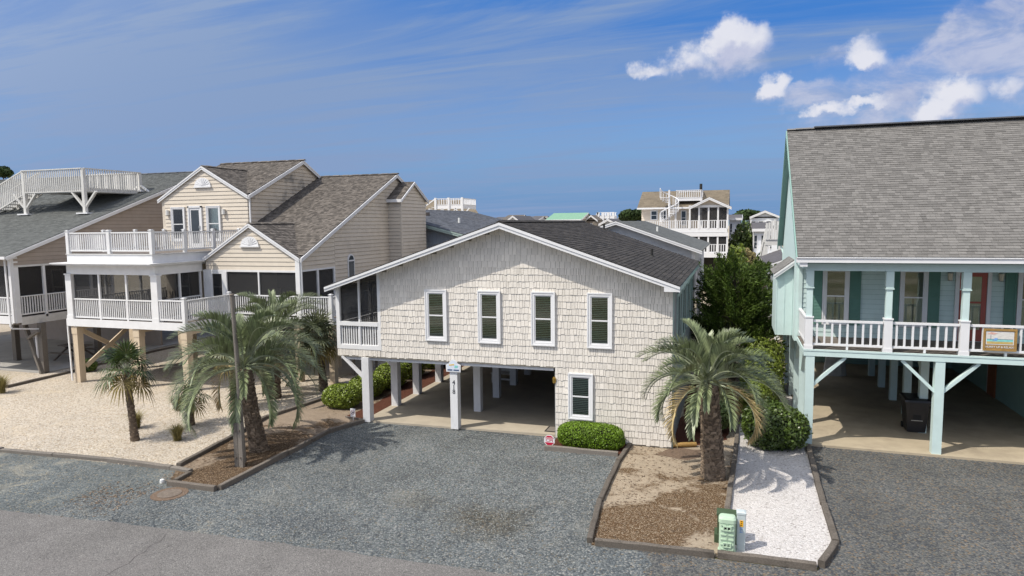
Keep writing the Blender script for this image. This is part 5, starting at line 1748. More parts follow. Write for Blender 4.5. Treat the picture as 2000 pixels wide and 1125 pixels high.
# ================================================================== houses behind
def gable_house(name, label, x0, x1, y0, y1, ze, xa, za, wall, roofm, exp=.16, base=0, side=None, wins=(), group=None, over=.35, board=.19, joined=True, z0=2.4, trim='white_plain'):
    """a house whose gable faces the street"""
    h = thing(name, label, 'house', ((x0 + x1) / 2, (y0 + y1) / 2, 0), group)
    sR = (za - ze) / (x1 - xa); sL = (za - ze) / (xa - x0)
    xr, xl = x1 + over, x0 - over
    zr, zl = ze - sR * over, ze - sL * over
    roof(h, [(xr, y0 - .5, zr), (xr, y1 + .3, zr), (xa, y1 + .3, za), (xa, y0 - .5, za)], roofm, exp, .33, .05, 'white_plain')
    roof(h, [(xl, y1 + .3, zl), (xl, y0 - .5, zl), (xa, y0 - .5, za), (xa, y1 + .3, za)], roofm, exp, .33, .05, 'white_plain')
    rake(h, FY(y0 - .5), (xa, za), (xr, zr), board, mat=trim)
    rake(h, FY(y0 - .5), (xl, zl), (xa, za), board, mat=trim)
    wp = [(x0, z0), (x1, z0), (x1, ze - .1), (xa, za - .12), (x0, ze - .1)]
    MB().prism(FY(y0), wp, -(y1 - y0), 0).build('wall', wall, h)
    if exp:
        siding(h, FY(y0), wp, .2, wall, joined=False)
    for (a, b, c, d_) in wins:
        far_window(h, FY(y0 - .02), a, b, c, d_)
    for x in (x0 + .3, (x0 + x1) / 2, x1 - .3):
        for y in (y0 + .2, y1 - .3):
            MB().box(x - .14, x + .14, y - .14, y + .14, 0, z0).build('stilt', 'post_white', h)
    return h
g = gable_house('grey_house', 'pale grey house with white rake boards directly behind the shake house', -11.4, -2.15, 40.0, 53, 5.55, -6.55, 7.10, 'grey_siding', 'roof_green_grey', over=.45)
for x, y in ((-4.6, 43.5),):
    zz = 7.1 - (7.1 - 5.55) / (4.4) * (x + 6.55)
    MB().tube([(x, y, zz - .05), (x, y, zz + .32)], .06, 8).build('vent_pipe', 'pvc', g)
MB().box(-2.30, -2.14, 39.97, 40.03, 2.4, 5.5).build('corner_board', 'white_plain', g)
for (u0) in (41.5, 44, 47):
    far_window(g, FX(-2.13), u0, u0 + .8, 3.0, 4.6)
g = gable_house('slate_house', 'slate blue house with a wide grey roof behind the beige house', -30.1, -14.6, 38.0, 55.7, 6.25, -22.2, 8.15, 'slate_siding', 'roof_slate', over=.5, z0=2.4, trim='mint')
for k in range(22):
    u = -20 + k * .25
    MB().fbox(FY(37.97), u, u + .03, 2.5, 8.15 - .25 * (u + 22.2) - .35, 0, .012).build('batten', 'slate_siding', g)
for x, y, mt in ((-18.0, 43.5, 'pvc'), (-20.2, 43, 'iron')):
    zz = 8.15 - .25 * (x + 22.2)
    if mt == 'pvc':
        MB().tube([(x, y, zz - .05), (x, y, zz + .36)], .08, 8).build('vent_pipe', mt, g)
    else:
        MB().box(x - .3, x + .1, y - .3, y + .3, zz - .05, zz + .2).build('roof_vent', mt, g)

# roof deck house behind the slate house
h = thing('roof_deck_house', 'house with a white roof deck and a brown roof rising behind the slate house', 'house', (-40, 82, 0))
def X75(u): return -26.6 + (u - 838) * .0608
def Z75(v): return 8.0 - (v - 425) * .058
def bpx(u, v, y):
    """world point at depth y seen along a ray of the survey"""
    d = cf + (u - 1000) / 1327.7 * cr - (v - 562.5) / 1327.7 * cu
    t = y / d.y
    return CAM_LOC + d * t
yd = 75.0
a = bpx(851, 411, yd); b = bpx(903, 411, yd); zt = bpx(851, 388, yd).z; z0 = bpx(851, 401, yd).z
c = Vector((b.x, 0, 0)) ; yb = yd + 4.5
MB().box(a.x, b.x, yd, yb, z0 - .45, z0).build('roof_deck_floor', 'white_plain', h)
railing(h, (a.x, yd), (b.x, yd), z0, zt, 'white_plain', .3, .08, joined=True)
railing(h, (b.x, yd), (b.x, yb), z0, zt, 'white_plain', .3, .08, joined=True)
railing(h, (a.x, yb), (b.x, yb), z0, zt, 'white_plain', .3, .08, joined=True)
for x in (a.x, (a.x + b.x) / 2, b.x):
    MB().box(x - .12, x + .12, yd - .12, yd + .12, z0 - 2.2, zt + .08).build('roof_deck_post', 'white_plain', h)
    MB().beam((x + .1, yd, z0 - 1.3), (x + .9, yd, z0 - .4), .12, .18, (0, 1, 0)).build('roof_deck_brace', 'white_plain', h)
    MB().beam((x - .1, yd, z0 - 1.3), (x - .9, yd, z0 - .4), .12, .18, (0, 1, 0)).build('roof_deck_brace', 'white_plain', h)
q = bpx(834, 408, yd)
for k in range(9):
    t = k / 8
    MB().box(a.x + (q.x - 1.5 - a.x) * t - .2, a.x + (q.x - 1.5 - a.x) * t + .2, yd, yd + 1, z0 - 1.6 * t - .05, z0 - 1.6 * t).build('stair_tread', 'white_plain', h)
MB().beam((a.x, yd, zt), (q.x - 1.5, yd, zt - 1.7), .1, .12).build('stair_rail', 'white_plain', h)
pA = bpx(905, 388, 84); pB = bpx(972, 436, 80); pC = bpx(800, 412, 84)
roof(h, [(pB.x - 26, 77, pB.z - .9), (pB.x, 77, pB.z - .9), (pA.x, 86, pA.z), (pB.x - 26, 86, pA.z)], 'roof_tan', .5, .9, .1)
MB().box(pB.x - 25, pB.x - .4, 78, 92, 2.4, pB.z - .8).build('wall', 'beige_side', h)

# three storey house
h3 = thing('three_storey_house', 'three storey cream house with white decks and a spiral stair to the roof', 'house', (-4.5, 74, 0))
yd = 70.0
def P(u, v, y=70.0): return bpx(u, v, y)
xl, xm, xr_ = P(1253, 430, 74).x, P(1347, 430).x, P(1421, 430).x
ze = P(1271, 406, 73).z
zr = P(1330, 373, 77.5).z
MB().box(xl, xr_ - .3, 74, 82, 3.2, ze).build('wall', 'cream_siding', h3)
siding(h3, FY(74), [(xl, 5.5), (xr_ - .3, 5.5), (xr_ - .3, ze), (xl, ze)], .24, 'cream_siding')
roof(h3, [(xl - .35, 73, ze), (xr_ + .1, 73, ze), (xr_ + .1, 77.5, zr), (xl - .35, 77.5, zr)], 'roof_tan', .3, .6, .1, 'white_plain')
roof(h3, [(xr_ + .1, 83, ze), (xl - .35, 83, ze), (xl - .35, 77.5, zr), (xr_ + .1, 77.5, zr)], 'roof_tan', .3, .6, .1)
MB().box(xl - .35, xr_ + .1, 72.9, 73.0, ze - .15, ze + .02).build('gutter', 'white_plain', h3)
z1 = P(1385, 447).z; z1r = P(1385, 430).z; zt1 = P(1385, 405).z
z2 = P(1385, 493).z; z2r = P(1385, 477).z; zt2 = P(1385, 457).z
for (za, zb_, zc) in ((z1, z1r, zt1), (z2, z2r, zt2)):
    MB().box(xm - 8 if za > 5 else xm - 4, xr_, yd, 74, za - .35, za).build('deck_floor', 'white_plain', h3)
    railing(h3, (xm, yd + .05), (xr_, yd + .05), za, zb_, 'white_plain', .22, .08, joined=True)
    railing(h3, (xm - 5.2, yd + .05), (xm, yd + .05), za, zb_, 'white_plain', .22, .08, joined=True)
    for k in range(5):
        x = xm + (xr_ - xm) * k / 4
        MB().box(x - .08, x + .08, yd - .02, yd + .12, za, zc + .1).build('porch_post', 'white_plain', h3)
    for k in range(4):
        x = xm + (xr_ - xm) * k / 4; x2 = xm + (xr_ - xm) * (k + 1) / 4
        screen(h3, FY(yd), x + .08, x2 - .08, zb_, zc, -.05)
    MB().box(xm, xr_, yd + 3.5, yd + 3.6, za, zc).build('porch_rear_wall', 'interior', h3)
    MB().box(xr_ - .05, xr_, yd + .1, 74, za - .5, zc + .1).build('porch_side_wall', 'grey_siding', h3)
MB().box(xm - .1, xr_ + .1, yd - .08, yd + .2, zt1, zt1 + .22).build('frieze', 'white_plain', h3)
MB().box(xm - 4, xr_ + .1, yd - .08, yd, z1 - .75, z1 - .38).build('frieze', 'white_plain', h3)
MB().box(xm - 4, xr_, yd - .04, yd, z2 - .5, z2 - .02).build('frieze', 'white_plain', h3)
ga, gb, gc = P(1347, 404), P(1429, 404), P(1386, 385)
roof(h3, [(gb.x, yd - .4, gb.z), (gb.x, 75, gb.z), (gc.x, 75, gc.z), (gc.x, yd - .4, gc.z)], 'roof_tan', .4, .7, .08, 'white_plain')
roof(h3, [(ga.x, 75, ga.z), (ga.x, yd - .4, ga.z), (gc.x, yd - .4, gc.z), (gc.x, 75, gc.z)], 'roof_tan', .4, .7, .08, 'white_plain')
rake(h3, FY(yd - .4), (gc.x, gc.z), (gb.x, gb.z), .25)
rake(h3, FY(yd - .4), (ga.x, ga.z), (gc.x, gc.z), .25)
MB().prism(FY(yd), [(ga.x + .3, ga.z), (gb.x - .3, ga.z), (gc.x, gc.z - .2)], -.1, 0).build('gable_wall', 'cream_siding', h3)
for (u0, u1) in ((1274, 1288), (1294, 1307)):
    far_window(h3, FY(73.97), P(u0, 0, 74).x, P(u1, 0, 74).x, P(0 + 1280, 430, 74).z, P(1280, 411, 74).z)
far_window(h3, FY(73.97), P(1335, 0, 74).x, P(1346, 0, 74).x, P(1340, 440, 74).z, P(1340, 411, 74).z)
da, db_ = P(1320, 388, 73.5), P(1370, 388, 73.5)
dt = P(1345, 371, 73.5).z
MB().box(da.x, db_.x, 73.5, 77, da.z - .25, da.z + .05).build('roof_deck_floor', 'white_plain', h3)
railing(h3, (da.x, 73.5), (db_.x, 73.5), da.z + .05, dt, 'white_plain', .22, .07, joined=True)
railing(h3, (db_.x, 73.5), (db_.x, 77), da.z + .05, dt, 'white_plain', .22, .07, joined=True)
railing(h3, (da.x, 77), (db_.x, 77), da.z + .05, dt, 'white_plain', .22, .07, joined=True)
for x in (da.x, db_.x):
    MB().box(x - .1, x + .1, 73.4, 73.6, z1, da.z).build('roof_deck_post', 'white_plain', h3)
sc_ = Vector((P(1307, 420, 72.5).x, 72.5, 0))
pole = MB().tube([(sc_.x, sc_.y, z1), (sc_.x, sc_.y, dt)], .09, 8).build('stair_pole', 'white_plain', h3)
m = MB(); rl = []
for k in range(20):
    t = k / 19
    a = 2.2 + t * 2 * PI * 1.15
    z = z1 + .1 + (da.z - z1) * t
    p1 = (sc_.x + .95 * math.cos(a), sc_.y + .95 * math.sin(a), z)
    m.beam((sc_.x, sc_.y, z), p1, .28, .05)
    m.beam(p1, (p1[0], p1[1], z + .95), .05, .05)
    rl.append((p1[0], p1[1], z + .95))
m.tube(rl, .05, 5)
m.build('spiral_stair', 'white_plain', h3)
MB().tube([(P(1369, 366, 78).x, 78, zr - .2), (P(1369, 366, 78).x, 78, zr + .75)], .15, 8).build('chimney_pipe', 'roof_felt', h3)
for x in (xl + 1, xm, xr_ - .2):
    MB().box(x - .15, x + .15, yd + .1, yd + .4, 0, z2).build('stilt', 'white_plain', h3)
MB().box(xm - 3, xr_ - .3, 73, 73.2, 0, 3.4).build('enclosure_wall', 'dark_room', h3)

# small houses far off, each with its own roof, walls and windows
def far_house(name, label, u0, u1, vr, ve, vb, y, dep, wall, roofm, kind='side', group=None, wn=3, deck=False):
    a, b = bpx(u0, ve, y), bpx(u1, ve, y)
    zr_ = bpx((u0 + u1) / 2, vr, y + dep / 2).z
    ze_ = (a.z + b.z) / 2
    zb_ = min(bpx(u0, vb, y).z, 2.0)
    h = thing(name, label, 'house', ((a.x + b.x) / 2, y + dep / 2, 0), group)
    xa, xb = a.x, b.x
    MB().box(xa + .2, xb - .2, y, y + dep, 0, ze_).build('wall', wall, h)
    if kind == 'side':
        ym = y + dep / 2
        MB().slab([(xa, y - .4, ze_), (xb, y - .4, ze_), (xb, ym, zr_), (xa, ym, zr_)], .15).slab([(xb, y + dep + .4, ze_), (xa, y + dep + .4, ze_), (xa, ym, zr_), (xb, ym, zr_)], .15).build('roof', roofm, h)
        for x in (xa + .2, xb - .2):
            MB().prism(FX(x), [(y, ze_ - .1), (y + dep, ze_ - .1), (ym, zr_ - .15)], -.05, .0).build('gable_wall', wall, h)
        MB().box(xa, xb, y - .45, y - .38, ze_ - .25, ze_ + .02).build('gutter', 'white_plain', h)
        for x in (xa, xb):
            rake(h, FX(x), (y - .4, ze_), (ym, zr_), .3)
    else:
        xm_ = (xa + xb) / 2
        zr_ = bpx((u0 + u1) / 2, vr, y).z
        MB().slab([(xb, y - .4, ze_), (xb, y + dep, ze_), (xm_, y + dep, zr_), (xm_, y - .4, zr_)], .15).slab([(xa, y + dep, ze_), (xa, y - .4, ze_), (xm_, y - .4, zr_), (xm_, y + dep, zr_)], .15).build('roof', roofm, h)
        MB().prism(FY(y), [(xa + .2, ze_ - .2), (xb - .2, ze_ - .2), (xm_, zr_ - .2)], -.1, 0).build('gable_wall', wall, h)
        rake(h, FY(y - .4), (xm_, zr_), (xb, ze_), .3)
        rake(h, FY(y - .4), (xa, ze_), (xm_, zr_), .3)
    w = xb - xa
    for k in range(wn):
        x = xa + w * (k + .5) / wn
        far_window(h, FY(y - .01), x - w * .09, x + w * .09, ze_ - 2.0, ze_ - .6)
    if deck:
        railing(h, (xa + .3, y - 2), (xb - .3, y - 2), ze_ - 2.6, ze_ - 1.6, 'white_plain', .4, .1, joined=True)
        MB().box(xa + .3, xb - .3, y - 2.05, y, ze_ - 2.9, ze_ - 2.6).build('deck_floor', 'white_plain', h)
    return h
far_house('far_house', 'tiny white house with a deck just right of the slate roof', 958, 979, 424, 428, 440, 170, 12, 'white_siding', 'roof_far', 'side', wn=3)
far_house('far_house', 'small dark roofed house with a brown hip left of the grey gable', 975, 1008, 420, 431, 445, 150, 14, 'interior', 'roof_brown', 'side', wn=2)
far_house('far_house', 'small blue grey gabled house with a dark roof above the shake ridge', 984, 1022, 421, 436, 450, 110, 10, 'white_siding', 'roof_far', 'gable', wn=1)
far_house('far_house', 'dark roofed low house just left of the green roof', 1008, 1046, 423, 434, 450, 130, 12, 'grey_siding', 'roof_far', 'side', wn=2)
far_house('far_house', 'tiny white decked house between the dark roof and the green roof', 1034, 1060, 422, 428, 440, 210, 12, 'white_siding', 'roof_brown', 'side', wn=3, deck=True)
g = far_house('far_house', 'cream house with the pale green roof above the shake ridge', 1066, 1136, 416, 429, 450, 120, 12, 'cream_siding', 'roof_green', 'side', wn=6)
far_house('far_house', 'small tan gabled house right of the green roof', 1142, 1168, 420, 430, 450, 125, 10, 'interior', 'roof_brown', 'gable', wn=1)
g = far_house('far_house', 'small blue grey gabled house in front of the white lookout deck', 1170, 1206, 427, 437, 455, 95, 10, 'white_siding', 'roof_far', 'gable', wn=1)
far_house('far_house', 'tiny white house between the lookout deck and the round tree', 1203, 1226, 422, 430, 445, 190, 12, 'white_siding', 'roof_brown', 'side', wn=3)
h = thing('lookout_deck', 'white wooden lookout deck on braced posts above the far roofs', 'deck', (-30, 130, 0))
a, b = bpx(1168, 422, 130), bpx(1198, 422, 130)
zt = bpx(1180, 414.5, 130).z
MB().box(a.x, b.x, 130, 134, a.z - .5, a.z).build('deck_floor', 'white_plain', h)
railing(h, (a.x, 130), (b.x, 130), a.z, zt, 'white_plain', .5, .14, joined=True)
railing(h, (a.x, 134), (b.x, 134), a.z, zt, 'white_plain', .5, .14, joined=True)
for k in range(4):
    x = a.x + (b.x - a.x) * k / 3
    MB().box(x - .2, x + .2, 129.9, 130.3, 0, zt).build('post', 'white_plain', h)
    if k < 3: MB().beam((x, 130, a.z - 1.9), (x + 1.1, 130, a.z - .4), .2, .25, (0, 1, 0)).build('brace', 'white_plain', h)
MB().beam((a.x, 130, zt), (a.x - 1.5, 130, zt - 3.2), .2, .3).build('stair_rail', 'white_plain', h)

g = far_house('far_house', 'white decked house tucked right of the three storey house', 1421, 1450, 419, 426, 500, 84, 10, 'white_siding', 'roof_far', 'side', wn=2, deck=True)
q = bpx(1424, 462, 83)
g = far_house('far_house', 'big pale grey gabled house with small square windows at the lane end', 1464, 1524, 411, 423, 470, 105, 14, 'white_siding', 'roof_far', 'gable', wn=4)
g = far_house('far_house', 'white lean roofed house below the big grey gable', 1469, 1512, 434, 447, 480, 72, 9, 'white_siding', 'roof_far', 'side', wn=3, deck=True)
# white stair tower and slatted screen beside the aqua house
h = thing('stair_tower', 'white slatted stair tower seen past the edge of the aqua house', 'stair', (3.2, 52, 0))
a, b = bpx(1498, 432, 52), bpx(1524, 432, 52)
zb_ = bpx(1500, 468, 52).z
for k in range(6):
    x = a.x + (b.x - a.x) * k / 5
    MB().box(x - .07, x + .07, 52, 52.06, zb_, a.z + random.uniform(-.15, .2)).build('slat', 'white_old', h)
MB().box(a.x - .1, b.x + .1, 52.07, 54, zb_ - .4, zb_).build('landing', 'white_old', h)
MB().box(a.x - .1, b.x + .1, 52.07, 52.12, a.z - .4, a.z - .3).build('rail', 'white_old', h)
c = bpx(1474, 500, 52)
for k in range(12):
    t = (k + .5) / 12
    x = a.x + (c.x - a.x) * t
    MB().box(x - .12, x + .12, 52.2, 53.4, zb_ - .3 - (zb_ - 1.5) * t - .04, zb_ - .3 - (zb_ - 1.5) * t).build('stair_tread', 'white_old', h)
for y in (52.15, 53.45):
    MB().beam((a.x, y, zb_ - .2), (c.x, y, 1.3), .06, .35).build('stringer', 'white_old', h)
    MB().beam((a.x, y, zb_ + .8), (c.x, y, 2.3), .06, .1).build('hand_rail', 'white_old', h)
for x in (a.x, b.x, c.x):
    MB().box(x - .1, x + .1, 52.1, 52.3, 0, zb_ - .2 if x != c.x else 2.4).build('post', 'white_old', h)
lh = gable_house('lane_house', 'grey board house half hidden behind the aqua house', 2.2, 9.5, 42.5, 52, 4.6, 5.9, 6.0, 'slate_siding', 'roof_far', over=.4, z0=1.0)

# distant wooded shore
def shore():
    m = MB()
    n = 160
    for i in range(n + 1):
        x = -900 + 1800 * i / n
        h = 7 + 3.5 * mnoise.noise(Vector((x * .012, 1, 0))) + 2.2 * mnoise.noise(Vector((x * .05, 4, 0)))
        m.v += [(x, 1100, -1), (x, 1112, max(3, h)), (x, 1160, max(3, h * 1.05)), (x, 1200, -1)]
    for i in range(n):
        for k in range(3):
            m.f.append((i * 4 + k, i * 4 + 4 + k, i * 4 + 5 + k, i * 4 + 1 + k))
    M('shore', (.10, .16, .20), .95, .3, .02)
    o = m.build('distant_shore', 'shore', None, 'structure', smooth=True)
shore()

# ================================================================== street bits
pg = thing('telecom_pedestal', 'pale green ribbed telecom pedestal at the corner of the white strip', 'utility pedestal', (-.03, 14.55, 0))
def rr(cx, cy, a, b, r, n=5):
    out = []
    for (sx, sy, t0) in ((1, 1, 0), (-1, 1, PI / 2), (-1, -1, PI), (1, -1, 1.5 * PI)):
        for k in range(n):
            t = t0 + PI / 2 * k / (n - 1)
            out.append((cx + sx * (a - r) + r * math.cos(t), cy + sy * (b - r) + r * math.sin(t)))
    return out
def loft(m, secs):
    k0 = len(m.v); n = len(secs[0][1])
    for z, pts in secs:
        m.v += [(x, y, z) for x, y in pts]
    for i in range(len(secs) - 1):
        for j in range(n):
            j2 = (j + 1) % n
            m.f.append((k0 + i * n + j, k0 + i * n + j2, k0 + (i + 1) * n + j2, k0 + (i + 1) * n + j))
    m.f.append(tuple(k0 + (len(secs) - 1) * n + j for j in range(n)))
    return m
cx, cy = -.03, 14.60
loft(MB(), [(0, rr(cx, cy, .165, .12, .06)), (.70, rr(cx, cy, .165, .12, .06))]).build('body', 'pedestal_green', pg)
loft(MB(), [(.68, rr(cx, cy, .178, .135, .07)), (.76, rr(cx, cy, .178, .135, .07)), (.80, rr(cx, cy, .15, .11, .06)), (.81, rr(cx, cy, .10, .07, .05))]).build('cap', 'pedestal_green', pg, smooth=False)
loft(MB(), [(0, rr(cx, cy, .185, .14, .07)), (.045, rr(cx, cy, .185, .14, .07))]).build('foot', 'pedestal_green', pg)
for k in range(6):
    z = .10 + k * .105
    for (a, b) in ((-.13, -.02), (.02, .13)):
        MB().box(cx + a, cx + b, cy - .138, cy - .118, z, z + .028).build('rib', 'pedestal_green', pg)
for z in (.16, .52):
    m = MB()
    for (a, b, c, d_) in ((-.085, .085, z, z + .022), (-.085, .085, z + .085, z + .107), (-.085, -.06, z + .022, z + .085), (.06, .085, z + .022, z + .085), (-.012, .012, z + .022, z + .085)):
        m.box(cx + a, cx + b, cy - .155, cy - .119, c, d_)
    m.build('latch', 'pedestal_green', pg)
    MB().box(cx - .06, cx + .06, cy - .124, cy - .1185, z + .022, z + .085).build('latch_recess', 'ink', pg)
MB().box(cx - .008, cx + .008, cy - .135, cy - .117, .05, .68).build('seam', 'pedestal_green', pg)
pe = thing('marker_pedestal', 'slim grey utility pedestal with an orange sticker', 'utility pedestal', (.26, 14.75, 0))
cx, cy = .25, 14.77
loft(MB(), [(0, rr(cx, cy, .085, .085, .02)), (.16, rr(cx, cy, .085, .085, .02)), (.161, rr(cx, cy, .092, .092, .02)), (.80, rr(cx, cy, .092, .092, .02)), (.82, rr(cx, cy, .10, .10, .02)), (.86, rr(cx, cy, .10, .10, .02)), (.88, rr(cx, cy, .06, .06, .02))]).build('body', 'pedestal_grey', pe)
MB().box(cx - .03, cx + .04, cy - .098, cy - .0925, .56, .70).build('sticker', 'sticker', pe)
for zz in (.59, .63, .67):
    MB().box(cx - .012, cx + .02, cy - .1, cy - .0981, zz, zz + .015).build('sticker_mark', 'ink', pe)
for zz, s_ in ((.50, .05), (.43, .06)):
    MB().box(cx - .03, cx + .03, cy - .0965, cy - .0925, zz, zz + .008).box(cx - .02, cx - .01, cy - .0965, cy - .0925, zz, zz + s_).box(cx + .015, cx + .022, cy - .0965, cy - .0925, zz + .01, zz + s_).build('sticker_mark', 'sticker_blue', pe)
gb = thing('dark_green_box', 'dark green utility box behind the ribbed pedestal', 'utility box', (-.06, 15.1, 0))
MB().box(-.30, .24, 14.95, 15.30, 0, .20).build('base', 'box_green', gb)
MB().box(-.24, .20, 15.0, 15.28, .201, .62).build('body', 'box_green', gb)
MB().box(-.26, .22, 14.98, 15.30, .621, .66).build('lid', 'box_green', gb)

# no dogs sign
ns = thing('no_dogs_sign', 'small white sign with a crossed out dog beside the corner stilt', 'sign', (-12.96, 21.0, 0))
MB().box(-12.975, -12.945, 21.0, 21.02, 0, .20).build('stake', 'white_plain', ns)
MB().box(-13.06, -12.86, 20.985, 20.999, .15, .45).build('panel', 'white_plain', ns)
F = FY(20.984)
cx, cz = -12.96, .315
m = MB()
for k in range(24):
    a, b = 2 * PI * k / 24, 2 * PI * (k + 1) / 24
    m.poly([F.p(cx + .075 * math.cos(a), cz + .09 * math.sin(a), .002), F.p(cx + .075 * math.cos(b), cz + .09 * math.sin(b), .002), F.p(cx + .058 * math.cos(b), cz + .072 * math.sin(b), .002), F.p(cx + .058 * math.cos(a), cz + .072 * math.sin(a), .002)])
m.beam(F.p(cx + .045, cz + .055, .004), F.p(cx - .045, cz - .055, .004), .004, .016, (0, -1, 0))
m.build('red_ring', 'no_purple', ns)
MB().prism(F, [(cx - .045, cz + .03), (cx - .02, cz + .04), (cx + .0, cz + .015), (cx + .03, cz + .005), (cx + .045, cz + .03), (cx + .042, cz - .01), (cx + .035, cz - .045), (cx + .02, cz - .045), (cx + .015, cz - .015), (cx - .008, cz - .015), (cx - .012, cz - .045), (cx - .027, cz - .045), (cx - .025, cz + .01)], .0005, .0015).build('dog', 'ink', ns)

# security sign
cs = thing('security_sign', 'small red and white octagonal CPI yard sign by the clipped hedge', 'sign', (-5.41, 20.2, 0))
F = FY(20.14)
oc = lambda r, cx, cz: [(cx + r * math.cos(PI / 8 + k * PI / 4), cz + r * math.sin(PI / 8 + k * PI / 4)) for k in range(8)]
cx, cz = -5.41, .22
MB().tube([(cx + .03, 20.16, 0), (cx + .01, 20.16, .2)], .012, 6).build('stake', 'lamp_metal', cs)
MB().prism(F, oc(.185, cx, cz), 0, .012).build('panel', 'white_plain', cs)
o8 = oc(.165, cx, cz)
MB().prism(F, [o8[0], o8[1], o8[2], o8[3]], .0125, .014).build('red_band', 'sign_red', cs)
MB().prism(F, [o8[4], o8[5], o8[6], o8[7]], .0125, .014).build('red_band', 'sign_red', cs)
MB().fbox(F, cx - .15, cx + .15, cz + .083, cz + .093, .0145, .016).build('white_rule', 'white_plain', cs)
text('lettering', 'CPI', .135, (cx, 20.14 - .016, cz), 'sign_red', cs, sx=1.25, depth=.002)

# wooden pole on its sistered stub
po = thing('wooden_pole', 'weathered wooden pole bolted to two short boards in front of the pindo palm', 'pole', (-13.62, 16.05, 0))
m = MB().tube([(-13.64, 16.05, .1), (-13.67, 16.05, 1.5), (-13.70, 16.05, 3.2), (-13.77, 16.05, 5.06)], [.078, .07, .064, .057], 12)
m.build('shaft', 'weathered', po, smooth=False)
MB().tube([(-13.77, 16.05, 5.061), (-13.77, 16.05, 5.09)], [.08, .06], 12).build('cap', 'iron', po)
for x, w in ((-13.74, .14), (-13.585, .14)):
    MB().box(x - w / 2, x + w / 2, 15.86, 15.945, -.02, 1.32 + (x + 13.7) * .1).build('stub_board', 'weathered', po)
for zz in (.3, 1.1):
    MB().tube([(-13.74, 15.83, zz), (-13.74, 15.86, zz)], .025, 6).tube([(-13.585, 15.83, zz), (-13.585, 15.86, zz)], .025, 6).build('bolt', 'iron', po)
lg = thing('log', 'short split log lying at the right hand corner of the shake house', 'log', (-1.35, 21.25, .08))
MB().tube([(-1.72, 21.12, .09), (-1.4, 21.24, .10), (-1.02, 21.42, .09)], [.07, .075, .07], 10).build('bark_piece', 'wood_frame', lg)
mh = thing('meter_lid', 'round brown meter lid sunk in the gravel beside the road', 'manhole', (-14.1, 13.75, 0))
MB().tube([(-14.1, 13.72, -.03), (-14.1, 13.72, .0)], .46, 28).build('ring', 'mulch_patch', mh)
MB().tube([(-14.1, 13.72, -.03), (-14.1, 13.72, .012)], .30, 24).build('lid', 'iron', mh)
cu2 = thing('white_pipe_cap', 'white pipe cap at the corner of the palm bed', 'pipe cap', (-14.95, 14.32, 0))
MB().tube([(-14.95, 14.32, -.02), (-14.95, 14.32, .07)], [.065, .06], 12).build('cap', 'pvc', cu2)
MB().tube([(-14.95, 14.32, .07), (-14.95, 14.32, .085)], [.05, .03], 12).build('plug', 'pvc', cu2)

# ================================================================== plants
def rotz(v, a):
    c, s_ = math.cos(a), math.sin(a)
    return Vector((v.x * c - v.y * s_, v.x * s_ + v.y * c, v.z))

def pinnate(base, az, elev, L, curl, nl=42, ll=.55, lw=.022, vee=.75, seed=0, droop=.35, twist=0.0):
    """one arching feather leaf: its rib and two ranks of narrow leaflets"""
    rnd = random.Random(seed)
    rib = MB(); lf = MB()
    h = Vector((math.cos(az), math.sin(az), 0))
    up = Vector((0, 0, 1))
    N = 16
    pts = []; p = Vector(base); e = elev
    for i in range(N + 1):
        pts.append(p.copy())
        t = i / N
        e = elev - curl * (t ** 1.35)
        p = p + (h * math.cos(e) + up * math.sin(e)) * (L / N)
    sidev = h.cross(up).normalized()
    rib.tube(pts, [.028 * (1 - .85 * i / N) + .003 for i in range(N + 1)], 5, caps=False)
    for i in range(nl):
        t = .16 + .84 * (i + .5) / nl
        k = t * N
        i0 = min(int(k), N - 1)
        q = pts[i0].lerp(pts[i0 + 1], k - i0)
        tan = (pts[i0 + 1] - pts[i0]).normalized()
        nrm = sidev.cross(tan).normalized()
        prof = min(1, (t - .10) * 4.5) * (1 - .62 * max(0, (t - .45) / .55) ** 1.5)
        for sgn in (-1, 1):
            l = ll * prof * rnd.uniform(.86, 1.1)
            ang = rnd.uniform(-.10, .10)
            d = (sidev * sgn * (1 - vee * .55) + nrm * vee * rnd.uniform(.8, 1.1) + tan * (.75 + .5 * t + ang)).normalized()
            if twist: d = (d + up * -twist * rnd.uniform(.6, 1.2)).normalized()
            a = q
            m_ = a + d * (l * .55)
            e_ = a + d * l - up * (l * droop * rnd.uniform(.5, 1.2))
            wv = d.cross(nrm * .6 + up * .4).normalized() if abs(d.dot(nrm)) < .97 else tan
            w = lw * rnd.uniform(.85, 1.15)
            b = len(lf.v)
            lf.v += [tuple(a - wv * w * .4), tuple(a + wv * w * .4), tuple(m_ + wv * w * .5), tuple(m_ - wv * w * .5), tuple(e_)]
            lf.f += [(b, b + 1, b + 2, b + 3), (b + 3, b + 2, b + 4)]
    return rib, lf

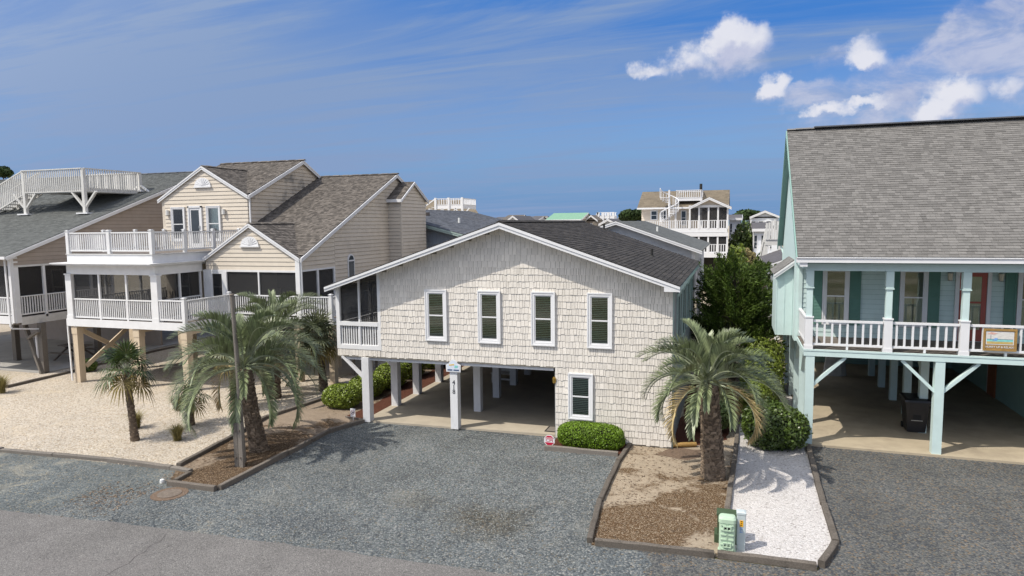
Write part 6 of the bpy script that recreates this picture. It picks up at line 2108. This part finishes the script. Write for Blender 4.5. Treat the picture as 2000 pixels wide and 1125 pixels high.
def ringed_trunk(parent, pts, rads, mat='trunk_brown', boots=0, bsize=.1, seed=1, bstart=.0, flare=1.0):
    rnd = random.Random(seed)
    m = MB(); n = 16
    P_ = [Vector(p) for p in pts]
    # resample
    R_ = []; Q = []
    steps = 26
    for i in range(steps + 1):
        t = i / steps * (len(P_) - 1)
        k = min(int(t), len(P_) - 2)
        Q.append(P_[k].lerp(P_[k + 1], t - k)); R_.append(rads[k] + (rads[k + 1] - rads[k]) * (t - k))
    for i, (c, r) in enumerate(zip(Q, R_)):
        for k in range(n):
            a = 2 * PI * k / n
            rr_ = r * (1 + .10 * mnoise.noise(Vector((c.x + math.cos(a) * 2, c.y + math.sin(a) * 2, c.z * 7))) + (.03 if i % 2 else -.03))
            m.v.append((c.x + rr_ * math.cos(a), c.y + rr_ * math.sin(a), c.z))
    for i in range(steps):
        for k in range(n):
            k2 = (k + 1) % n
            m.f.append((i * n + k, i * n + k2, (i + 1) * n + k2, (i + 1) * n + k))
    m.f.append(tuple(steps * n + k for k in range(n)))
    tr = m.build('trunk', mat, parent, smooth=True)
    if boots:
        b = MB()
        for j in range(boots):
            t = bstart + (1 - bstart) * (j + .5) / boots
            k = t * steps; i0 = min(int(k), steps - 1)
            c = Q[i0].lerp(Q[i0 + 1], k - i0); r = R_[i0]
            a = j * 2.39996 + rnd.uniform(-.15, .15)
            o_ = Vector((math.cos(a), math.sin(a), 0)); s_ = Vector((-math.sin(a), math.cos(a), 0))
            z = Vector((0, 0, 1))
            w = bsize * rnd.uniform(.75, 1.2); l = bsize * rnd.uniform(.5, 1.1); pr_ = bsize * rnd.uniform(.12, .38)
            q = c + o_ * (r * .96)
            kk = len(b.v)
            b.v += [tuple(q - s_ * w * .55 - z * l * .5), tuple(q + s_ * w * .55 - z * l * .5), tuple(q + s_ * w * .38 + z * l * .5 + o_ * pr_), tuple(q - s_ * w * .38 + z * l * .5 + o_ * pr_), tuple(q + s_ * w * .3 + z * l * .55), tuple(q - s_ * w * .3 + z * l * .55)]
            b.f += [(kk, kk + 1, kk + 2, kk + 3), (kk + 3, kk + 2, kk + 4, kk + 5), (kk, kk + 3, kk + 5), (kk + 1, kk + 4, kk + 2)]
        b.build('leaf_bases', 'boots', tr, 'stuff')
    return tr

def pindo(name, label, base, top, r0, r1, nf, L, seed, ll=.5, lean_extra=0, elevs=(1.25, -.25), boots=260, group='pindo palms', dry=4, leafmat='frond', rib='frond_rib', nl=50):
    rnd = random.Random(seed)
    o = thing(name, label, 'palm tree', base, group)
    b, t = Vector(base), Vector(top)
    midp = b.lerp(t, .5) + Vector((lean_extra, 0, 0))
    ringed_trunk(o, [b - Vector((0, 0, .05)), b.lerp(midp, .25), midp, t], [r0 * 1.12, r0, (r0 + r1) / 2, r1], boots=boots, bsize=r0 * .55, seed=seed)
    for i in range(nf):
        u = (i + .5) / nf
        az = i * 2.39996 + rnd.uniform(-.25, .25)
        el = elevs[0] + (elevs[1] - elevs[0]) * u ** .95 + rnd.uniform(-.12, .12)
        l = L * rnd.uniform(.88, 1.1) * (.80 + .32 * u if u < .6 else 1.0)
        curl = rnd.uniform(1.25, 1.75) + .75 * u
        bs = t + Vector((math.cos(az), math.sin(az), 0)) * (r1 * .55) + Vector((0, 0, .05 + .28 * (1 - u)))
        isdry = i >= nf - dry
        rb, lf = pinnate(bs, az, el, l, curl, nl, ll, .036, 1.0 - .25 * u, seed * 100 + i, .13, 0.0)
        f = lf.build('frond', 'frond_dry' if isdry and i % 2 else leafmat, o)
        rb.build('rib', rib, f)
        if isdry and i % 2: f['label'] = 'dry yellowed frond'
    return o

pindo('pindo_palm', 'tall pindo palm with a leaning trunk beside the wooden pole', (-14.08, 17.3, 0), (-14.50, 17.3, 2.55), .25, .21, 46, 2.7, 3, .54, -.05, (1.52, -.05), dry=4)
pindo('pindo_palm', 'stout pindo palm on the sand bed beside the white stone strip', (-.43, 18.95, 0), (-.62, 18.95, 2.55), .285, .25, 42, 2.05, 8, .46, .02, (1.52, -.12), 330, dry=5)

def fan_leaf(base, d, pet, R, seed, nseg=22, droop=.25):
    """petiole and a round fan of narrow segments"""
    rnd = random.Random(seed)
    m = MB(); pm_ = MB()
    d = d.normalized()
    up = Vector((0, 0, 1))
    s_ = d.cross(up)
    if s_.length < .05: s_ = Vector((1, 0, 0))
    s_.normalize()
    n = s_.cross(d).normalized()
    c = Vector(base) + d * pet - up * (pet * .08)
    pm_.tube([base, Vector(base) + d * pet * .5, c], [.014, .011, .008], 5, caps=False)
    d2 = (d - up * droop).normalized()
    n2 = s_.cross(d2).normalized()
    for i in range(nseg):
        a = -2.3 + 4.6 * (i + .5) / nseg
        r = R * (1 - .22 * abs(a) / 2.3) * rnd.uniform(.88, 1.06)
        dr = (d2 * math.cos(a) + s_ * math.sin(a)).normalized()
        w = dr.cross(n2).normalized()
        hw = R * .046
        mid = c + dr * (r * .6) + n2 * (.03 * (i % 2))
        tip = c + dr * r - up * (R * droop * rnd.uniform(.3, 1.1))
        k = len(m.v)
        m.v += [tuple(c), tuple(mid - w * hw), tuple(mid + w * hw), tuple(tip)]
        m.f += [(k, k + 2, k + 1), (k + 1, k + 2, k + 3)]
    return pm_, m

def fan_palm(name, label, base, top, r0, nf, R, seed, leaf='fan_leaf', old=5, pet=.45, boots=120, group='fan palms', spread=(1.45, -.6)):
    rnd = random.Random(seed)
    o = thing(name, label, 'palm tree', base, group)
    b, t = Vector(base), Vector(top)
    ringed_trunk(o, [b - Vector((0, 0, .04)), b.lerp(t, .3), b.lerp(t, .7), t], [r0 * 1.35, r0, r0 * 1.05, r0 * .95], boots=boots, bsize=r0 * .7, seed=seed)
    for i in range(nf):
        u = (i + .5) / nf
        az = i * 2.39996 + rnd.uniform(-.3, .3)
        el = spread[0] + (spread[1] - spread[0]) * u + rnd.uniform(-.12, .12)
        d = Vector((math.cos(az) * math.cos(el), math.sin(az) * math.cos(el), math.sin(el)))
        pm_, m = fan_leaf(t + Vector((0, 0, .1 * (1 - u))), d, pet * rnd.uniform(.8, 1.2), R * rnd.uniform(.85, 1.1), seed * 50 + i, 20, .12 + .45 * u)
        isold = i >= nf - old
        f = m.build('fan_leaf', 'fan_old' if isold else leaf, o)
        pm_.build('petiole', 'fan_old' if isold else 'frond_rib', f)
        if isold: f['label'] = 'hanging browned fan leaf'
    return o
fan_palm('fan_palm', 'dark green windmill palm standing alone on the cream pebbles', (-18.78, 17.0, 0), (-18.98, 17.0, 2.3), .105, 22, .62, 21, old=5, pet=.50, spread=(1.4, -.7))
fan_palm('fan_palm', 'stubby small fan palm at the left tip of the pindo fronds', (-18.32, 18.95, 0), (-18.22, 18.95, .95), .10, 14, .50, 22, old=3, pet=.3, boots=50)
fan_palm('fan_palm', 'slim fan palm directly behind the wooden pole', (-18.2, 21.05, 0), (-18.15, 21.05, 2.2), .14, 24, .60, 23, 'fan_grey', old=5)
pindo('pindo_palm', 'bushy pindo palm with a shaggy trunk close in front of the beige deck', (-17.9, 23.0, 0), (-17.7, 23.0, 2.55), .26, .22, 38, 2.6, 14, .5, 0, (1.5, -.7), 220, dry=3)
fan_palm('fan_palm', 'tall drooping fan palm between the pindo fronds and the yellow kayak', (-16.55, 24.6, 0), (-16.7, 24.5, 2.35), .15, 34, .78, 25, 'fan_grey', old=8, pet=.6, spread=(1.3, -1.0))

def leaf_cloud(n, pos, nrm, size, ratio=.6, jitter=.7):
    """n leaf quads at pos (n,3), facing roughly nrm, sizes array"""
    a = nrm + RNG.normal(0, jitter, (n, 3))
    a /= np.linalg.norm(a, axis=1, keepdims=True) + 1e-9
    b = RNG.normal(0, 1, (n, 3))
    u = np.cross(a, b); u /= np.linalg.norm(u, axis=1, keepdims=True) + 1e-9
    v = np.cross(a, u)
    s = size[:, None]
    q = np.stack([pos - u * s, pos + v * s * ratio, pos + u * s, pos - v * s * ratio], axis=1)
    return q

def lumps(p, k, amp, seed):
    """cloudy bulge of a surface direction"""
    rs = np.random.default_rng(seed)
    out = np.zeros(len(p))
    for i in range(7):
        w = rs.normal(0, k, 3); ph = rs.uniform(0, 6.3)
        out += np.sin(p @ w + ph)
    return amp * out / 7

def shrub(name, label, c, rad, n, size, mat, group=None, power=2.0, amp=.22, seed=1, shell=.28, core=.80, cat='shrub', zmin=.02, up=0, stems=True, sprig=0):
    """a leafy shrub: dark inner mass, stems and thousands of separate leaves in an uneven shell"""
    o = thing(name, label, cat, (c[0], c[1], 0), group)
    rs = np.random.default_rng(seed)
    d = rs.normal(0, 1, (n, 3)); d /= np.linalg.norm(d, axis=1, keepdims=True)
    pw = (np.abs(d) ** power).sum(1) ** (-1 / power)
    r = pw * (1 + lumps(d, 3.2, amp, seed) * 1.0) * (1 - shell * rs.random(n) ** 1.8)
    if sprig:
        sp_ = rs.random(n) < .12
        r = np.where(sp_, r * (1 + sprig * rs.random(n)), r)
    p = d * r[:, None] * np.array(rad)
    nr = d / np.array(rad); nr /= np.linalg.norm(nr, axis=1, keepdims=True)
    nr[:, 2] += up
    p = p + np.array(c)
    keep = p[:, 2] > zmin
    p, nr = p[keep], nr[keep]
    sz = size * rs.uniform(.6, 1.3, len(p))
    crown = MB().quads(leaf_cloud(len(p), p, nr, sz)).build('crown', mat, o)
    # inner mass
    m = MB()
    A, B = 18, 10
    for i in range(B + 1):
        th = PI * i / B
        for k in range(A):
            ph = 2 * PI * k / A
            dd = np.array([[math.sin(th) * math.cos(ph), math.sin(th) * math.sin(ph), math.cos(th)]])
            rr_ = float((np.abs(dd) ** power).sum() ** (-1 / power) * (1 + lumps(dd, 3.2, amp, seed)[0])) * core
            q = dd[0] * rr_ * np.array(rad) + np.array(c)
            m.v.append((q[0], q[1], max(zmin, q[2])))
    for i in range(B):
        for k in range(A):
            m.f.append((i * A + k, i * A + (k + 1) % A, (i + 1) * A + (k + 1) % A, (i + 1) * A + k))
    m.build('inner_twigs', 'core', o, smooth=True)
    if stems:
        s_ = MB()
        for k in range(5):
            a = 2 * PI * k / 5
            s_.tube([(c[0] + .12 * math.cos(a), c[1] + .12 * math.sin(a), 0), (c[0] + rad[0] * .4 * math.cos(a), c[1] + rad[1] * .4 * math.sin(a), c[2])], .02, 5)
        s_.build('stem', 'bark', o)
    return o
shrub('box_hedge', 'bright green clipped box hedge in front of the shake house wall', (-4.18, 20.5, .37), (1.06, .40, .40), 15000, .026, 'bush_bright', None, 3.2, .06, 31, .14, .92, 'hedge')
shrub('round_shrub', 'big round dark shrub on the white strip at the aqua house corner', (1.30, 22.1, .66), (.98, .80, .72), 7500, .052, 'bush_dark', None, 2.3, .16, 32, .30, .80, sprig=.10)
for i, (x, y, a, b, z, lab) in enumerate(((-14.35, 22.5, .74, .62, .46, 'rounded yellow green shrub nearest the no dogs sign'),
                                     (-14.25, 24.1, .62, .85, .47, 'rounded shrub second from the front along the carport mulch'),
                                     (-14.05, 25.9, .60, .95, .55, 'rounded shrub third along the carport mulch, behind the first brace'),
                                     (-14.1, 28.0, .62, 1.0, .60, 'rounded shrub fourth along the carport mulch'),
                                     (-14.0, 30.4, .62, 1.1, .60, 'rearmost rounded shrub along the carport mulch'))):
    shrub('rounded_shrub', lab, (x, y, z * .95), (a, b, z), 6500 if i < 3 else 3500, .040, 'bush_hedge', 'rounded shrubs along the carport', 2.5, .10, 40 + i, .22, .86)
for i, (x, y, a, b, z, lab) in enumerate(((.80, 24.6, .50, .9, .78, 'yellow green shrub right behind the big round shrub'),
                                     (1.10, 26.8, .75, 1.1, 1.15, 'tall yellow green shrub beside the aqua side wall'),
                                     (1.25, 29.2, .8, 1.2, 1.2, 'rear yellow green shrub below the cypress'))):
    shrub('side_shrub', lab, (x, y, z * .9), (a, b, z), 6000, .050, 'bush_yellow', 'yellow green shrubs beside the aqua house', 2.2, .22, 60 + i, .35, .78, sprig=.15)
shrub('pale_shrub', 'pale green shrub behind the trunk of the stout pindo palm', (-.55, 23.2, .62), (.66, .55, .52), 4200, .045, 'bush_pale', None, 2.2, .2, 71, .35, .75)
shrub('low_shrub', 'small dark shrub at the left post of the beige house', (-30.2, 24.9, .3), (.45, .35, .35), 1500, .05, 'bush_dark', None, 2.1, .25, 72, .4, .75)
shrub('edge_shrub', 'dark shrub cut off by the left edge of the picture', (-33.4, 21.9, .35), (.5, .5, .5), 1800, .05, 'bush_dark', None, 2.1, .2, 73, .4, .8)

def tuft(name, label, c, h, n, seed, mat='grass'):
    o = thing(name, label, 'grass', c, 'grass tufts on the cream pebbles')
    rnd = random.Random(seed)
    m = MB()
    for i in range(n):
        a = rnd.random() * 2 * PI; l = h * rnd.uniform(.45, 1.15); out = rnd.uniform(.1, .95)
        b = Vector((c[0] + rnd.gauss(0, .045), c[1] + rnd.gauss(0, .045), c[2]))
        d = Vector((math.cos(a), math.sin(a), 0))
        s_ = Vector((-d.y, d.x, 0)) * .006
        p1 = b + d * (l * out * .4) + Vector((0, 0, l * .62)); p2 = b + d * (l * out) + Vector((0, 0, l * (1 - .3 * out)))
        k = len(m.v)
        m.v += [tuple(b - s_), tuple(b + s_), tuple(p1 + s_), tuple(p1 - s_), tuple(p2)]
        m.f += [(k, k + 1, k + 2, k + 3), (k + 3, k + 2, k + 4)]
    m.build('blades', mat, o)
tuft('grass_tuft', 'grass tuft right of the windmill palm trunk', (-17.4, 17.4, 0), .62, 420, 1)
tuft('grass_tuft', 'grass tuft just behind the windmill palm trunk', (-19.9, 18.1, 0), .66, 420, 2)
tuft('grass_tuft', 'grass tuft farther back beside the pindo fronds', (-20.3, 20.4, 0), .66, 420, 3)
tuft('grass_tuft', 'yellow grass tuft at the left edge of the picture', (-29.9, 20.5, 0), .85, 520, 4)

# cypress between the shake house and the aqua house: sprays along upswept limbs
def conifer(name, label, base, h, rx, n_limb, per, seed, mat='cypress', size=.09, z_lo=.6, cat='tree', ry=None):
    rnd = random.Random(seed)
    rs = np.random.default_rng(seed)
    o = thing(name, label, cat, base)
    b = Vector(base)
    MB().tube([b - Vector((0, 0, .1)), b + Vector((.1, 0, h * .45)), b + Vector((.05, .1, h * .9))], [.16, .11, .03], 8).build('trunk', 'bark', o)
    P_, N_ = [], []
    lm = MB()
    ry = ry or rx
    for i in range(n_limb):
        u = (i + .5) / n_limb
        z0_ = z_lo + (h * .88 - z_lo) * u
        az = i * 2.39996 + rnd.uniform(-.4, .4)
        prof = (1 - .50 * u ** 1.8) * (.75 + .25 * min(1, u * 4))
        L = rnd.uniform(.72, 1.18) * prof
        st_ = b + Vector((.08, .05, z0_))
        ev = st_ + Vector((math.cos(az) * rx * L, math.sin(az) * ry * L, rnd.uniform(.25, .75) * (.5 + u) * rx * .6))
        lm.tube([st_, st_.lerp(ev, .5) - Vector((0, 0, .06)), ev], [.03, .02, .006], 4, caps=False)
        d = np.array((ev - st_).normalized())
        nsp = max(3, per // 44)
        for q_ in range(nsp):           # plume-like sprays, swept up and out
            t = .30 + .72 * rs.random()
            q0 = np.array(st_.lerp(ev, t)) + rs.normal(0, .05 * rx, 3)
            sd3 = d * .95 + rs.normal(0, .42, 3) + np.array([0, 0, .45]); sd3 /= np.linalg.norm(sd3)
            Ls = rx * rs.uniform(.28, .62) * (1.2 - .5 * u)
            n_ = 44
            tt = rs.random(n_)
            rad_ = (.065 * rx * (1 - tt) ** .8 + .010)[:, None]
            pos = q0[None] + sd3[None] * (Ls * tt)[:, None] + rs.normal(0, 1, (n_, 3)) * rad_
            ax = sd3[None] + rs.normal(0, .38, (n_, 3)); ax /= np.linalg.norm(ax, axis=1, keepdims=True)
            sv = np.cross(ax, rs.normal(0, 1, (n_, 3))); sv /= np.linalg.norm(sv, axis=1, keepdims=True) + 1e-9
            sz = (size * rs.uniform(.6, 1.3, n_))[:, None]
            P_.append(np.stack([pos - ax * sz * .5, pos + sv * sz * .22, pos + ax * sz, pos - sv * sz * .22], axis=1))
    MB().quads(np.concatenate(P_)).build('crown', mat, o)
    lm.build('limb', 'bark', o)
    return o
conifer('cypress_tree', 'dark green cypress filling the gap between the shake and aqua houses', (.0, 30.6, 0), 5.0, 1.7, 92, 540, 5, size=.10, z_lo=.4)

def broad_tree(name, label, base, h, r, n, size, seed, mat='tree_dark', flat=.75, blobs=9, group=None):
    rs = np.random.default_rng(seed); rnd = random.Random(seed)
    o = thing(name, label, 'tree', base, group)
    b = Vector(base)
    tr = MB().tube([b, b + Vector((.1 * r, 0, h * .4)), b + Vector((0, 0, h * .75))], [.06 * r + .1, .05 * r + .06, .03], 7)
    P_ = []; N_ = []
    for k in range(blobs):
        a = k * 2.4; rr_ = r * .62 * math.sqrt((k + .5) / blobs)
        c = b + Vector((rr_ * math.cos(a), rr_ * math.sin(a), h - r * flat * (.55 + .35 * rnd.random()) - .35 * rr_ * flat))
        tr.tube([b + Vector((0, 0, h * .4)), c], [.05 * r, .02 * r], 5, caps=False)
        d = rs.normal(0, 1, (n // blobs, 3)); d /= np.linalg.norm(d, axis=1, keepdims=True)
        rad = r * rnd.uniform(.34, .5)
        P_.append(np.array(c) + d * rad * np.array([1, 1, flat]) * (1 - .35 * rs.random((len(d), 1)) ** 1.5)); N_.append(d)
    P_ = np.concatenate(P_); N_ = np.concatenate(N_)
    tr.build('trunk', 'bark', o)
    MB().quads(leaf_cloud(len(P_), P_, N_, size * rs.uniform(.6, 1.3, len(P_)), .7, .6)).build('crown', mat, o)
    return o
q = bpx(1237, 420, 92)
broad_tree('round_tree', 'dark round tree left of the three storey house', (q.x, 92, 0), q.z + 1.3, 2.1, 4200, .22, 81)
q = bpx(1452, 470, 78)
shrub('lane_tree', 'dark green rounded tree over the lane behind the cypress', (q.x, 78, 2.6), (1.6, 1.5, bpx(1455, 436, 78).z - 2.6), 5200, .17, 'bush_dark', None, 2.2, .3, 82, .4, .75, 'tree')
q = bpx(1472, 416, 112)
broad_tree('flat_tree', 'flat topped dark tree rising left of the big grey gable', (q.x - 1, 112, 0), bpx(1472, 408, 112).z + .2, 2.6, 3000, .25, 83, flat=.5)
q = bpx(3, 325, 46)
broad_tree('corner_tree', 'dark tree top peeping over the taupe roof at the left edge', (q.x - .6, 46, 0), q.z + .4, 1.3, 1800, .16, 84)
q = bpx(1450, 492, 47)
shrub('reed_clump', 'tall brownish reeds and scrub between the decks behind the cypress', (q.x + .2, 47, 2.0), (1.3, 1.2, bpx(1450, 476, 47).z - 2.0), 6200, .13, 'reed', None, 2.2, .25, 91, .5, .72, 'reeds')
q = bpx(1438, 485, 44)
shrub('palmetto', 'green palmetto scrub beside the white three storey decks', (q.x, 44, 2.0), (.9, .8, bpx(1438, 478, 44).z - 2.0), 4200, .12, 'bush_yellow', None, 2.1, .3, 92, .5, .72, 'shrub')
q = bpx(1505, 560, 36)
conifer('small_cypress', 'small cypress tucked against the aqua house behind the big cypress', (1.3, 35.0, 0), 5.3, .8, 30, 260, 9, size=.11, z_lo=.8)
